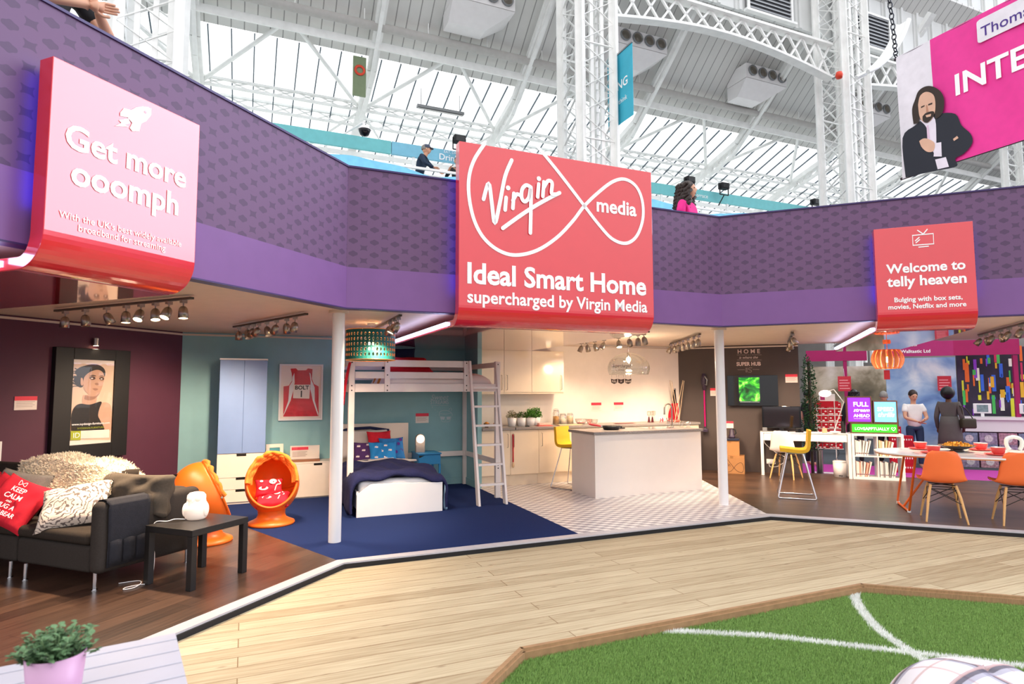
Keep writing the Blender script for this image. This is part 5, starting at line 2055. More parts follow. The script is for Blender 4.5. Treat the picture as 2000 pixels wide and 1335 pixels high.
# single bed
sb = thing('single_bed', 'white single bed under the loft bed', 'bed', 'M', 1.238, 7.53, 0)
bw = 1.054
mb = MB(); mb.prism([(0, 0), (bw, 0), (bw, 0.355), (0.2, 0.385), (0.16, 0.38), (0, 0.262)], 0, 0.03, 'y'); mb.build('footboard', M_whitegl, sb, bev=0.003)
mb = MB(); mb.box(0.06, bw + 0.03, 1.92, 1.96, 0, 1.0); mb.build('headboard', M_cream, sb, bev=0.003)
for x in (0.0, bw - 0.025):
    mb = MB(); mb.box(x, x + 0.025, 0.031, 1.919, 0.1, 0.3); mb.build('side_rail', M_whitegl, sb)
mb = MB(); soft_box(mb, 0.03, bw - 0.03, 0.04, 1.9, 0.2, 0.43, 0.05); mb.build('mattress', M_white, sb)
dv = thing('duvet', 'crumpled navy duvet over the single bed', 'duvet', 'M', 1.238, 7.53, 0)
M_navy = mat('navy_duvet_cotton', '#171c48', rough=0.9, var=0.1, vs=24, bump=0.35, bs=30)
def duv(off):
    def f(a, b):
        s = 2 * a - 1
        y = 0.005 + 1.28 * b
        wv = 0.014 * math.sin(7 * b + 5 * a) + 0.012 * math.sin(15 * a - 9 * b) + 0.008 * math.sin(31 * a + 20 * b)
        half = bw / 2 + 0.055
        if abs(s) < 0.62:
            x = bw / 2 + s / 0.62 * (bw / 2 + 0.0)
            z = 0.47 + 0.05 * (1 - (s / 0.62) ** 2) + wv * 1.6
        else:
            k = (abs(s) - 0.62) / 0.38
            x = bw / 2 + math.copysign(bw / 2 + 0.07 * math.sin(min(1, k * 3) * math.pi / 2) + wv * 0.7 + 0.02 * math.sin(9 * b) * k, s)
            drop = (0.40 if s < 0 else 0.34)
            z = 0.475 - drop * k - 0.02 * (1 - math.cos(k * 3)) + wv
        e = max(0.0, 1 - b / 0.07)
        z -= 0.07 * e * e
        return (x, y - 0.02 * e, max(z, 0.045) + off)
    return f
mb = MB(); mb.surf(duv(0), 60, 40); mb.build('cover', M_navy, dv, solid=0.03)
mb = MB()
mb.surf(lambda a, b: (bw + 0.03 + 0.02 * b + 0.02 * b * math.sin(6 * a), 0.0 + 0.07 * a * (0.4 + b), 0.33 - 0.32 * b + 0.01 * math.sin(9 * a)), 6, 10)
mb.build('pale_lining', mat('pale_blue_cotton', '#a8cbe6', rough=0.9), dv, solid=0.004)
mb = MB(); mb.surf(lambda a, b: (0.02 + (bw - 0.04) * a, 1.2 + 0.25 * b, 0.505 + 0.04 * math.sin(math.pi * a) - 0.03 * b + 0.012 * math.sin(13 * a + 6 * b)), 30, 6)
mb.build('folded_edge', mat('grey_white_cotton', '#c4bcb8', rough=0.9), dv, solid=0.02)
CR = mat('white_print', '#f0dfd8')


def crown(f, x, z, s, y):
    f.poly([(x - s, z - s * .5), (x + s * .8, z - s * .6), (x + s, z - s * .1), (x + s * .7, z + s * .6), (x + s * .35, z), (x + s * .05, z + s * .8), (x - s * .25, z), (x - s * .7, z + s * .6), (x - s * .8, z)], y)


for u, v, z, w, h, yaw, lean, m, lab, sd, pr in (
        (1.62, 9.33, 0.72, 0.78, 0.42, 3, -14, mat('grey_white_cotton', '#c4bcb8'), 'pale grey pillow with navy edge against the headboard', 51, 2),
        (1.83, 9.17, 0.73, 0.38, 0.36, 12, -18, M_redc, 'red cushion behind the blue ones on the single bed', 52, 0),
        (1.60, 9.02, 0.61, 0.36, 0.32, -10, -22, mat('violet_cotton', '#4c2a62', rough=0.85), 'purple cushion with white crowns on the single bed', 53, 1),
        (1.99, 9.06, 0.64, 0.38, 0.36, 8, -22, mat('azure_cotton', '#2f7cc0', rough=0.85), 'blue cushion with purple spots, right of the bed pile', 54, 3),
        (1.82, 8.88, 0.60, 0.40, 0.36, -2, -26, mat('azure_cotton2', '#2486cc', rough=0.85), 'bright blue cushion with white crowns, front of the bed pile', 55, 1)):
    o, mb, m_ = scatter_cushion('cushion', lab, 'M', u, v, z, w, h, 0.13, yaw, lean, 0, m, sd, 'cushions on the single bed')
    c_ = mb.build('cover', m_, o)
    f = MB(); f.M = mb.M
    if pr == 1:
        for x, zz in ((-0.1, 0.08), (0.03, 0.1), (0.09, 0.03), (-0.03, 0.02), (-0.11, -0.07), (0.02, -0.07), (0.11, -0.1)):
            crown(f, x, zz, 0.026, -0.068)
        f.build('printed_crowns', CR, c_)
    elif pr == 3:
        for x, zz in ((0.08, 0.06), (0.11, -0.04), (0.03, -0.06), (0.12, 0.12)):
            f.disc(x, zz, 0.024, -0.068)
        f.build('printed_spots', mat('violet_print', '#5a2a8c'), c_)
    elif pr == 2:
        f.tube([(-0.39, 0, 0.17), (-0.2, -0.02, 0.215), (0.1, -0.03, 0.222), (0.39, 0, 0.18)], 0.022, 8)
        f.build('navy_edge', mat('navy_cotton', '#141c44'), c_)

# nightstand and round lamp
ns = thing('nightstand', 'bright blue nightstand with one drawer beside the single bed', 'nightstand', 'M', 2.37, 9.0, 0)
M_az = mat('azure_lacquer', '#1f77b0', rough=0.4, var=0.02)
mb = MB(); mb.box(-0.01, 0.35, -0.01, 0.42, 0.545, 0.565); mb.build('top', M_az, ns, bev=0.003)
mb = MB(); mb.box(0.0, 0.34, 0.02, 0.41, 0.4, 0.544); mb.build('body', M_az, ns)
mb = MB(); mb.box(0.005, 0.335, 0.0, 0.018, 0.4, 0.535); d_ = mb.build('drawer', M_az, ns)
mb = MB(); mb.poly([(0.006, 0.532), (0.09, 0.532), (0.03, 0.505), (0.006, 0.5)], -0.0012); mb.build('grip_recess', M_slot, d_)
for x, y in ((0.0, 0.0), (0.31, 0.0), (0.0, 0.38), (0.31, 0.38)):
    mb = MB(); mb.prism([(x, y), (x + 0.03, y), (x + 0.03, y + 0.03), (x, y + 0.03)], 0.0, 0.399); mb.build('leg', M_az, ns)
rl = thing('bedside_lamp', 'grey lamp with round glowing face on the blue nightstand', 'lamp', 'M', 2.44, 9.19, 0.5655)
mb = MB(); mb.box(-0.068, 0.068, -0.03, 0.03, 0.0, 0.11); mb.build('base', mat('taupe_plastic', '#8d8480', rough=0.5), rl, bev=0.004)
mb = MB(); mb.prism([(-0.07, 0.111)] + [(0.07 * math.cos(a), 0.2 + 0.075 * math.sin(a)) for a in [math.pi - k * math.pi / 24 for k in range(25)]] + [(0.07, 0.111)], -0.02, 0.03, 'y'); mb.build('housing', mat('taupe_plastic', '#8d8480'), rl)
mb = MB(); mb.M = T(0, -0.022, 0.2, rx=R(90)); mb.lathe([(0.0, 0.004), (0.05, 0.003), (0.06, 0.0)], 32); mb.build('light_disc', mat('glowing_disc', '#ffe6d0', emit=3.0, ecol='#ffe0c4'), rl)
lamp_point(rl, (0, -0.12, 0.2), 1.2)

# wall lettering over the nightstand
dc = thing('wall_decal', 'white Sweet streams lettering with sleepy face in sunglasses on the blue wall', 'wall lettering', 'M', 2.7, MW - 0.002, 1.0)
mb = MB()
EX = lambda pts: [(u - 2.7, z - 1.0) for u, z in (wl(640 + q[0] / 5.134, 580 + q[1] / 5.134, MW - 0.003, 'M') for q in pts)]
def dtext(txt, xl, xr, y, sh=0.0, bold=0.0, hk=1.0):
    (ul, z), (ur, _) = EX([(xl, y), (xr, y)])
    co, fs = text_mesh(txt, 1, align='LEFT', shear=sh, bold=bold)
    s = (ur - ul) / float(co[:, 0].max() - co[:, 0].min())
    mb.add([(ul + c[0] * s, 0, z + c[1] * s * hk) for c in co], fs)
dtext('Sweet', 1030, 1212, 1028, 0.3, 0.01, 1.0)
dtext('STREAMS', 1030, 1212, 1072, 0, 0.01, 1.2)
mb.stroke(EX([(1032, 1085), (1208, 1085)]), 0.004)
for x, y, s in ((1050, 1110, .05), (1078, 1135, .035), (1100, 1150, .025), (1120, 1162, .02)):
    (u, z), = EX([(x, y)]); text(mb, 'z', s, u, z, 0)
mb.stroke([tuple(p) for p in bezier(EX([(1120, 1190), (1125, 1150), (1165, 1135), (1210, 1140), (1245, 1165), (1248, 1190)]), 5)], 0.006)
mb.stroke([tuple(p) for p in bezier(EX([(1130, 1165), (1180, 1172), (1240, 1160)]), 5)], 0.005)
mb.stroke([tuple(p) for p in bezier(EX([(1215, 1138), (1222, 1118), (1240, 1112), (1240, 1138)]), 4)], 0.005)
mb.poly(EX([(1128, 1195), (1178, 1200), (1168, 1228), (1138, 1225)])); mb.poly(EX([(1190, 1200), (1236, 1195), (1228, 1224), (1198, 1228)]))
mb.stroke([tuple(p) for p in bezier(EX([(1125, 1200), (1150, 1245), (1185, 1250), (1220, 1245), (1242, 1200)]), 5)], 0.005)
mb.poly(EX([(1178, 1228), (1190, 1228), (1184, 1238)]))
mb.build('lettering', mat('pale_wall_print', '#b9c6cc', rough=0.6), dc)

# green perforated lampshade
lsd = thing('pendant_lampshade', 'dark green drum lampshade with punched copper holes over the loft bed', 'pendant lamp', 'M', 1.37, 7.5, 0)
M_teal = mat('bottle_green_shade', '#0d5a55', rough=0.6, var=0.05)
M_cop = mat('copper_lining', '#d98b52', rough=0.25, metal=0.9, emit=0.25, ecol='#ff9a50')
r0, z0, z1 = 0.292, 1.862, 2.222
mb = MB()
nseg, nrow = 40, 5
zr = [z0 + 0.03 + (z1 - z0 - 0.06) * i / nrow for i in range(nrow + 1)]
def P3(a, z, r=r0):
    return (r * math.cos(a), r * math.sin(a), z)
def panel(a0, a1, za, zb, hole):
    """cell of the drum, optionally with a hexagonal hole"""
    if not hole:
        mb.add([P3(a0, za), P3(a1, za), P3(a1, zb), P3(a0, zb)], [(0, 1, 2, 3)], True)
        return
    am, zm = (a0 + a1) / 2, (za + zb) / 2
    ha, hz = (a1 - a0) * 0.25, (zb - za) * 0.32
    hx = [(am + ha * math.cos(k * math.pi / 4 + math.pi / 8) * 1.05, zm + hz * math.sin(k * math.pi / 4 + math.pi / 8) * 1.05) for k in range(8)]
    ou = [(a1, zm), (a1, zb), (am, zb), (a0, zb), (a0, zm), (a0, za), (am, za), (a1, za)]
    vs = [P3(*q) for q in hx] + [P3(*q) for q in ou]
    mb.add(vs, [(k, 8 + k, 8 + (k + 1) % 8, (k + 1) % 8) for k in range(8)], True)
for i in range(nseg):
    a0, a1 = 2 * math.pi * i / nseg, 2 * math.pi * (i + 1) / nseg
    panel(a0, a1, z0, zr[0], False); panel(a0, a1, zr[-1], z1, False)
    for j in range(nrow):
        panel(a0, a1, zr[j], zr[j + 1], True)
mb.build('shade', M_teal, lsd)
mb = MB()
for zz, rr in ((z0, r0), (z1, r0)):
    mb.tube([P3(2 * math.pi * k / 48, zz, rr) for k in range(48)], 0.005, 6, closed=True)
mb.build('rim', M_cop, lsd)
mb = MB()
for i in range(nseg):
    for j in range(nrow):
        a, z = 2 * math.pi * (i + 0.5) / nseg, (zr[j] + zr[j + 1]) / 2
        da, dz = 2 * math.pi / nseg * 0.25, (zr[j + 1] - zr[j]) * 0.32
        pts = [(a + da * math.cos(k * math.pi / 4 + math.pi / 8), z + dz * math.sin(k * math.pi / 4 + math.pi / 8)) for k in range(8)]
        vs = [P3(*q) for q in pts] + [P3(*q, r0 - 0.01) for q in pts]
        mb.add(vs, [(k, (k + 1) % 8, 8 + (k + 1) % 8, 8 + k) for k in range(8)])
mb.build('hole_edges', M_cop, lsd)
mb = MB()
mb.lathe([(0.0, z0 + 0.11), (0.03, z0 + 0.12), (0.05, z0 + 0.16), (0.03, z0 + 0.21), (0.018, z0 + 0.24)], 16); mb.build('bulb', mat('warm_bulb', '#ffcf98', emit=25, ecol='#ffc488'), lsd)
mb = MB(); mb.tube([(0, 0, z0 + 0.24), (0, 0, 2.31)], 0.004, 6); mb.lathe([(0.045, 2.285), (0.05, 2.31)], 16)
for k in range(3):
    mb.bar((0, 0, z1 - 0.01), P3(k * 2.1, z1 - 0.01), 0.006)
mb.build('cord_and_frame', M_white, lsd)
lamp_point(lsd, (0, 0, z0 + 0.17), 16)
# ---------------------------------------------------------------- kitchen (M frame)
M_cab = mat('cream_gloss_door', '#f0dfc4', rough=0.12, var=0.015, coat=0.6)
M_cabs = mat('cream_carcass', '#e8d8c0', rough=0.4)
def granite(name, base, dark):
    m, nt, b = nmat(name)
    tc = nt.nodes.new('ShaderNodeTexCoord'); nz = nt.nodes.new('ShaderNodeTexNoise'); nz.inputs['Scale'].default_value = 160; nz.inputs['Detail'].default_value = 4
    rp = nt.nodes.new('ShaderNodeValToRGB'); rp.color_ramp.elements[0].position = 0.38; rp.color_ramp.elements[1].position = 0.62
    rp.color_ramp.elements[0].color = lin(dark); rp.color_ramp.elements[1].color = lin(base)
    nt.links.new(tc.outputs['Object'], nz.inputs['Vector']); nt.links.new(nz.outputs['Fac'], rp.inputs[0]); nt.links.new(rp.outputs[0], b.inputs['Base Color'])
    b.inputs['Roughness'].default_value = 0.3
    MATS[name] = m
    return m
M_top = granite('grey_speckled_worktop', '#a79f9a', '#6b6562')
CG = 'kitchen wall units'
edges = [3.362, 3.845, 4.341, 4.94, 5.54, 6.14, 6.74, 7.56]


def bow_handle(par, x, z0, z1, y):
    mb = MB()
    mb.tube([(x, y, z0), (x, y - 0.03, z0 + 0.005), (x, y - 0.03, z1 - 0.005), (x, y, z1)], 0.005, 8)
    mb.build('handle', M_nickel, par)


names = ['behind the ladder', 'with the red spoon hanging on it', 'left of the yellow stool', 'behind the yellow stool', 'behind the left half of the island', 'behind the middle of the island', 'in the kitchen corner']
for i, (a, b) in enumerate(zip(edges[:-1], edges[1:])):
    t = thing('base_cabinet', 'cream gloss base unit ' + names[i], 'cabinet', 'M', a, 9.0, 0, group='kitchen base units')
    w = b - a - 0.002
    mb = MB(); mb.box(0, w, 0.022, 0.595, 0.17, 0.868); mb.build('body', M_cabs, t)
    mb = MB(); mb.box(0.001, w - 0.001, 0.0, 0.02, 0.175, 0.862); d_ = mb.build('door', M_cab, t, bev=0.002)
    bow_handle(d_, w - 0.05 if i in (0, 3) else 0.05, 0.60, 0.81, -0.001)
    mb = MB(); mb.box(0, w, 0.06, 0.075, 0.0, 0.169); mb.build('plinth', M_cabs, t)
for i, (a, b) in enumerate(zip(edges[:3], edges[1:4])):
    t = thing('wall_cabinet', ['cream gloss wall unit behind the ladder', 'cream gloss wall unit in the middle of the three', 'cream gloss wall unit with handle at its right edge'][i], 'cabinet', 'M', a, 9.25, 0, group=CG)
    w = b - a - 0.002
    mb = MB(); mb.box(0, w, 0.022, 0.345, 1.466, 2.145); mb.build('body', M_cabs, t)
    mb = MB(); mb.box(0.001, w - 0.001, 0.0, 0.02, 1.462, 2.142); d_ = mb.build('door', M_cab, t, bev=0.002)
    bow_handle(d_, {0: w - 0.05, 1: 0.045, 2: w - 0.055}[i], 1.5, 1.74, -0.001)
    mb = MB(); mb.box(0, w, 0.015, 0.035, 1.432, 1.461); mb.build('pelmet', M_cabs, t)
t = thing('worktop', 'long grey speckled worktop along the cream kitchen wall', 'worktop', 'M', 3.362, 8.965, 0.8685)
mb = MB(); mb.box(0, 4.21, 0, 0.632, 0, 0.0415); mb.build('slab', M_top, t, bev=0.006)
mb = MB(); mb.box(0.55, 0.565, -0.0015, 0.3, 0.002, 0.0422); mb.build('joint_strip', M_black, t)

isl = thing('kitchen_island', 'white gloss kitchen island with grey worktop on the tile floor', 'kitchen island', 'M', 4.48, 7.5, 0)
iw = 1.853
M_isl = mat('island_gloss_panel', '#ebe2da', rough=0.15, var=0.01, coat=0.6)
mb = MB(); mb.box(0, iw, 0, 0.02, 0, 0.87); mb.build('front_panel', M_isl, isl)
for x in (0.0, iw - 0.02):
    mb = MB(); mb.box(x, x + 0.02, 0.0205, 0.67, 0, 0.87); mb.build('end_panel', M_isl, isl)
mb = MB(); mb.box(0.0205, iw - 0.0205, 0.0205, 0.66, 0.1, 0.869); mb.build('carcass', M_cabs, isl)
mb = MB(); mb.box(-0.03, iw + 0.025, -0.03, 0.72, 0.8705, 0.91); mb.build('worktop', M_top, isl, bev=0.006)
mb = MB(); mb.box(1.1, 1.55, 0.2, 0.6, 0.9102, 0.913); mb.box(1.13, 1.5, 0.23, 0.57, 0.913, 0.9135); mb.build('sink_rim', M_chrome, isl)
tp = thing('kitchen_tap', 'chrome swan-neck tap on the island', 'tap', 'M', 6.13, 7.92, 0.9105)
mb = MB(); mb.lathe([(0.03, 0), (0.03, 0.012), (0.02, 0.02)], 20); mb.build('base', M_nickel, tp)
mb = MB(); mb.tube([(0, 0, 0.01), (0, 0, 0.28)] + [(-0.07 + 0.07 * math.cos(a), 0.0, 0.29 + 0.075 * math.sin(a)) for a in [k * math.pi / 12 for k in range(13)]] + [(-0.14, 0, 0.22)], 0.012, 12); mb.build('spout', M_nickel, tp)
mb = MB(); mb.tube([(-0.14, 0, 0.22), (-0.14, 0, 0.2)], 0.015, 12); mb.build('nozzle', M_nickel, tp)
mb = MB(); mb.tube([(0.01, 0, 0.06), (0.07, 0, 0.1)], 0.006, 8); mb.build('lever', M_nickel, tp)

M_gl = clear('tableware_glass', (0.98, 0.98, 0.97), 0.07, 0.02)


def tumbler(label, u, v, r=0.034, h=0.1, z=0.9105, group='glass tumblers on the island'):
    t = thing('tumbler', label, 'glass', 'M', u, v, z, group=group)
    mb = MB(); mb.lathe([(0.0, 0.0), (r * .85, 0.0), (r * .8, h * .3), (r * .7, h * .5), (r, h), (r * .93, h), (r * .64, h * .5), (r * .7, h * .3), (r * .7, 0.012), (0.0, 0.012)], 24)
    mb.build('glass', M_gl, t)
    return t


tumbler('tall waisted glass beside the swan-neck tap', 6.02, 7.86, 0.04, 0.15)
tumbler('short glass right of the tap, nearer the tap', 6.24, 7.83)
tumbler('wide short glass at the right end of the island', 6.31, 7.76, 0.045, 0.09)

fp = thing('frying_pan', 'black frying pan with red handle on the island', 'frying pan', 'M', 4.98, 7.86, 0.911)
M_iron = mat('black_nonstick', '#1b1b1f', rough=0.35)
mb = MB(); mb.lathe([(0.0, 0.0), (0.105, 0.0), (0.118, 0.01), (0.142, 0.052), (0.138, 0.054), (0.112, 0.014), (0.0, 0.008)], 36); mb.build('pan', M_iron, fp)
mb = MB(); mb.M = T(rz=R(168)); mb.tube([(0.135, 0, 0.045), (0.17, 0, 0.055)], 0.012, 10); mb.build('ferrule', M_chrome, fp)
mb = MB(); mb.M = T(rz=R(168)); mb.tube([(0.165, 0, 0.053), (0.22, 0, 0.064), (0.3, 0, 0.078), (0.345, 0, 0.086)], [0.013, 0.016, 0.017, 0.011], 12); mb.build('handle', mat('red_silicone', '#c9303a', rough=0.5), fp)
lid = thing('pan_lid_knob', 'small black pan rest behind the frying pan', 'pan rest', 'M', 5.24, 7.99, 0.911)
mb = MB(); mb.box(-0.05, 0.05, -0.03, 0.03, 0, 0.014); mb.build('block', M_iron, lid, bev=0.004)
mb = MB(); mb.lathe([(0.012, 0.0142), (0.01, 0.025), (0.018, 0.035), (0.0, 0.04)], 14); mb.build('knob', M_iron, lid)

# herb pots on the worktop
M_leafh = [mat('herb_green', '#4c6a2a', rough=0.6, var=0.3, vs=30), mat('herb_olive', '#6a6a34', rough=0.6, var=0.3, vs=30), mat('herb_fresh', '#4f8a2c', rough=0.6, var=0.3, vs=30)]


def leafy(mb, q, n, c, rx, rz_, ln, wd, up=0.4):
    """many small pointed leaves growing from a dome"""
    for i in range(n):
        a, e = q.uniform(0, 6.283), math.asin(q.uniform(0, 1))
        d = Vector((math.cos(a) * math.cos(e), math.sin(a) * math.cos(e), math.sin(e)))
        k = q.uniform(0.35, 1.0)
        p = Vector(c) + Vector((d.x * rx * k, d.y * rx * k, d.z * rz_ * k))
        d2 = (d + Vector((q.gauss(0, .4), q.gauss(0, .4), up + q.gauss(0, .3)))).normalized()
        s = d2.cross(Vector((q.gauss(0, 1), q.gauss(0, 1), q.gauss(0, 1)))).normalized()
        l_, w_ = ln * q.uniform(.6, 1.2), wd * q.uniform(.7, 1.2)
        mb.add([p, p + d2 * l_ * .5 + s * w_, p + d2 * l_, p + d2 * l_ * .5 - s * w_], [(0, 1, 2, 3)])


for i, (u, lab, mi, top, ln, wd_) in enumerate(((4.0, 'white pot of fine reddish green herbs, first from the ladder', 1, 0.12, 0.03, 0.003), (4.17, 'white pot of dark green herbs, second from the ladder', 0, 0.10, 0.026, 0.004),
                                       (4.335, 'white pot of tall bushy basil, third from the ladder', 2, 0.15, 0.03, 0.009), (4.465, 'white pot of bushy green herbs beside the pasta jar', 2, 0.16, 0.032, 0.009))):
    t = thing('herb_pot', lab, 'potted plant', 'M', u, 9.3 + (0.06 if i == 3 else 0), 0.9105, group='herb pots on the worktop')
    mb = MB(); mb.lathe([(0.0, 0.0), (0.062, 0.0), (0.075, 0.135), (0.07, 0.135), (0.06, 0.1), (0.0, 0.1)], 28); mb.build('pot', M_whitegl, t)
    mb = MB(); mb.lathe([(0.0, 0.125), (0.068, 0.12)], 20); mb.build('soil', mat('dark_soil', '#2c2018', rough=1), t)
    mb = MB(); leafy(mb, random.Random(60 + i), 520, (0, 0, 0.13), 0.095, top, ln, wd_); mb.build('foliage', M_leafh[mi], t)

M_pasta = mat('pasta', '#dca85e', rough=0.7, var=0.3, vs=90, bump=0.8, bs=120)
M_flour = mat('flour', '#f3ead9', rough=0.9, var=0.05)
for u, r, h, fill, m, lab in ((4.838, 0.056, 0.27, 0.14, M_pasta, 'tall clip-top jar of pasta on the worktop'), (4.968, 0.06, 0.195, 0.1, M_flour, 'jar of white flour between two other jars'), (5.106, 0.06, 0.2, 0.14, mat('oats', '#e9d6b4', rough=0.9, var=0.15, vs=80), 'jar of pale oats, right of the three storage jars')):
    t = thing('storage_jar', lab, 'jar', 'M', u, 9.36, 0.9105, group='storage jars on the worktop')
    mb = MB(); mb.lathe([(0.0, 0.0), (r, 0.0), (r, h * .72), (r * .86, h * .82), (r * .82, h * .9), (r * .78, h * .9), (r * .82, h * .81), (r * .96, h * .71), (r * .96, 0.006), (0, 0.006)], 28); mb.build('glass', M_gl, t)
    mb = MB(); mb.lathe([(0.0, 0.008), (r * .94, 0.008), (r * .94, fill), (0.0, fill + 0.006)], 24); mb.build('contents', m, t)
    mb = MB(); mb.lathe([(r * .84, h * .9), (r * .84, h * .95), (r * .6, h), (0.0, h)], 24); mb.build('lid', M_gl, t)
    mb = MB(); mb.tube([(r * .88 * math.cos(k), r * .88 * math.sin(k), h * .88) for k in [j * math.pi / 12 for j in range(24)]], 0.003, 6, closed=True); mb.tube([(r * .9, 0, h * .88), (r * 1.1, 0, h * .8), (r * .98, 0, h * .7)], 0.003, 6); mb.build('wire_clip', M_chrome, t)
M_pinkg = clear('pink_glass', (0.98, 0.82, 0.8), 0.08)
for u, r, h, m, lab in ((5.275, 0.105, 0.095, M_gl, 'wide glass bowl beside the storage jars'), (5.44, 0.05, 0.085, M_pinkg, 'pink glass beaker between two glass bowls'), (5.545, 0.06, 0.08, M_gl, 'small glass bowl right of the pink beaker')):
    t = thing('glass_bowl', lab, 'bowl', 'M', u, 9.28, 0.9105, group='glass bowls on the worktop')
    mb = MB(); mb.lathe([(0.0, 0.0), (r * .6, 0.0), (r * .9, h * .5), (r, h), (r * .96, h), (r * .85, h * .5), (r * .55, 0.008), (0, 0.008)], 28); mb.build('glass', m, t)
    if r > 0.1:
        mb = MB(); mb.lathe([(0.0, 0.012), (r * .55, 0.012), (r * .7, h * .35), (0, h * .4)], 20); mb.build('contents', mat('pink_sweets', '#e08a84', rough=0.6, var=0.3, vs=60, bump=0.6, bs=80), t)
# smaller worktop items
t = thing('bread_board', 'pale board under the three storage jars', 'board', 'M', 4.75, 9.06, 0.9105)
mb = MB(); mb.box(0, 0.4, 0, 0.17, 0, 0.012); mb.build('board', mat('pale_beech', '#d9b890', rough=0.5), t, bev=0.003)
mb = MB(); mb.tube([(0.4, 0.085, 0.006), (0.47, 0.085, 0.006)], 0.008, 8); mb.build('handle', mat('pale_beech', '#d9b890'), t)
t = thing('tray', 'red and white snack tray in front of the herb pots', 'tray', 'M', 4.36, 9.05, 0.9105)
mb = MB(); mb.box(0, 0.26, 0, 0.12, 0, 0.012); mb.build('base', mat('salmon_card', '#e06a5e'), t)
mb = MB(); mb.box(0.02, 0.24, 0.02, 0.1, 0.0125, 0.05); mb.build('wrapped_snack', mat('pink_wrapper', '#f0b8a8', rough=0.5, var=0.15, vs=40), t, bev=0.008)
t = thing('kitchen_knife', 'small black handled knife lying before the herb pots', 'knife', 'M', 4.12, 9.04, 0.911)
mb = MB(); mb.box(0, 0.07, -0.012, 0.012, 0, 0.018); mb.build('handle', M_iron, t, bev=0.004)
mb = MB(); mb.prism([(0.071, -0.008), (0.2, 0.004), (0.071, 0.012)], 0.006, 0.008); mb.build('blade', M_chrome, t)
for u, m, r, lab in ((3.52, mat('amber_tea', '#5a2c14', rough=0.2), 0.05, 'dark tea bowl at the left end of the worktop'), (3.68, mat('orange_ceramic', '#e88a3a', rough=0.4), 0.045, 'orange bowl at the left end of the worktop')):
    t = thing('small_bowl', lab, 'bowl', 'M', u, 9.2, 0.9105, group='small bowls on the worktop')
    mb = MB(); mb.lathe([(0.0, 0.0), (r * .6, 0.0), (r, 0.06), (r * .93, 0.06), (r * .55, 0.01), (0, 0.008)], 24); mb.build('bowl', m, t)
    mb = MB(); mb.ball((0, 0, 0.055), (r * .8, r * .8, 0.03), 14, 8); mb.build('contents', mat('orange_fruit', '#f09a40', rough=0.5, var=0.2, vs=40), t)
t = thing('serving_plate', 'pink oval platter on the worktop behind the frying pan', 'plate', 'M', 6.1, 9.2, 0.9105)
mb = MB(); mb.M = Matrix.Scale(2.4, 4, (1, 0, 0)); mb.lathe([(0.0, 0.0), (0.07, 0.0), (0.1, 0.012), (0.095, 0.014), (0.07, 0.006), (0, 0.006)], 32); mb.build('plate', mat('pink_ceramic', '#e88a86', rough=0.3), t)
M_winer = clear('dark_red_stem', (0.45, 0.05, 0.08), 0.1)
for u, lab in ((6.69, 'wine glass with dark red stem, left of the pair'), (6.765, 'wine glass with dark red stem, right of the pair'), (6.87, 'tall wine glass beside the red and white mug')):
    t = thing('wine_glass', lab, 'wine glass', 'M', u, 9.3 + (0.1 if u > 6.8 else 0), 0.9105, group='wine glasses on the worktop')
    mb = MB(); mb.lathe([(0.0, 0.0), (0.03, 0.0), (0.026, 0.01), (0.012, 0.09), (0.008, 0.1), (0, 0.1)], 20); mb.build('stem', M_winer if u < 6.8 else M_gl, t)
    mb = MB(); mb.lathe([(0.005, 0.1), (0.03, 0.125), (0.036, 0.16), (0.03, 0.2), (0.0285, 0.2), (0.034, 0.16), (0.028, 0.127), (0.0, 0.106)], 22); mb.build('bowl', M_gl, t)
t = thing('mug', 'white mug with red cross pattern beside the wine glasses', 'mug', 'M', 6.9, 9.22, 0.9105)
mb = MB(); mb.lathe([(0, 0), (0.038, 0), (0.04, 0.09), (0.036, 0.09), (0.034, 0.01), (0, 0.01)], 24); mb.build('cup', M_whitegl, t)
mb = MB()
for a, b, z0_, z1_ in ((-0.5, 0.5, 0.035, 0.05), (-0.12, 0.12, 0.005, 0.085), (-0.5, -0.35, 0.01, 0.08), (0.35, 0.5, 0.01, 0.08)):
    n = 6
    vs = []
    for k in range(n + 1):
        an = -math.pi / 2 + (a + (b - a) * k / n) * 2.2
        vs += [(0.0412 * math.cos(an), 0.0412 * math.sin(an), z0_), (0.0412 * math.cos(an), 0.0412 * math.sin(an), z1_)]
    mb.add(vs, [(2 * k, 2 * k + 2, 2 * k + 3, 2 * k + 1) for k in range(n)])
mb.build('printed_cross', M_redc, t)
mb = MB(); mb.tube([(0.038, 0, 0.07), (0.065, 0, 0.065), (0.068, 0, 0.035), (0.038, 0, 0.02)], 0.006, 8); mb.build('handle', M_whitegl, t)
t = thing('dish', 'red dish at the right end of the worktop', 'dish', 'M', 7.2, 9.25, 0.9105)
mb = MB(); mb.lathe([(0, 0), (0.09, 0), (0.12, 0.03), (0.115, 0.032), (0.085, 0.008), (0, 0.008)], 28); mb.build('dish', mat('coral_ceramic', '#e06a5c', rough=0.3), t)
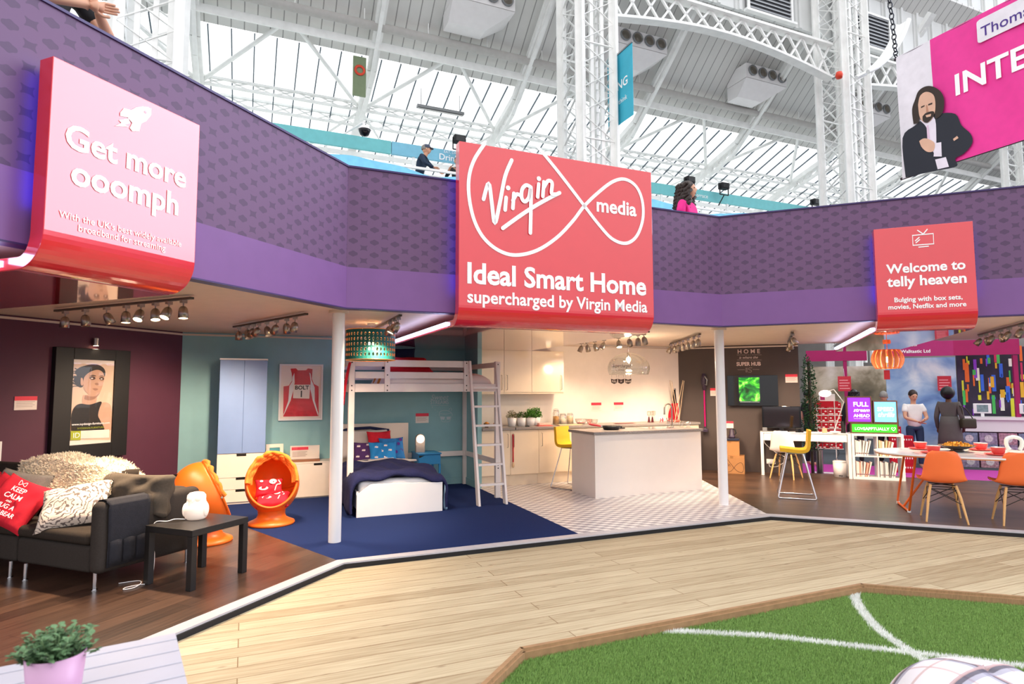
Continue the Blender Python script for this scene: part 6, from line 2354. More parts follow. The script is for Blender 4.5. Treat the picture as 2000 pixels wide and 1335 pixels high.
# apron with bamboo sticks in the corner
t = thing('apron', 'red and black apron hanging in the kitchen corner', 'apron', 'M', 7.42, 9.5, 0.9)
mb = MB(); mb.surf(lambda a, b: ((a - 0.5) * (0.2 - 0.12 * max(0, b - 0.45)) * 1.0 + 0.03 * b, 0.05 + 0.02 * math.sin(9 * a + 3 * b) - 0.02 * b, 0.32 * b + 0.02), 16, 14); mb.build('skirt', M_redc, t, solid=0.012)
mb = MB(); mb.surf(lambda a, b: (0.035 + (a - 0.5) * (0.09 - 0.05 * b), 0.03 + 0.012 * math.sin(9 * a), 0.34 + 0.25 * b), 8, 8); mb.build('bib', M_org, t, solid=0.012)
mb = MB(); mb.M = T(0.05, 0.06, 0.6, rx=R(90)); mb.lathe([(0.02, 0), (0.02, 0.02), (0.0, 0.02)], 12); mb.build('hook', M_chrome, t)
for k, (u0_, z0_, u1_, z1_) in enumerate(((7.22, 1.67, 7.40, 1.38), (7.25, 1.66, 7.45, 1.3), (7.5, 1.67, 7.36, 0.92), (7.52, 1.66, 7.44, 0.92), (7.48, 1.64, 7.33, 1.0))):
    mb = MB(); mb.tube([(u0_, 9.36 - 0.01 * k, z0_), (u1_, 9.44 - 0.012 * k, max(z1_, 0.912) if k in (2, 3) else 0.912)], 0.006, 8)
    solo('bamboo_stick', mb, mat('bamboo', '#c9b091', rough=0.6, var=0.12), 'thin bamboo stick in the bundle crossing the kitchen corner', 'stick', 'M', group='bamboo sticks in the kitchen corner')
# red spoon
t = thing('kitchen_spoon', 'long red handled wooden spoon hanging on a cream door', 'spoon', 'M', 3.882, 8.985, 0)
mb = MB(); mb.tube([(0, 0, 0.8), (0.003, -0.004, 0.7), (0, -0.004, 0.55), (0.0, -0.004, 0.37)], [0.012, 0.014, 0.01, 0.012], 10); mb.build('handle', mat('red_silicone', '#c9303a'), t)
mb = MB(); mb.ball((0, -0.004, 0.325), (0.022, 0.008, 0.042), 14, 10); mb.build('spoon_head', mat('pale_beech', '#d9b890'), t)
mb = MB(); mb.tube([(0, 0.012, 0.8), (0, 0.0, 0.81)], 0.004, 6); mb.build('hook', M_chrome, t)

# clear dome pendant
dp = thing('dome_pendant', 'large clear dome pendant lamp over the island', 'pendant lamp', 'M', 5.33, 7.9, 0)
mb = MB()
prof = [(0.315 * math.sin(a), 1.82 + 0.24 * math.cos(a)) for a in [R(4) + k * R(108) / 16 for k in range(17)]]
mb.lathe(prof, 40); mb.build('dome', clear('smoked_dome_glass', (0.90, 0.93, 0.92), 0.05), dp)
mb = MB(); mb.tube([(prof[-1][0] * math.cos(k), prof[-1][0] * math.sin(k), prof[-1][1]) for k in [j * math.pi / 20 for j in range(40)]], 0.004, 6, closed=True); mb.build('rim', M_gl, dp)
mb = MB(); mb.tube([(0, 0, 2.0), (0, 0, 2.3)], 0.004, 6); mb.lathe([(0.022, 1.99), (0.022, 2.06), (0.01, 2.07)], 14); mb.build('cord_and_socket', M_chrome, dp)
mb = MB(); mb.ball((0, 0, 1.955), (0.035, 0.035, 0.042), 16, 10); mb.build('bulb', mat('warm_bulb', '#ffcf98', emit=25), dp)
lamp_point(dp, (0, 0, 1.9), 36, 0.05)

# slogan with three mugs on the kitchen wall
dc = thing('wall_decal', 'brown Supercharged and full of beans lettering with three mugs on the cream wall', 'wall lettering', 'M', 6.07, MW - 0.002, 1.6)
M_ink = mat('brown_wall_print', '#3c2c24', rough=0.6)
mb = MB()
GX = lambda pts: [(u - 6.07, z - 1.6) for u, z in (wl(920 + q[0] / 5.134, 620 + q[1] / 5.134, MW - 0.003, 'M') for q in pts)]
def gtext(txt, xl, xr, y, sh=0.0, bold=0.0, hk=1.0, yy=0.0):
    (ul, z), (ur, _) = GX([(xl, y), (xr, y)])
    co, fs = text_mesh(txt, 1, align='LEFT', shear=sh, bold=bold)
    s = (ur - ul) / float(co[:, 0].max() - co[:, 0].min())
    mb.add([(ul + c[0] * s, yy, z + c[1] * s * hk) for c in co], fs)
gtext('Supercharged', 1418, 1602, 497, 0.25, 0.005, 1.3)
gtext('A N D', 1478, 1535, 532, 0, 0.01, 1.0)
mb.stroke(GX([(1445, 527), (1468, 527)]), 0.004); mb.stroke(GX([(1545, 527), (1570, 527)]), 0.004)
for x0, x1, tx in ((1403, 1468, 'FULL'), (1473, 1537, 'OF'), (1543, 1608, 'BEANS')):
    mb.poly(GX([(x0, 612), ((x0 + x1) / 2, 622), (x1, 612), (x1 - 4, 652), ((x0 + x1) / 2, 664), (x0 + 4, 652)]))
    for s in (x0 + 8, x1 - 8):
        mb.stroke(GX([(s, 575), (s, 600)]), 0.003)
    mb.stroke(GX([(x0 + 8, 575), ((x0 + x1) / 2, 570), (x1 - 8, 575)]), 0.003)
mb.build('lettering', M_ink, dc)
mb = MB()
gtext('FULL', 1414, 1458, 648, 0, 0.02, 1.2, -0.001); gtext('OF', 1494, 1516, 648, 0, 0.02, 1.2, -0.001); gtext('BEANS', 1550, 1602, 648, 0, 0.02, 1.2, -0.001)
mb.build('pale_lettering', M_paper, dc)

# yellow bar stools
M_yel = mat('yellow_leather', '#e8b422', rough=0.45, var=0.04)


def bar_stool(label, fr, u, v, rot):
    t = thing('bar_stool', label, 'bar stool', fr, u, v, 0, rot, group='yellow bar stools')
    mb = MB()
    prof = [Vector(p) for p in bezier([(-0.19, 0.655), (-0.1, 0.65), (0.05, 0.64), (0.14, 0.655), (0.175, 0.71), (0.185, 0.8), (0.2, 0.93)], 5)]
    th = [0.05 - 0.012 * k / len(prof) for k in range(len(prof))]
    n = len(prof)
    out = []
    for k in range(n):
        a, b = prof[max(k - 1, 0)], prof[min(k + 1, n - 1)]
        d = (b - a).normalized(); nn = Vector((-d.y, d.x))
        out.append((prof[k] + nn * th[k] / 2, prof[k] - nn * th[k] / 2))
    def sh(side):
        def f(a, b):
            i = min(int(a * (n - 1)), n - 2); s = a * (n - 1) - i
            p = out[i][side].lerp(out[i + 1][side], s)
            hw = 0.195 - 0.02 * a
            x = (2 * b - 1) * hw
            c = (2 * b - 1) ** 2
            return (x, p.x - 0.02 * c * max(0, a - 0.5), p.y + 0.012 * c * max(0, 0.5 - a))
        return f
    mb.surf(sh(0), 30, 8)
    g = sh(1); mb.surf(lambda a, b: g(a, 1 - b), 30, 8)
    for e in (0, 1):
        f0, f1 = sh(0), sh(1)
        mb.surf(lambda a, b: tuple(Vector(f0(a, e)).lerp(Vector(f1(a, e)), b if e else 1 - b)), 30, 2)
    for e in (0, 1):
        f0, f1 = sh(0), sh(1)
        mb.surf(lambda a, b: tuple(Vector(f0(e, a)).lerp(Vector(f1(e, a)), 1 - b if e else b)), 8, 2)
    mb.build('seat_shell', M_yel, t)
    for s in (-1, 1):
        mb = MB()
        mb.tube([(s * 0.12, -0.1, 0.615), (s * 0.225, -0.235, 0.03), (s * 0.228, -0.23, 0.012), (s * 0.228, -0.2, 0.01), (s * 0.228, 0.2, 0.01), (s * 0.228, 0.23, 0.012), (s * 0.225, 0.235, 0.03), (s * 0.12, 0.1, 0.612)], 0.0095, 10)
        mb.build('sled_leg', M_chrome, t)
    mb = MB(); mb.tube([(-0.195, -0.2, 0.2), (0.195, -0.2, 0.2)], 0.009, 10); mb.build('foot_rest', M_chrome, t)
    mb = MB(); mb.box(-0.13, 0.13, -0.11, 0.11, 0.604, 0.618); mb.build('seat_plate', M_nickel, t)
    return t


bar_stool('yellow bar stool tucked behind the left end of the island', 'M', 4.645, 8.47, R(27))
bar_stool('yellow bar stool standing alone on the dark planks by the white desk', 'R', 0.45, 9.6, R(-90))
# ---------------------------------------------------------------- study and dining area (R frame)
VW = RWL - 0.002
dc = thing('wall_decal', 'pale Home is where the super hub is lettering on the charcoal wall', 'wall lettering', 'R', -0.36, VW, 1.8)
mb = MB()
IX = lambda pts: [(u + 0.36, z - 1.8) for u, z in (wl(1250 + q[0] / 5.563, 620 + q[1] / 5.563, VW, 'R') for q in pts)]
def itext(txt, xl, xr, y, sh=0.0, bold=0.0, hk=1.0):
    (ul, z), (ur, _) = IX([(xl, y), (xr, y)])
    co, fs = text_mesh(txt, 1, align='LEFT', shear=sh, bold=bold)
    s = (ur - ul) / float(co[:, 0].max() - co[:, 0].min())
    mb.add([(ul + c[0] * s, 0, z + c[1] * s * hk) for c in co], fs)
itext('H O M E', 1058, 1300, 390, 0, 0.015, 1.0)
itext('is where the', 1075, 1280, 446, 0.35, 0.005)
itext('SUPER HUB', 1049, 1314, 523, 0, 0.04, 1.15)
for a, b, y in ((1055, 1150, 405), (1212, 1320, 403), (1055, 1320, 460), (1062, 1138, 566), (1225, 1295, 562)):
    mb.stroke(IX([(a, y), (b, y)]), 0.003)
for x in (1162, 1182, 1200):
    (u, z), = IX([(x, 405)]); mb.disc(u, z, 0.005, 0, 8)
for st in ([(1152, 545), (1164, 545), (1164, 592), (1152, 592)], [(1218, 545), (1185, 545), (1180, 556), (1184, 566), (1208, 570), (1212, 582), (1206, 592), (1176, 592)]):
    mb.stroke(IX(st), 0.004, closed=len(st) == 4)
mb.build('lettering', mat('pale_pink_wall_print', '#d9c3bb', rough=0.6), dc)

# televisions
tv = thing('television', 'large wall-mounted television showing a green leafy picture', 'television', 'R', -0.526, 12.06, 1.197)
M_tvb = mat('black_tv_bezel', '#0c0b0c', rough=0.12, coat=0.5)
tw, th_ = 0.86, 0.555
mb = MB(); mb.box(0, tw, 0.0, 0.06, 0, th_); mb.build('housing', M_tvb, tv, bev=0.004)
mb = MB(); mb.box(0.2, tw - 0.2, 0.061, 0.107, 0.1, th_ - 0.1); mb.build('wall_bracket', M_black, tv)


def leaf_screen(name):
    m, nt, b = nmat(name)
    N, Lk = nt.nodes, nt.links
    tc = N.new('ShaderNodeTexCoord')
    nz = N.new('ShaderNodeTexNoise'); nz.inputs['Scale'].default_value = 7.0; nz.inputs['Detail'].default_value = 5; nz.inputs['Distortion'].default_value = 1.2
    Lk.new(tc.outputs['Object'], nz.inputs['Vector'])
    rp = N.new('ShaderNodeValToRGB')
    for p, c in ((0.3, '#04240c'), (0.45, '#0c7a2a'), (0.56, '#4fd02a'), (0.66, '#b8f070')):
        e = rp.color_ramp.elements.new(p); e.color = lin(c)
    rp.color_ramp.elements.remove(rp.color_ramp.elements[0]); rp.color_ramp.elements.remove(rp.color_ramp.elements[-1])
    Lk.new(nz.outputs['Fac'], rp.inputs[0])
    b.inputs['Base Color'].default_value = (0, 0, 0, 1)
    Lk.new(rp.outputs[0], b.inputs['Emission Color'])
    b.inputs['Emission Strength'].default_value = 1.5
    MATS[name] = m
    return m


mb = MB(); mb.box(0.2, 0.552, -0.0015, -0.0005, 0.085, 0.515); mb.build('picture', leaf_screen('leaf_picture'), tv)
mb = MB(); mb.box(0.21, 0.545, -0.002, -0.0016, 0.07, 0.074); mb.box(0.21, 0.4, -0.0025, -0.0021, 0.07, 0.075); mb.build('progress_bar', mat('screen_bar', '#c8d8d0', emit=0.6), tv)
t2 = thing('monitor', 'dark switched-off monitor standing on the white desk', 'monitor', 'R', 0.05, 11.95, 0.752)
mb = MB(); mb.box(0, 0.635, 0.0, 0.05, 0.06, 0.445); mb.build('housing', M_tvb, t2, bev=0.004)
mb = MB(); mb.box(0.03, 0.605, -0.0015, -0.0005, 0.09, 0.43); mb.build('screen', mat('dark_screen', '#1a1214', rough=0.06, coat=1.0), t2)
mb = MB(); mb.box(0.2, 0.43, -0.06, 0.12, 0.0, 0.012); mb.box(0.28, 0.35, 0.02, 0.05, 0.012, 0.0595); mb.build('stand', M_tvb, t2)

# cordless vacuum on the wall
vc = thing('cordless_vacuum', 'cordless vacuum cleaner with magenta tube on the charcoal wall', 'vacuum cleaner', 'R', -0.94, VW - 0.07, 0)
M_vac = mat('dark_violet_plastic', '#3a2f44', rough=0.3)
mb = MB(); mb.tube([(0, 0, 0.80), (0, 0, 1.48)], 0.016, 14); mb.build('tube', mat('magenta_anodised', '#c0186e', rough=0.3, metal=0.4), vc)
mb = MB(); mb.lathe([(0.0, 1.48), (0.03, 1.49), (0.035, 1.56), (0.05, 1.6), (0.055, 1.66), (0.045, 1.72), (0.03, 1.79), (0.0, 1.8)], 18); mb.build('cyclone', M_vac, vc)
mb = MB(); mb.tube([(0.0, -0.02, 1.6), (0.05, -0.05, 1.58), (0.06, -0.06, 1.68), (0.02, -0.04, 1.74)], 0.014, 8); mb.build('handle', M_grey, vc)
mb = MB(); mb.box(-0.05, 0.05, -0.07, 0.04, 0.71, 0.77); mb.tube([(0, 0, 0.76), (0, 0, 0.81)], 0.02, 10); mb.build('floor_head', M_vac, vc, bev=0.01)
mb = MB(); mb.box(-0.03, 0.03, 0.03, 0.068, 1.5, 1.7); mb.build('wall_dock', M_black, vc)

# cardboard boxes
M_card = mat('brown_cardboard', '#a9794c', rough=0.8, var=0.06)
for u0_, u1_, z0_, z1_, v_, lab, lg in ((-0.69, -0.265, 0.0, 0.31, 11.78, 'large brown cardboard box with black looped logo on the floor', 1), (-0.66, -0.345, 0.311, 0.58, 11.82, 'smaller brown cardboard box stacked on the logo box', 0)):
    t = thing('cardboard_box', lab, 'box', 'R', u0_, v_, z0_, group='stacked cardboard boxes')
    mb = MB(); mb.box(0, u1_ - u0_, 0, 0.33, 0, z1_ - z0_); mb.build('carton', M_card, t, bev=0.003)
    mb = MB(); mb.box((u1_ - u0_) / 2 - 0.025, (u1_ - u0_) / 2 + 0.025, -0.0008, 0.331, z1_ - z0_ - 0.04, z1_ - z0_ + 0.001); mb.build('tape', mat('brown_tape', '#8e6238', rough=0.4), t)
    if lg:
        mb = MB(); mb.stroke([tuple(p) for p in bezier([(0.03, 0.25), (0.12, 0.27), (0.2, 0.17), (0.29, 0.06), (0.38, 0.03), (0.41, 0.12), (0.37, 0.2), (0.29, 0.16), (0.2, 0.05), (0.1, 0.015)], 6)], 0.006, -0.002)
        mb.stroke([tuple(p) for p in bezier([(0.11, 0.17), (0.12, 0.12), (0.14, 0.19), (0.16, 0.13), (0.17, 0.17), (0.19, 0.13)], 4)], 0.005, -0.002)
        mb.build('logo', M_black, t)
t = thing('games_console', 'flat blue-black device on the upper cardboard box', 'device', 'R', -0.66, 11.8, 0.5815)
mb = MB(); mb.box(0, 0.32, 0, 0.26, 0, 0.04); mb.build('case', mat('navy_plastic', '#23283c', rough=0.3), t, bev=0.006)
t = thing('handheld_vacuum', 'small black hand vacuum standing on the flat device', 'vacuum cleaner', 'R', -0.47, 11.92, 0.622)
mb = MB(); mb.lathe([(0, 0), (0.055, 0), (0.06, 0.03), (0.04, 0.06), (0.035, 0.13), (0.02, 0.17), (0, 0.18)], 18); mb.build('body', M_vac, t)
mb = MB(); mb.tube([(0.035, 0, 0.05), (0.075, 0, 0.09), (0.06, 0, 0.15), (0.02, 0, 0.16)], 0.012, 8); mb.build('handle', M_black, t)

# desk
dk = thing('desk', 'white desk with two slim drawers beneath the dark monitor', 'desk', 'R', 0.01, 11.8, 0)
mb = MB(); mb.box(0, 1.412, 0, 0.362, 0.735, 0.75); mb.build('tabletop', M_white, dk, bev=0.002)
mb = MB(); mb.box(0.0505, 1.3615, 0.03, 0.355, 0.6, 0.7345); mb.build('apron', M_white, dk)
for x0, x1 in ((0.06, 0.703), (0.709, 1.352)):
    mb = MB(); mb.box(x0, x1, 0.012, 0.029, 0.607, 0.73); mb.build('drawer', M_white, dk, bev=0.002)
for x in (0.0, 1.362):
    for y in (0.0, 0.312):
        mb = MB(); mb.box(x, x + 0.05, y, y + 0.05, 0, 0.7345); mb.build('leg', M_white, dk, bev=0.002)
mb = MB()
for st in ([(0.2, 0.2, 0.6), (0.5, 0.25, 0.44), (0.85, 0.2, 0.42), (1.3, 0.25, 0.59)], [(0.9, 0.2, 0.6), (1.15, 0.22, 0.5), (1.25, 0.24, 0.42), (1.2, 0.25, 0.26), (1.27, 0.25, 0.14)]):
    mb.tube([tuple(p) for p in bezier(st, 8)], 0.004, 6)
solo('desk_cables', mb, M_black, 'black cables hanging below the white desk', 'cable', 'R', 0.01, 11.8, 0, kind='stuff')
t = thing('socket', 'white double wall socket below the desk', 'socket', 'R', 0.1, VW, 0.16)
mb = MB(); mb.box(0, 0.15, -0.02, 0, 0, 0.085); mb.build('plate', M_white, t, bev=0.004)
for x in (0.04, 0.11):
    mb = MB(); mb.box(x - 0.022, x + 0.022, -0.05, -0.0205, 0.02, 0.065); mb.build('plug', M_white, t, bev=0.006)
mb = MB(); mb.tube([tuple(p) for p in bezier([(0.14, 12.11, 0.19), (0.16, 12.05, 0.12), (0.3, 12.0, 0.15), (0.42, 12.02, 0.28), (0.25, 12.06, 0.38), (0.09, 12.1, 0.52), (0.08, 12.1, 0.6)], 8)], 0.005, 6)
solo('power_cable', mb, M_white, 'white cable looping from the wall socket behind the shell chair', 'cable', 'R')
# desk top items
t = thing('desk_gadget', 'small dark digital clock at the left end of the desk', 'clock', 'R', 0.05, 11.83, 0.7505)
mb = MB(); mb.box(0, 0.075, 0, 0.05, 0, 0.075); mb.build('case', M_grey, t, bev=0.005)
t = thing('camera', 'black camera lying on the white desk', 'camera', 'R', 0.58, 11.84, 0.7505)
mb = MB(); mb.box(0, 0.13, 0, 0.06, 0, 0.075); mb.build('body', M_black, t, bev=0.01)
mb = MB(); mb.cyl((0.065, -0.04, 0.035), (0.065, 0, 0.035), 0.028); mb.build('lens', M_tvb, t)
t = thing('tablet_stand', 'orange card holder near the middle of the white desk', 'holder', 'R', 1.0, 11.86, 0.7505)
mb = MB(); mb.box(0, 0.075, 0, 0.05, 0, 0.08); mb.build('holder', mat('peach_plastic', '#f0a884'), t, bev=0.006)
t = thing('desk_phone', 'white oval charger near the right end of the desk', 'charger', 'R', 1.19, 11.86, 0.7505)
mb = MB(); mb.lathe([(0, 0), (0.075, 0), (0.08, 0.02), (0.07, 0.035), (0, 0.04)], 24); mb.build('case', M_whitegl, t)
t = thing('speaker', 'slim black cylinder speaker at the right end of the desk', 'speaker', 'R', 1.33, 11.95, 0.7505)
mb = MB(); mb.lathe([(0, 0), (0.036, 0), (0.036, 0.03), (0.03, 0.06), (0.034, 0.19), (0.03, 0.2), (0, 0.2)], 20); mb.build('body', M_black, t)
t = thing('desk_lamp', 'white desk lamp with glowing saucer head over the red card stand', 'lamp', 'R', 1.2, 12.05, 0.7505)
mb = MB(); mb.lathe([(0, 0), (0.07, 0), (0.07, 0.012), (0, 0.02)], 24); mb.build('base', M_whitegl, t)
mb = MB(); mb.tube([(0, 0, 0.015), (0.17, 0.03, 0.52), (0.02, 0.0, 0.74), (-0.1, -0.02, 0.70)], 0.008, 8); mb.build('arm', M_whitegl, t)
mb = MB(); mb.M = T(-0.12, -0.02, 0.67, rx=R(-38)); mb.lathe([(0.0, 0.06), (0.03, 0.055), (0.06, 0.03), (0.1, 0.0), (0.098, -0.002)], 28); mb.build('shade', mat('pink_white_metal', '#f3d9e2', rough=0.3), t)
mb = MB(); mb.M = T(-0.12, -0.02, 0.67, rx=R(-38)); mb.lathe([(0.0, -0.012), (0.05, -0.008), (0.092, 0.0)], 24); mb.build('light_disc', mat('glowing_disc_white', '#fff4ee', emit=5.0, ecol='#fff2ea'), t)

# waste bin
t = thing('waste_bin', 'small white pedal bin under the right end of the desk', 'bin', 'R', 1.26, 12.03, 0)
mb = MB(); mb.lathe([(0, 0.0), (0.098, 0.0), (0.105, 0.25), (0.1, 0.25), (0, 0.24)], 28); mb.build('body', M_whitegl, t)
mb = MB(); mb.lathe([(0.108, 0.251), (0.108, 0.262), (0.09, 0.275), (0.0, 0.282)], 28); mb.build('lid', M_whitegl, t)
mb = MB(); text(mb, 'exp', 0.04, 0, 0.02, -0.1035, bold=0.02); mb.build('logo', M_black, t)

# shell chairs
def shell_chair(label, u, v, rot, m, name='shell_chair', z0=0.0):
    t = thing(name, label, 'chair', 'R', u, v, z0, rot, group='moulded shell chairs')
    prof = [Vector(p) for p in bezier([(-0.215, 0.435), (-0.16, 0.452), (-0.05, 0.435), (0.06, 0.425), (0.14, 0.445), (0.185, 0.51), (0.21, 0.62), (0.23, 0.73), (0.238, 0.80)], 5)]
    n = len(prof)
    def f(a, b):
        i = min(int(a * (n - 1)), n - 2); s = a * (n - 1) - i
        p = prof[i].lerp(prof[i + 1], s)
        x = 2 * b - 1
        hw = 0.205 + 0.035 * math.sin(math.pi * min(a * 1.5, 1))
        if a > 0.6:
            hw -= 0.075 * ((a - 0.6) / 0.4) ** 1.6
        e = max(0.0, (a - 0.9) / 0.1)
        hw *= 1 - 0.22 * e * e
        e2 = max(0.0, (0.08 - a) / 0.08)
        hw *= 1 - 0.2 * e2 * e2
        seat = max(0.0, 1 - a / 0.62)
        c = abs(x) ** 2.5
        return (x * hw, p.x - (1 - seat) * 0.06 * c * min(1, a * 1.5), p.y + c * (0.045 * math.sin(math.pi * min(a / 0.62, 1)) if a < 0.62 else 0.0))
    mb = MB(); mb.surf(f, 40, 18); mb.build('shell', m, t, solid=0.009)
    for sx in (-1, 1):
        for y0, y1 in ((-0.1, -0.2), (0.09, 0.21)):
            mb = MB(); mb.tube([(sx * 0.12, y0, 0.405), (sx * 0.15, y0 + (y1 - y0) * .3, 0.28), (sx * 0.195, y1, 0.0)], [0.014, 0.016, 0.010], 10)
            mb.build('leg', mat('beech_wood', '#d9a86c', rough=0.45, var=0.08, vs=20), t)
    mb = MB()
    P_ = {}
    for sx in (-1, 1):
        for y0, y1 in ((-0.1, -0.2), (0.09, 0.21)):
            P_[(sx, y0 < 0)] = (Vector((sx * 0.13, y0 + (y1 - y0) * .12, 0.36)), Vector((sx * 0.17, y0 + (y1 - y0) * .55, 0.2)))
    for a, b in (((-1, True), (1, True)), ((-1, False), (1, False)), ((-1, True), (-1, False)), ((1, True), (1, False))):
        mb.tube([P_[a][0], P_[b][1]], 0.0045, 6); mb.tube([P_[a][1], P_[b][0]], 0.0045, 6)
        mb.tube([P_[a][0], P_[b][0]], 0.0045, 6)
    mb.tube([(-0.12, -0.1, 0.405), (0.12, 0.09, 0.405)], 0.006, 6); mb.tube([(0.12, -0.1, 0.405), (-0.12, 0.09, 0.405)], 0.006, 6)
    mb.build('wire_brace', mat('black_wire', '#1c1a1a', rough=0.4), t)
    return t


M_shell = mat('orange_shell_plastic', '#fb783e', rough=0.35, var=0.02)
shell_chair('white shell chair on wooden legs pushed to the white desk', 0.40, 11.56, R(158), mat('white_shell_plastic', '#eee8e8', rough=0.35), 'shell_chair')
shell_chair('orange shell chair at the dining table, the whole one', 1.93, 8.52, R(176), M_shell)
shell_chair('orange shell chair at the dining table cut by the right edge', 2.65, 8.57, R(178), M_shell)

# dining table
tb_ = thing('dining_table', 'oval white dining table on orange tube legs', 'table', 'R', 2.62, 8.98, 0)
def oval(a, b, e=2.5, n=72):
    return [(math.copysign(abs(math.cos(t)) ** (2 / e), math.cos(t)) * a, math.copysign(abs(math.sin(t)) ** (2 / e), math.sin(t)) * b) for t in [k * 2 * math.pi / n for k in range(n)]]
mb = MB(); mb.prism(oval(1.28, 0.6), 0.712, 0.73); mb.build('tabletop', M_whitegl, tb_, bev=0.003)
mb = MB(); mb.prism(oval(1.272, 0.592), 0.7, 0.7115); mb.build('edge_underside', mat('orange_ply_edge', '#d98a4c', rough=0.5), tb_)
M_ot = mat('orange_tube', '#ea6a1e', rough=0.35)
for s in (-1, 1):
    mb = MB()
    x = s * 0.96
    mb.tube([(x - s * 0.06, 0.30, 0.70), (x, 0.54, 0.05), (x, 0.52, 0.016), (x, 0.48, 0.014), (x, -0.08, 0.014), (x, -0.12, 0.03), (x - s * 0.06, -0.3, 0.70)], 0.014, 10)
    mb.build('leg_loop', M_ot, tb_)
    mb = MB(); mb.tube([(x, 0.2, 0.02), (x - s * 0.42, 0.1, 0.70)], 0.013, 10); mb.build('diagonal_brace', M_ot, tb_)
    for y in (0.53, -0.1):
        mb = MB(); mb.tube([(x, y, 0.0), (x, y + 0.001, 0.03)], 0.02, 10); mb.build('foot_cap', M_white, tb_)
mb = MB(); mb.tube([(-0.6, 0.1, 0.69), (0.6, 0.1, 0.69)], 0.013, 8); mb.build('under_rail', M_ot, tb_)
M_coral = mat('coral_stoneware', '#e25a55', rough=0.35, var=0.04)
wh = ['far left', 'near left', 'far right', 'near right']
for (u, v), nm in zip(((1.90, 9.30), (1.92, 8.76), (2.56, 9.38), (2.56, 8.78)), wh):
    t = thing('dinner_plate', 'coral plate under the %s bowl of the dining table' % nm, 'plate', 'R', u, v, 0.7305, group='coral plates on the dining table')
    mb = MB(); mb.lathe([(0, 0), (0.09, 0), (0.135, 0.016), (0.13, 0.019), (0.085, 0.006), (0, 0.006)], 36); mb.build('plate', M_coral, t)
    t = thing('soup_bowl', 'coral bowl with white inside, %s on the dining table' % nm, 'bowl', 'R', u, v, 0.737, group='coral bowls on the dining table')
    mb = MB(); mb.lathe([(0, 0), (0.04, 0), (0.062, 0.03), (0.075, 0.085)], 32); mb.build('outer_glaze', M_coral, t)
    mb = MB(); mb.lathe([(0.075, 0.085), (0.07, 0.086), (0.055, 0.035), (0, 0.015)], 32); mb.build('inner_glaze', M_whitegl, t)
for (u, v, rot), nm in zip(((1.72, 9.12, 20), (1.74, 8.62, 10), (2.38, 9.2, 12), (2.38, 8.64, 10)), wh):
    t = thing('fork', 'small steel fork by the %s plate of the dining table' % nm, 'cutlery', 'R', u, v, 0.7305, R(rot), group='forks on the dining table')
    mb = MB(); mb.box(-0.004, 0.004, 0, 0.12, 0, 0.003); mb.build('handle', M_chrome, t)
    mb = MB()
    mb.box(-0.011, 0.011, 0.121, 0.14, 0, 0.003)
    for x in (-0.01, -0.003, 0.004):
        mb.box(x, x + 0.004, 0.14, 0.175, 0, 0.003)
    mb.build('tines', M_chrome, t)
t = thing('serving_bowl', 'wide black and gold bowl heaped with crisps on the dining table', 'bowl', 'R', 2.24, 9.1, 0.7305)
mb = MB(); mb.lathe([(0, 0), (0.075, 0), (0.08, 0.012), (0.06, 0.025), (0.14, 0.05), (0.2, 0.078)], 40); mb.build('outer_bowl', mat('dark_bronze', '#2c2018', rough=0.3), t)
mb = MB(); mb.lathe([(0.2, 0.078), (0.196, 0.079), (0.13, 0.058), (0, 0.05)], 40); mb.build('gold_inner', mat('gold_leaf', '#c79a3c', rough=0.25, metal=0.8), t)
mb = MB()
q = random.Random(8)
for i in range(120):
    a, k = q.uniform(0, 6.28), math.sqrt(q.random()) * 0.15
    c = Vector((k * math.cos(a), k * math.sin(a), 0.07 + 0.04 * (1 - (k / 0.15) ** 2)))
    n_ = Vector((q.gauss(0, 1), q.gauss(0, 1), q.gauss(0.6, 0.6))).normalized()
    x_ = n_.orthogonal().normalized(); y_ = n_.cross(x_)
    r = q.uniform(0.014, 0.026)
    mb.add([c + x_ * r * math.cos(t_) + y_ * r * 0.7 * math.sin(t_) + n_ * 0.006 * math.cos(2 * t_) for t_ in [j * math.pi / 4 for j in range(8)]], [tuple(range(8))], True)
mb.build('crisps', mat('golden_crisps', '#e0a63a', rough=0.6, var=0.2, vs=40), t)['kind'] = 'stuff'
t = thing('sculpture_bowl', 'white open loop vase at the right end of the dining table', 'vase', 'R', 2.875, 9.3, 0.7305)
mb = MB(); mb.tube([tuple(p) for p in bezier([(-0.05, 0, 0.025), (-0.075, 0, 0.08), (-0.07, 0, 0.15), (0, 0, 0.18), (0.07, 0, 0.15), (0.075, 0, 0.08), (0.05, 0, 0.025)], 6)], [0.022] * 37, 12); mb.build('loop', mat('white_celadon', '#eaf2ea', rough=0.3), t)
mb = MB(); mb.box(-0.06, 0.06, -0.03, 0.03, 0.0, 0.012); mb.build('foot', mat('white_celadon', '#eaf2ea'), t, bev=0.004)

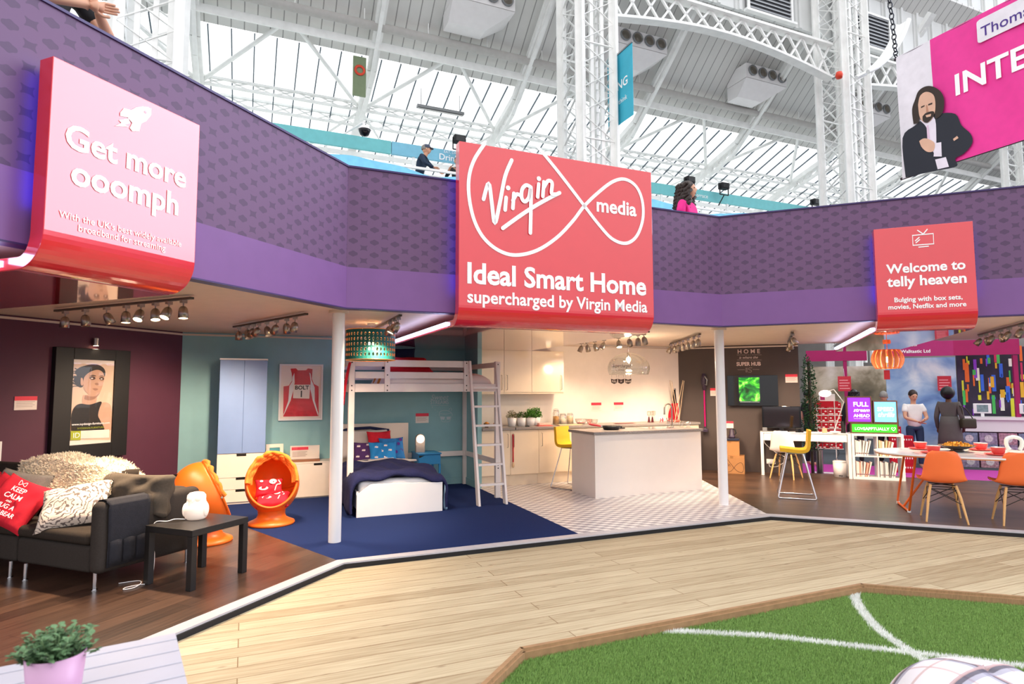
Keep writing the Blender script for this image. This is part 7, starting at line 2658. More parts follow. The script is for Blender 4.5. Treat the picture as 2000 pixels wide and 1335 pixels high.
# bookcase and magazines
bc = thing('bookcase', 'low white two by two bookcase under the glowing sign boxes', 'bookcase', 'R', 1.43, 11.8, 0)
bw_, bh_, bd_ = 0.755, 0.755, 0.36
for nm, q_ in (('side_panel', (0, .04, 0, bd_, 0, bh_)), ('side_panel', (bw_ - .04, bw_, 0, bd_, 0, bh_)), ('top_board', (.0405, bw_ - .0405, 0, bd_, bh_ - .04, bh_)), ('bottom_board', (.0405, bw_ - .0405, 0, bd_, 0, .04)),
               ('shelf', (.0405, bw_ - .0405, 0.004, bd_, .37, .386)), ('divider', (.37, .386, 0.003, bd_, .0405, .3695)), ('divider', (.37, .386, 0.003, bd_, .3865, .7145))):
    mb = MB(); mb.box(*q_); mb.build(nm, M_white, bc, bev=0.0015)
NTH = ('first', 'second', 'third', 'fourth', 'fifth', 'sixth', 'seventh', 'eighth')
cells = (('upper left', 0.05, 0.3865, 7, 0.255, ('#eee8e2', '#e8e4e0', '#f0ece8')), ('upper right', 0.40, 0.3865, 6, 0.26, ('#f0dcae', '#eab8a0', '#f2ece6')), ('lower left', 0.05, 0.0405, 7, 0.25, ('#f2dcd4', '#f0e4de', '#e7a18e')), ('lower right', 0.40, 0.0405, 8, 0.255, ('#f4f0ec', '#d8d4d2', '#8a8686')))
for nm, x, z, n, h, cols in cells:
    for k in range(n):
        wdt = 0.017 + 0.006 * ((k * 7) % 3)
        leanr = 0 if k < n - 3 else -R(7 + 3 * (k - n + 3))
        t = thing('magazine', '%s magazine from the left in the %s compartment of the bookcase' % (NTH[k], nm), 'magazine', 'R', 1.43 + x + 0.005, 11.83, z + (0.0005 if not leanr else 0.003), group='magazines in the %s bookcase compartment' % nm)
        mb = MB(); mb.M = T(ry=-leanr); mb.box(0, wdt, 0, 0.2, 0, h - 0.01 * (k % 3))
        mb.build('pages', mat('magazine_%s' % cols[k % 3].strip('#'), cols[k % 3], rough=0.6, var=0.06, vs=30), t)
        mb = MB(); mb.M = T(ry=-leanr); mb.box(0.002, wdt - 0.002, -0.0012, -0.0002, 0.03, 0.05); mb.build('spine_print', mat('spine_ink', '#7a6a72'), t)
        x += wdt + (0.002 if not leanr else 0.008)

# glowing sign boxes
M_box = mat('walnut_box', '#5a3c2c', rough=0.5)
for u0_, u1_, z0_, z1_, colr, lab, lines in (
        (1.384, 1.76, 0.931, 1.372, '#7a2cc4', 'purple glowing sign box lettered Full stream ahead', (('FULL', 0.1, 0.34, 0.275, .018, 0), ('stream', 0.1, 0.34, 0.185, .012, .3), ('AHEAD', 0.1, 0.34, 0.095, .018, 0))),
        (1.776, 2.13, 0.931, 1.303, '#6cb8ea', 'pale blue glowing sign box lettered Speed thrills', (('SPEED', 0.06, 0.30, 0.2, .018, 0), ('thrills', 0.06, 0.3, 0.105, .01, .3))),
        (1.433, 2.13, 0.757, 0.929, '#35c22a', 'green glowing sign box with a heart on the white bookcase', (('LOVE', 0.06, 0.21, 0.055, 0, 0), ('APPTUALLY', 0.215, 0.57, 0.055, .016, 0)))):
    t = thing('sign_box', lab, 'illuminated sign', 'R', u0_, 11.86, z0_, group='glowing sign boxes')
    w, h = u1_ - u0_, z1_ - z0_
    mb = MB()
    for q_ in ((0, .018, 0, h), (w - .018, w, 0, h), (.0185, w - .0185, 0, .018), (.0185, w - .0185, h - .018, h)):
        mb.box(q_[0], q_[1], 0, 0.14, q_[2], q_[3])
    mb.box(0.0185, w - .0185, .12, .14, .0185, h - .0185)
    mb.build('frame', M_box, t)
    mb = MB(); mb.box(0.0185, w - 0.0185, 0.01, 0.014, 0.0185, h - 0.0185); mb.build('lit_face', mat('lit_' + colr.strip('#'), colr, rough=0.3, emit=1.0, ecol=colr, var=0), t)
    mb = MB()
    for tx, xl, xr, zz, bo, sh in lines:
        co, fs = text_mesh(tx, 1, align='LEFT', bold=bo, shear=sh)
        s = (xr - xl) / float(co[:, 0].max() - co[:, 0].min())
        if len(tx) == 4 and h > .4: s *= 0.92
        mb.add([(xl + c[0] * s, 0.008, zz + c[1] * s) for c in co], fs)
    if h > .4:
        for k in range(14):
            mb.disc(0.11 + k * 0.017, 0.07, 0.004, 0.008, 8)
    if h < .2:
        mb.stroke([tuple(p) for p in bezier([(0.625, 0.05), (0.595, 0.085), (0.605, 0.105), (0.625, 0.093), (0.645, 0.105), (0.655, 0.085), (0.625, 0.05)], 5)], 0.006, 0.008)
    mb.build('lettering', mat('lit_white', '#ffffff', emit=1.0, var=0), t)

# orange slatted pendant
sp_ = thing('pendant_lamp', 'orange wooden slatted pendant lamp with red tag below the right sign', 'pendant lamp', 'R', 1.67, 9.8, 0)
M_slat = mat('orange_wood_veneer', '#e8834e', rough=0.5, var=0.08, vs=12, emit=0.10, ecol='#ff8a50')
for k in range(16):
    a = k * 2 * math.pi / 16
    mb = MB()
    def sl(p, q_):
        z = 1.775 + 0.26 * q_
        r = 0.135 + 0.065 * math.sin(math.pi * (0.08 + 0.84 * q_))
        an = a + (p - 0.5) * 0.3 * (0.75 + 0.25 * math.sin(math.pi * q_))
        return (r * math.cos(an), r * math.sin(an), z)
    mb.surf(sl, 3, 14); mb.build('slat', M_slat, sp_, solid=0.004)
mb = MB()
for z, r in ((1.785, 0.142), (2.03, 0.142)):
    mb.tube([(r * math.cos(j * math.pi / 16), r * math.sin(j * math.pi / 16), z) for j in range(32)], 0.006, 6, closed=True)
mb.build('ring', M_slat, sp_)
mb = MB(); mb.ball((0, 0, 1.9), 0.04, 14, 10); mb.build('bulb', mat('warm_bulb', '#ffcf98'), sp_)
mb = MB(); mb.tube([(0, 0, 1.94), (0, 0, 2.147)], 0.004, 6); mb.lathe([(0.045, 2.12), (0.05, 2.147)], 16)
for j in range(3):
    mb.bar((0, 0, 2.03), (0.142 * math.cos(j * 2.1), 0.142 * math.sin(j * 2.1), 2.03), 0.006)
mb.build('cord_and_rose', mat('orange_wood_veneer', '#e8834e'), sp_)
mb = MB(); mb.box(-0.085, -0.015, -0.204, -0.2, 1.625, 1.75); mb.build('red_tag', mat('tag_red', '#cc3040', rough=0.6), sp_)
lamp_point(sp_, (0, 0, 1.83), 6)
# ---------------------------------------------------------------- people
M_skin = mat('skin_light', '#d8a284', rough=0.5, var=0.05)
M_skinb = mat('skin_brown', '#6b4632', rough=0.5, var=0.05)


def skin_mesh(name, nodes, edges, m, parent, root=0, sub=2):
    """nodes: list of (x,y,z,rx,ry)"""
    me = bpy.data.meshes.new(name)
    me.from_pydata([n[:3] for n in nodes], edges, [])
    o = bpy.data.objects.new(name, me)
    COL.objects.link(o)
    o.parent = parent
    md = o.modifiers.new('skin', 'SKIN')
    md.use_smooth_shade = True
    me.skin_vertices.new() if not me.skin_vertices else None
    sv = me.skin_vertices[0].data
    for i, n in enumerate(nodes):
        sv[i].radius = (n[3], n[4] if len(n) > 4 else n[3])
        sv[i].use_root = (i == root)
    if sub:
        s = o.modifiers.new('smooth', 'SUBSURF')
        s.levels = s.render_levels = sub
    me.materials.append(m)
    return o


def hand(name, wrist, d, palm, m, parent, flip=1, curl=0.5):
    """palm, five fingers; d = pointing direction, palm = palm normal"""
    w, d, pn = Vector(wrist), Vector(d).normalized(), Vector(palm).normalized()
    s = d.cross(pn).normalized() * flip
    nodes, edges = [], []
    def add(p, r):
        nodes.append((*p, r)); return len(nodes) - 1
    a = add(w, 0.024); b = add(w + d * 0.035, 0.028); c = add(w + d * 0.075, 0.03)
    edges += [(a, b), (b, c)]
    for k, L_ in ((-1.2, .078), (-.4, .09), (.4, .085), (1.2, .066)):
        base = add(w + d * 0.09 + s * k * 0.02, 0.0105)
        edges.append((c, base)); prev = base
        p, dd = w + d * 0.09 + s * k * 0.02, d
        for j in range(3):
            dd = (dd + pn * curl * 0.8).normalized()
            p = p + dd * L_ / 3
            n = add(p, 0.0092 - 0.0008 * j); edges.append((prev, n)); prev = n
    p0 = add(w + d * 0.035 - s * 0.032 + pn * 0.01, 0.012); edges.append((b, p0))
    p1 = add(w + d * 0.065 - s * 0.05 + pn * 0.02, 0.0105); edges.append((p0, p1))
    p2 = add(w + d * 0.09 - s * 0.048 + pn * 0.035, 0.009); edges.append((p1, p2))
    return nodes, edges


def figure(label, fr, u, v, z, rot, h=1.7, J=None, skin=None, top=None, low=None, hair=None, sleeve='long', skirt=None, hairm=None, name='person', headyaw=0.0, nod=0.0, curl=0.35, big=1.0):
    """standing figure, local -y is the way it faces; J overrides joints"""
    t = thing(name, label, 'person', fr, u, v, z, rot)
    s = h / 1.7
    skin = skin or M_skin
    P = dict(pelvis=(0, 0, .93), waist=(0, -.01, 1.08), chest=(0, 0, 1.27), neck=(0, .01, 1.44), headb=(0, -.005, 1.52), head=(0, -.015, 1.60),
             shL=(.17, .01, 1.38), elL=(.23, .03, 1.1), wrL=(.24, -.06, .86), shR=(-.17, .01, 1.38), elR=(-.23, .03, 1.1), wrR=(-.24, -.06, .86),
             hipL=(.09, 0, .88), knL=(.1, -.02, .48), anL=(.1, .02, .08), toL=(.12, -.12, .03), hipR=(-.09, 0, .88), knR=(-.1, -.02, .48), anR=(-.1, .02, .08), toR=(-.12, -.12, .03))
    P.update(J or {})
    P = {k: Vector(p) * s for k, p in P.items()}
    RAD = dict(pelvis=(.125, .1), waist=(.125, .092), chest=(.155, .105), neck=(.055, .055), headb=(.06, .07), head=(.072, .088), shL=(.06, .06), elL=(.043, .043), wrL=(.03, .03), shR=(.06, .06), elR=(.043, .043), wrR=(.03, .03),
               hipL=(.085, .09), knL=(.058, .058), anL=(.042, .042), toL=(.04, .03), hipR=(.085, .09), knR=(.058, .058), anR=(.042, .042), toR=(.04, .03))
    E_ = [('pelvis', 'waist'), ('waist', 'chest'), ('chest', 'neck'), ('neck', 'headb'), ('headb', 'head'), ('chest', 'shL'), ('shL', 'elL'), ('elL', 'wrL'), ('chest', 'shR'), ('shR', 'elR'), ('elR', 'wrR'),
          ('pelvis', 'hipL'), ('hipL', 'knL'), ('knL', 'anL'), ('anL', 'toL'), ('pelvis', 'hipR'), ('hipR', 'knR'), ('knR', 'anR'), ('anR', 'toR')]
    def sub(keys, k, extra=()):
        ks = list(keys); idx = {n: i for i, n in enumerate(ks)}
        nodes = [(*P[n], RAD[n][0] * s * k, RAD[n][1] * s * k) for n in ks]
        return nodes, [(idx[a], idx[b]) for a, b in E_ if a in idx and b in idx]
    nodes, edges = sub(P.keys(), 0.93)
    body_names = list(P.keys())
    for bn in ('pelvis', 'waist', 'chest', 'hipL', 'hipR'):
        i_ = body_names.index(bn)
        nodes[i_] = (*nodes[i_][:3], nodes[i_][3] * .72, nodes[i_][4] * .72)
    for side, f in (('L', 1), ('R', -1)):
        wv, ev = P['wr' + side], P['el' + side]
        hn, he = hand('hand', wv, (wv - ev), Vector((-f * 0.6, -0.5, 0.1)), skin, t, f, curl)
        b = len(nodes)
        nodes += [n if i else (*wv, .026) for i, n in enumerate(hn)]
        edges += [(a + b, c + b) for a, c in he] + [(body_names.index('wr' + side), b)]
    # merge wrist duplicate by offsetting the hand root slightly
    skin_mesh('body', nodes, edges, skin, t, 0)
    Hd = T(*P['head'], rz=headyaw, rx=nod, s=s)
    mb = MB(); mb.M = Hd
    def hd(a, b):
        th, ph = 2 * math.pi * a, math.pi * b
        x, y, zz = math.sin(ph) * math.cos(th), math.sin(ph) * math.sin(th), -math.cos(ph)
        jaw = 1 - 0.22 * max(0, -zz) ** 1.5
        yy = y * 0.098 - (0.014 * max(0, -zz) if y < 0 else -0.01)
        if y < -0.8:
            yy -= 0.022 * max(0, 1 - abs(x) / 0.22) * max(0, 1 - abs(zz + 0.08) / 0.3)
            yy += 0.008 * max(0, 1 - abs(abs(x) - 0.36) / 0.22) * max(0, 1 - abs(zz - 0.12) / 0.15)
        return (x * 0.076 * jaw, yy, zz * 0.118)
    mb.surf(hd, 32, 24)
    hdo = mb.build('head', skin, t)
    mb = MB(); mb.M = Hd
    for sx in (-1, 1):
        mb.ball((sx * 0.031, -0.089, 0.014), (0.013, 0.006, 0.007), 10, 6)
    mb.build('eyes', mat('eye_dark', '#2c2420', rough=0.2), hdo)
    mb = MB(); mb.M = Hd; mb.ball((0, -0.094, -0.055), (0.024, 0.006, 0.007), 10, 6); mb.build('mouth', mat('lips', '#a85a52', rough=0.4), hdo)
    mb = MB(); mb.M = Hd
    for sx in (-1, 1):
        mb.ball((sx * 0.078, 0.008, -0.005), (0.012, 0.022, 0.032), 8, 8)
    mb.build('ears', skin, hdo)
    if top:
        keys = ['pelvis', 'waist', 'chest', 'shL', 'shR'] + ([] if sleeve == 'none' else ['elL', 'elR']) + (['wrL', 'wrR'] if sleeve == 'long' else [])
        if sleeve == 'short':
            for sd in 'LR':
                P['sl' + sd] = P['sh' + sd].lerp(P['el' + sd], 0.6); RAD['sl' + sd] = (.058, .058)
            keys = ['pelvis', 'waist', 'chest', 'shL', 'shR', 'slL', 'slR']
            E_.extend([('shL', 'slL'), ('shR', 'slR')])
        P['col'] = P['neck'].lerp(P['chest'], 0.35); RAD['col'] = (.075, .07); keys.append('col'); E_.append(('chest', 'col'))
        n_, e_ = sub(keys, 1.16)
        n_[0] = (*P['pelvis'].lerp(P['hipL'].lerp(P['hipR'], .5), 1.2), .155 * s, .125 * s)
        skin_mesh('top', n_, e_, top, t, 0)
    if low:
        n_, e_ = sub(['pelvis', 'hipL', 'hipR', 'knL', 'knR', 'anL', 'anR'], 1.14)
        n_[0] = (*P['pelvis'].lerp(P['waist'], .25), .115 * s, .1 * s)
        skin_mesh('trousers', n_, e_, low, t, 0)
    if skirt:
        mb = MB(); mb.lathe([(.14 * s, 1.12 * s), (.17 * s, .95 * s), (.2 * s, .7 * s), (.22 * s, .45 * s)], 24); mb.build('coat_skirt', skirt, t, solid=0.015)
    if hair:
        mb = MB(); mb.M = Hd
        mb.surf(lambda a, b: (0.088 * math.cos(2 * math.pi * a) * math.sin(0.62 * math.pi * (1 - b)), 0.112 * math.sin(2 * math.pi * a) * math.sin(0.62 * math.pi * (1 - b)) + 0.026, 0.03 + 0.108 * math.cos(0.62 * math.pi * (1 - b))), 24, 12)
        if hair == 'long':
            q = random.Random(17)
            for k in range(64):
                a = -0.35 + 3.85 * k / 63
                x, y = 0.085 * math.cos(a), 0.02 + 0.10 * math.sin(a)
                ph = q.uniform(0, 6.28)
                pts = [(x * (1 + 0.28 * big * j / 7) + 0.018 * big * math.sin(ph + j * 1.9), y * (1 + 0.2 * big * j / 7) + 0.018 * big * math.cos(ph + j * 1.9), 0.07 - j * 0.05) for j in range(8)]
                mb.tube(pts, [0.017 + 0.005 * big] * 7 + [0.005], 6)
        mb.build('hair', hairm, t)
    return t


# woman on the balcony
u, z = wl(1343, 380, 6.6)
figure('woman with long dark curly hair in a pink top behind the balcony rail', 'M', u, 6.6, 2.62, R(28), 1.68, top=mat('hot_pink_cotton', '#e8288a', rough=0.8), low=M_black, hair='long', hairm=mat('dark_brown_hair', '#2c1c16', rough=0.5, var=0.25, vs=30), sleeve='short', headyaw=R(8), big=2.2)
# man with a cap on the far gallery
u, z = wl(820, 300, 15.35)
g = figure('elderly man in a cap and dark jacket leaning on the far gallery rail', 'M', u, 15.42, 6.102, R(55), 1.78, J=dict(elL=(.3, -.28, 1.2), wrL=(.3, -.42, 1.12), elR=(-.28, -.25, 1.15), wrR=(-.1, -.42, 1.1), chest=(0, -.12, 1.27), neck=(0, -.16, 1.44), headb=(0, -.19, 1.52), head=(0, -.2, 1.60), shL=(.18, -.12, 1.38), shR=(-.18, -.12, 1.38)),
           top=mat('navy_jacket', '#1f3148', rough=0.8), low=M_black, hair='short', hairm=mat('grey_hair', '#8a8680'), headyaw=R(20))
hp = Vector((0, -.2, 1.60)) * (1.78 / 1.7)
mb = MB(); mb.M = T(hp.x, hp.y, hp.z, rz=R(20)); mb.lathe([(0.1, 0.03), (0.104, 0.06), (0.085, 0.115), (0.0, 0.14)], 20); mb.surf(lambda a, b: ((2 * a - 1) * 0.08, -0.09 - 0.09 * b * (1 - 0.4 * (2 * a - 1) ** 2), 0.045 - 0.02 * b), 8, 4); mb.build('cap', mat('navy_grey_cap', '#4a5266', rough=0.8), g)
mb = MB(); mb.M = T(hp.x, hp.y, hp.z, rz=R(20))
for sx in (-1, 1):
    mb.tube([(sx * .032 + .022 * math.cos(k), -0.1, 0.012 + .018 * math.sin(k)) for k in [j * math.pi / 6 for j in range(12)]], 0.003, 6, closed=True)
mb.build('spectacles', M_black, g)
u, z = wl(889, 320, 15.3)
figure('person in black half hidden by the left edge of the red logo sign', 'M', u + 0.1, 15.42, 6.102, R(-30), 1.62, J=dict(elL=(.28, -.2, 1.1), wrL=(.1, -.38, 1.2), elR=(-.28, -.2, 1.1), wrR=(-.15, -.4, 1.22)), top=M_black, low=M_black, hair='short', hairm=M_black)
# person leaning over the left balcony, top left
g = figure('person in a black polo shirt leaning on the left balcony with clasped hands', 'L', 2.28, 4.02, 2.62, R(12), 1.78,
           J=dict(shL=(.2, -.05, 1.36), shR=(-.2, -.05, 1.36), elL=(.30, -.22, 1.08), wrL=(.10, -.30, 1.17), elR=(-.30, -.2, 1.05), wrR=(.0, -.33, 1.15)),
           top=mat('black_polo', '#1b1b1f', rough=0.8), low=M_black, hair='short', hairm=M_black, sleeve='short', curl=0.8)
mb = MB(); mb.tube([(0.24 , -0.25, 1.05), (0.2, -0.22, 1.3)], 0.004, 6); mb.build('lanyard', mat('grey_cord', '#4a5a5a'), g)

# ---------------------------------------------------------------- neighbouring stand beyond the show home (R frame)
ZH = -0.16
M_mag = mat('magenta_stand_frame', '#a8145c', rough=0.4)


def mural(name, label, u0, u1, v, z0, z1, cols, scale, dist):
    m, nt, b = nmat(name)
    N, Lk = nt.nodes, nt.links
    tc = N.new('ShaderNodeTexCoord')
    nz = N.new('ShaderNodeTexNoise'); nz.inputs['Scale'].default_value = scale; nz.inputs['Detail'].default_value = 6; nz.inputs['Distortion'].default_value = dist
    Lk.new(tc.outputs['Object'], nz.inputs['Vector'])
    rp = N.new('ShaderNodeValToRGB')
    for p, c in cols:
        e = rp.color_ramp.elements.new(p); e.color = lin(c)
    rp.color_ramp.elements.remove(rp.color_ramp.elements[0]); rp.color_ramp.elements.remove(rp.color_ramp.elements[-1])
    Lk.new(nz.outputs['Fac'], rp.inputs[0]); Lk.new(rp.outputs[0], b.inputs['Base Color'])
    b.inputs['Roughness'].default_value = 0.5
    MATS[name] = m
    t = thing('wall_mural', label, 'mural', 'R', u0, v, ZH)
    mb = MB(); mb.box(0, u1 - u0, 0, 0.05, z0 - ZH, z1 - ZH); mb.build('print', m, t)
    return t


mural('forest_mural', 'beige and olive misty mural at the left of the neighbouring stand', 1.2, 3.2, 18.6, 0.2, 2.1, ((0.3, '#57503c'), (0.44, '#8a7d62'), (0.54, '#cfc0a6'), (0.66, '#f2e8d8')), 1.1, 0.3)
mural('ice_mural', 'pale blue icy mural in the middle of the neighbouring stand', 2.75, 4.1, 16.4, 0.0, 2.2, ((0.32, '#4a6aa8'), (0.45, '#7fa2d2'), (0.55, '#a9c4e2'), (0.68, '#e8f0f6')), 1.3, 0.5)
nm_ = mural('night_mural', 'dark night street mural full of coloured signs on the neighbouring stand', 4.12, 6.6, 16.4, 0.55, 2.4, ((0.35, '#120c1c'), (0.55, '#2a1c38'), (0.7, '#4a3050')), 2.0, 0.6)
q = random.Random(12)
pal = ['#d8d838', '#e86a28', '#c8285a', '#3a6ad8', '#e8e4d8', '#8a3ac0', '#48b858', '#e8b030']
for ci, c in enumerate(pal):
    mb = MB()
    for k in range(13):
        x, zz = q.uniform(0.05, 2.35), q.uniform(1.0, 2.3)
        w, h = q.uniform(0.02, 0.08), q.uniform(0.05, 0.42)
        mb.box(x, min(x + w, 2.44), -0.004 - 0.0006 * ci, -0.001, zz, min(zz + h, 2.58))
    mb.build('printed_pattern', mat('sign_ink_%d' % ci, c, rough=0.5), nm_)
mb = MB(); mb.box(0, 2.48, -0.01, -0.001, 0.72, 0.95); mb.build('printed_street', mat('street_ink', '#b8605a', var=0.35, vs=9), nm_)
# magenta fascia and posts
def fascia_box(label, u0, u1, v, z0, z1):
    t = thing('stand_fascia', label, 'stand frame', 'R', u0, v, 0)
    mb = MB(); mb.box(0, u1 - u0, 0, 0.08, z0, z1); mb.build('board', M_mag, t)
    return t
fascia_box('magenta fascia over the beige mural, seen above the red card stand', 1.2, 2.6, 17.9, 2.22, 2.5)
f2 = fascia_box('magenta fascia board lettered Walltastic Ltd', 2.62, 5.02, 15.6, 2.2, 2.52)
mb = MB()
mb.M = T(1.24, -0.003, 0) @ Matrix.Scale(1, 4)
mb.poly([(-0.95, 2.2), (0.02, 2.2), (0.02, 2.52), (-0.9, 2.52)], 0.0015)
mb.poly([(-0.92, 2.5), (-0.2, 2.5), (-0.35, 2.58), (-0.56, 2.62), (-0.78, 2.58)], 0.0014)
mb.build('arched_panel', mat('magenta_panel', '#b0286e', rough=0.4), f2)
mb = MB()
line_px(mb, 'R', 15.59, 2.62, 'Walltastic Ltd', 1759, 1817, (1762, 690), (1812, 687), bold=0.02, y=-0.012)
line_px(mb, 'R', 15.59, 2.62, 'L739', 1780, 1791, (1781, 676), (1790, 675.6), bold=0.02, y=-0.012)
mb.build('lettering', M_letter, f2)
for u, v, lab in ((5.05, 16.0, 'magenta post in front of the night mural'), (2.1, 17.95, 'magenta post between two halves of the beige mural')):
    t = thing('stand_post', lab, 'post', 'R', u, v, ZH)
    mb = MB(); mb.box(-0.04, 0.04, -0.04, 0.04, 0, 2.36 if u > 3 else 2.38); mb.build('post', M_mag, t)
    mb = MB(); mb.box(-0.06, 0.06, -0.06, 0.06, 0, 0.01); mb.build('foot', M_mag, t)
# counter, tablets, boxed goods
ct = thing('counter', 'long white counter in front of the night mural', 'counter', 'R', 3.95, 15.9, ZH)
mb = MB(); mb.box(0, 2.6, -0.05, 0.48, 1.0, 1.06); mb.build('top', M_whitegl, ct)
mb = MB(); mb.box(0, 2.6, 0.0, 0.45, 0.75, 0.999); mb.build('front_panel', M_whitegl, ct)
mb = MB(); mb.box(0, 2.6, 0.3, 0.45, 0.0, 0.749); mb.build('back_panel', mat('magenta_panel', '#b0286e'), ct)
for u, lab in ((4.42, 'white framed tablet screen on the counter, left of the magenta post'), (5.22, 'white framed tablet screen on the counter, right of the magenta post')):
    t = thing('tablet', lab, 'tablet', 'R', u, 15.95, 0.902)
    mb = MB(); soft_box(mb, -0.16, 0.16, -0.01, 0.015, 0.07, 0.28, 0.01); mb.build('case', M_whitegl, t)
    mb = MB(); mb.box(-0.1, 0.1, -0.012, -0.0105, 0.1, 0.25); mb.build('screen', mat('tablet_picture', '#6a7c80', emit=0.3, var=0.5, vs=18), t)
    mb = MB(); mb.box(-0.03, 0.03, 0.0, 0.012, 0.0, 0.0695); mb.build('stand', M_whitegl, t)
GR = [mat('jigsaw_box_a', '#9a8aa4', var=0.5, vs=20), mat('jigsaw_box_b', '#b88a98', var=0.5, vs=24), mat('jigsaw_box_c', '#7a86a0', var=0.5, vs=18)]
gz = {0: 'bottom', 1: 'middle', 2: 'top'}
for c in range(6):
    for r in range(3):
        t = thing('picture_box', 'flat picture box, %s one in the %s stack under the white counter' % (gz[r], NTH[c]), 'box', 'R', 3.98 + 0.34 * c, 15.88, ZH + 0.002 + 0.242 * r, group='picture boxes stacked under the counter, %s row' % gz[r])
        mb = MB(); mb.box(0, 0.31, 0, 0.28, 0, 0.24); mb.build('carton', GR[(c + r) % 3], t)
        mb = MB(); mb.M = T(0.16, -0.002, 0.12, rx=R(90)); mb.lathe([(0, 0), (0.075, 0)], 18); mb.build('printed_roundel', mat('pale_roundel', '#d8d0d4', var=0.3, vs=40), t)
for k, (u, n) in enumerate(((2.42, 5), (2.62, 4))):
    for r in range(n):
        t = thing('red_carton', 'red carton with white marks, %s from the floor in the %s stack' % (NTH[r], ('taller', 'lower')[k]), 'carton', 'R', u, 14.3, ZH + 0.002 + 0.182 * r, group='red cartons right of the sign boxes, %s stack' % ('left', 'right')[k])
        mb = MB(); mb.box(0, 0.19, 0, 0.2, 0, 0.18); mb.build('carton', M_redc, t)
        mb = MB()
        for j in range(4):
            mb.disc(0.035 + j * 0.04, 0.11, 0.011, -0.001, 8, 0.02)
        mb.build('white_marks', M_letter, t)
# red card rack
rk = thing('card_rack', 'tall white rack filled with red gift cards behind the desk', 'rack', 'R', 1.05, 13.6, ZH)
for x in (0.0, 0.32):
    mb = MB(); mb.box(x, x + 0.016, 0, 0.016, 0, 1.42); mb.build('upright', M_white, rk)
for k in range(7):
    mb = MB(); mb.box(-0.03, 0.46, 0.002, 0.1, 0.50 + 0.13 * k - 0.012, 0.50 + 0.13 * k); mb.build('shelf', M_white, rk)
mb = MB(); mb.box(-0.06, 0.5, 0, 0.2, 0, 0.02); mb.build('base', M_white, rk)
for k in range(7):
    for j in range(4):
        t = thing('gift_card', 'red gift card, %s from the left on the %s shelf up of the white rack' % (NTH[j], NTH[k]), 'gift card', 'R', 1.03 + 0.118 * j, 13.61, ZH + 0.502 + 0.13 * k, group='red gift cards on the white rack')
        mb = MB(); mb.box(0, 0.108, 0, 0.02, 0, 0.112); mb.build('card', M_redc, t)
        mb = MB(); mb.disc(0.04 + 0.03 * (j % 2), 0.07, 0.02, -0.001, 8, 0.013); mb.add([(0.01, -0.001, 0.01), (0.09 - 0.04 * (j % 2), -0.001, 0.01), (0.09 - 0.04 * (j % 2), -0.001, 0.03), (0.01, -0.001, 0.03)], [(0, 1, 2, 3)]); mb.build('white_print', M_letter, t)
t = thing('carton', 'white box with pink print on top of the red card rack', 'box', 'R', 1.12, 13.65, ZH + 1.421)
mb = MB(); mb.box(0, 0.28, 0, 0.1, 0, 0.14); mb.build('box', M_white, t)
mb = MB(); mb.box(0.02, 0.1, -0.002, -0.001, 0.02, 0.12); mb.build('pink_print', mat('magenta_panel', '#b0286e'), t)
mb = MB(); mb.box(0, 0.4, 0.0, 0.09, 1.30, 1.419); mb.build('top_header', M_redc, rk)
for u, v, z0_, lab in ((1.66, 15.5, 1.45, 'red hanging price card in front of the beige mural'), (3.72, 16.3, 1.45, 'red hanging price card between icy and night murals')):
    t = thing('price_card', lab, 'card', 'R', u, v, z0_)
    mb = MB(); mb.box(0, 0.26, -0.005, 0, 0, 0.33); mb.build('card', mat('tag_red', '#cc3040'), t)
    mb = MB()
    for k in range(4):
        mb.box(0.03, 0.23 - 0.03 * (k % 2), -0.0065, -0.0055, 0.05 + 0.06 * k, 0.07 + 0.06 * k)
    mb.build('print', mat('pale_red_ink', '#f0a0a4'), t)
    mb = MB(); mb.tube([(0.13, -0.003, 0.33), (0.13, 0.06, 0.5)], 0.003, 6); mb.build('string', M_white, t)
# steel bins and hedge behind the charcoal wall
t = thing('steel_post', 'short brushed steel post seen under the desk', 'post', 'R', 1.03, 13.0, ZH)
mb = MB(); mb.cyl((0, 0, 0), (0, 0, 0.5), 0.06); mb.build('tube', M_nickel, t)
mb = MB(); mb.cyl((0, 0, 0.5), (0, 0, 0.512), 0.064); mb.build('cap', M_nickel, t)
hg = thing('hedge_column', 'dark green clipped hedge column at the end of the charcoal wall', 'hedge', 'R', 0.93, 13.3, ZH)
mb = MB(); q = random.Random(3)
for zc, rr, n in ((1.75, 0.13, 420), (1.35, 0.16, 500), (1.0, 0.15, 460), (0.7, 0.17, 500), (2.05, 0.09, 250)):
    for s_ in (1, -1):
        mb.M = T(q.uniform(-.03, .03), 0, zc) @ Matrix.Scale(s_, 4, (0, 0, 1))
        leafy(mb, q, n // 2, (0, 0, 0), rr, 0.26, 0.045, 0.012, 0.1)
mb.build('foliage', mat('hedge_green', '#1f4a20', rough=0.7, var=0.4, vs=20), hg)
mb = MB(); mb.tube([(0, 0, 0), (0, 0, 2.2)], 0.03, 8); mb.build('stem', mat('bark', '#3a2c20'), hg)

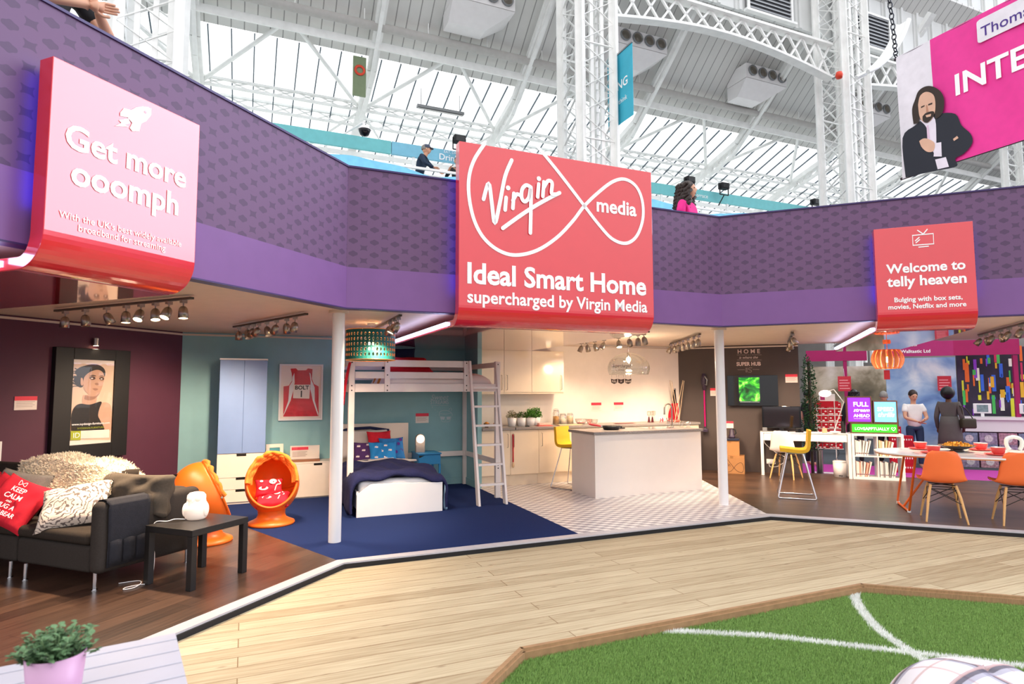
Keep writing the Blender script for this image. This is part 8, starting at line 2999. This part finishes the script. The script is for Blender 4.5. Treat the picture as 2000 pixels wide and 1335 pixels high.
# visitors
g = figure('woman with short black hair in a long grey coat seen from behind', 'R', 3.62, 15.1, ZH, R(150), 1.66, skin=M_skinb, J=dict(wrR=(-.2, -.12, .9)), top=mat('grey_coat', '#5c5654', rough=0.9, var=0.06), low=M_black, hair='short', hairm=mat('black_hair', '#120f10', rough=0.4), skirt=mat('grey_coat', '#5c5654'))
mb = MB(); mb.M = T(0, 0, 0); mb.ball((0, 0.03, 1.575), (0.125, 0.13, 0.135), 20, 14); mb.build('bobbed_hair', mat('black_hair', '#120f10'), g)
bag = thing('handbag', 'olive brown handbag on the arm of the woman in grey', 'bag', 'R', 3.90, 14.98, 0.70, R(20))
mb = MB(); soft_box(mb, -0.14, 0.14, -0.06, 0.06, 0, 0.2, 0.03); mb.build('body', mat('olive_leather', '#3c3626', rough=0.5), bag)
mb = MB(); mb.tube([tuple(p) for p in bezier([(-0.1, 0, 0.19), (-0.12, -0.02, 0.38), (-0.16, -0.02, 0.46), (-0.02, 0.0, 0.38), (0.1, 0, 0.19)], 6)], 0.01, 8); mb.build('strap', mat('olive_leather', '#3c3626'), bag)
figure('woman in a white T-shirt and jeans looking down at the neighbouring stand', 'R', 3.02, 15.2, ZH, R(10), 1.6, J=dict(elL=(.22, -.1, 1.12), wrL=(.08, -.3, 1.08), elR=(-.22, -.1, 1.12), wrR=(-.05, -.28, 1.05)), top=mat('white_tshirt', '#f0ece8', rough=0.8), low=mat('blue_jeans', '#2c3f5c', rough=0.85), hair='short', hairm=mat('dark_brown_hair', '#2c1c16'), sleeve='short', nod=R(18))
figure('person with long black hair behind the purple sign box', 'R', 1.95, 15.4, ZH, R(170), 1.62, top=mat('black_polo', '#1b1b1f'), low=M_black, hair='long', hairm=mat('black_hair', '#120f10'))
figure('grey haired person in a dark jacket behind the blue sign box', 'R', 2.55, 15.6, ZH, R(165), 1.58, top=mat('dark_jacket', '#232a36', rough=0.8), low=M_black, hair='short', hairm=mat('grey_hair', '#8a8680'))
figure('person dressed in black standing between hedge and red card rack', 'R', 1.02, 14.9, ZH, R(120), 1.62, top=mat('black_polo', '#1b1b1f'), low=M_black, hair='short', hairm=mat('black_hair', '#120f10'), sleeve='short')
# far wall of the hall on this side
mb = MB(); mb.box(-2, 22, 26, 26.2, ZH, 5.0)
struct('wall_hall_side', mb, mat('dim_hall_wall', '#8a8480', rough=0.8, var=0.2, vs=1), 'dim wall of the hall under the gallery', 'wall', 'R')
# ---------------------------------------------------------------- foreground
tz = 0.70
ta = [fl(*q, tz) for q in ((-40, 1309), (343, 1235), (368, 1340))]
A_, B_, C_ = Vector(ta[0]), Vector(ta[1]), Vector(ta[2])
ex = (A_ - B_).normalized()
ey = (C_ - B_).normalized()
tbl = thing('picnic_table', 'white slatted table top in the bottom left corner', 'table', 'M', B_.x, B_.y, 0)
M_slw = mat('white_slat_paint', '#b9b7c0', rough=0.5, var=0.04)
sw = (fl(347, 1250, tz)[0] - B_.x, fl(347, 1250, tz)[1] - B_.y)
pitch = Vector(fl(349, 1272, tz)) - Vector(fl(345, 1250, tz))
pw = pitch.length
first = 0.055
for i in range(6):
    y0 = 0 if i == 0 else first + (i - 1) * pw + 0.009
    y1 = first + i * pw
    mb = MB(); mb.prism([tuple(ex * 0 + ey * y0), tuple(ex * 1.5 + ey * y0), tuple(ex * 1.5 + ey * y1), tuple(ey * y1)], tz - 0.025, tz); mb.build('slat', M_slw, tbl, bev=0.002)
mb = MB()
for k in (0.15, 1.2):
    a = ex * k
    mb.prism([tuple(a + ey * 0.03), tuple(a + ex * 0.06 + ey * 0.03), tuple(a + ex * 0.06 + ey * (first + 5 * pw - 0.02)), tuple(a + ey * (first + 5 * pw - 0.02))], tz - 0.06, tz - 0.0255)
mb.build('cross_batten', M_slw, tbl)
for k in (0.15, 1.2):
    for yy in (0.04, first + 5 * pw - 0.08):
        a = ex * k + ey * yy
        mb = MB(); mb.prism([tuple(a), tuple(a + ex * 0.05), tuple(a + ex * 0.05 + ey * 0.05), tuple(a + ey * 0.05)], -0.05 if True else 0, tz - 0.0605); mb.build('leg', M_slw, tbl)
# pink flower pot
pu, pv = fl(103, 1400, tz)
pot = thing('flower_pot', 'pink pot with leafy green plant on the white slatted table', 'potted plant', 'M', pu, pv, tz + 0.0005)
r_ = Vector(W('M', pu, pv)).length
wpx = 132
rr = 0.5 * wpx / FOC * r_ * 0.6
ht = (1400 - 1273) / FOC * r_ * 0.74
mb = MB(); mb.lathe([(0, 0), (rr * .78, 0), (rr, ht), (rr * .95, ht), (rr * .88, ht * .8), (0, ht * .8)], 40); mb.build('pot', mat('lilac_pink_ceramic', '#cfa0c2', rough=0.35), pot)
mb = MB(); mb.lathe([(0, ht * .84), (rr * .93, ht * .82)], 24); mb.build('soil', mat('dark_soil', '#2c2018'), pot)
q = random.Random(2)
mb = MB()
fh = (1273 - 1195) / FOC * r_ * 0.72
st_ = MB()
for k in range(75):
    a, rad = q.uniform(0, 6.28), math.sqrt(q.random())
    base = Vector((rr * .6 * rad * math.cos(a), rr * .6 * rad * math.sin(a), ht * .84))
    hgt = fh * q.uniform(.35, 1.0) * (1.15 - .45 * rad)
    tip = base + Vector((rr * .75 * rad * math.cos(a) + q.gauss(0, .006), rr * .75 * rad * math.sin(a) + q.gauss(0, .006), hgt))
    st_.tube([base, base.lerp(tip, .5) + Vector((0, 0, .01)), tip], 0.0016, 5)
    for j in range(9):
        p = base.lerp(tip, 0.25 + 0.75 * j / 8)
        an = q.uniform(0, 6.28)
        d = Vector((math.cos(an), math.sin(an), q.uniform(-.1, .9))).normalized()
        s_ = d.cross(Vector((0, 0, 1))).normalized()
        L_, w_ = q.uniform(.014, .024), q.uniform(.0055, .009)
        n_ = s_.cross(d)
        pts = [p, p + d * L_ * .35 + s_ * w_ + n_ * .002, p + d * L_ * .75 + s_ * w_ * .7, p + d * L_ - n_ * .003, p + d * L_ * .75 - s_ * w_ * .7, p + d * L_ * .35 - s_ * w_ + n_ * .002]
        mb.add(pts, [(0, 1, 2, 3), (0, 3, 4, 5)], True)
mb.build('foliage', mat('grey_green_leaf', '#5e7f56', rough=0.6, var=0.3, vs=60), pot)
st_.build('stems', mat('pale_stem', '#7a9468', rough=0.6), pot)


def plaid_mat(name):
    m, nt, b = nmat(name)
    N, Lk = nt.nodes, nt.links
    tc = N.new('ShaderNodeTexCoord')
    sp = N.new('ShaderNodeSeparateXYZ')
    Lk.new(tc.outputs['Object'], sp.inputs[0])
    col = None
    prev = None
    for axis, off in ((0, .0), (1, .05)):
        for per, wd_, c in ((0.24, 0.05, '#8c8aa0'), (0.24, 0.022, '#2c2232'), (0.12, 0.012, '#c8a4a0')):
            f = mathn(nt, 'FRACT', mathn(nt, 'MULTIPLY_ADD', sp.outputs[axis], 1 / per, 10 + off + wd_ * 3))
            on_ = mathn(nt, 'LESS_THAN', f, wd_ / per)
            mx = N.new('ShaderNodeMix'); mx.data_type = 'RGBA'
            mx.inputs[7].default_value = lin(c)
            if prev is None:
                mx.inputs[6].default_value = lin('#e6e2e6')
            else:
                Lk.new(prev, mx.inputs[6])
            Lk.new(mathn(nt, 'MULTIPLY', on_, 0.7), mx.inputs[0])
            prev = mx.outputs[2]
    Lk.new(prev, b.inputs['Base Color'])
    b.inputs['Roughness'].default_value = 0.9
    MATS[name] = m
    return m


# plaid bean bag at the bottom edge
bz = 0.42
bu, bv = fl(1915, 1316, bz)
bb = thing('bean_bag', 'white plaid bean bag at the bottom edge on the artificial grass', 'bean bag', 'M', bu, bv, -0.115)
mb = MB()
mb.surf(lambda a, b: ((0.36 * math.cos(2 * math.pi * a) * math.sin(math.pi * b) ** 0.75 + 0.05 * (b - .5)) * (1 + .03 * math.sin(5 * 6.283 * a)), 0.34 * math.sin(2 * math.pi * a) * math.sin(math.pi * b) ** 0.75, 0.275 - 0.275 * math.cos(math.pi * b) * (1 if b < .5 else 1.02) + 0.01 * math.sin(9 * a + 4 * b)), 56, 32)
bgm = mb.build('cover', plaid_mat('plaid_cotton'), bb)
mb = MB()
mb.tube([(0.365 * math.cos(k) * (1 + .03 * math.sin(5 * k)), 0.345 * math.sin(k), 0.26) for k in [j * math.pi / 28 for j in range(56)]], 0.006, 6, closed=True)
mb.build('piping', mat('dark_piping', '#4a4454', rough=0.8), bb)
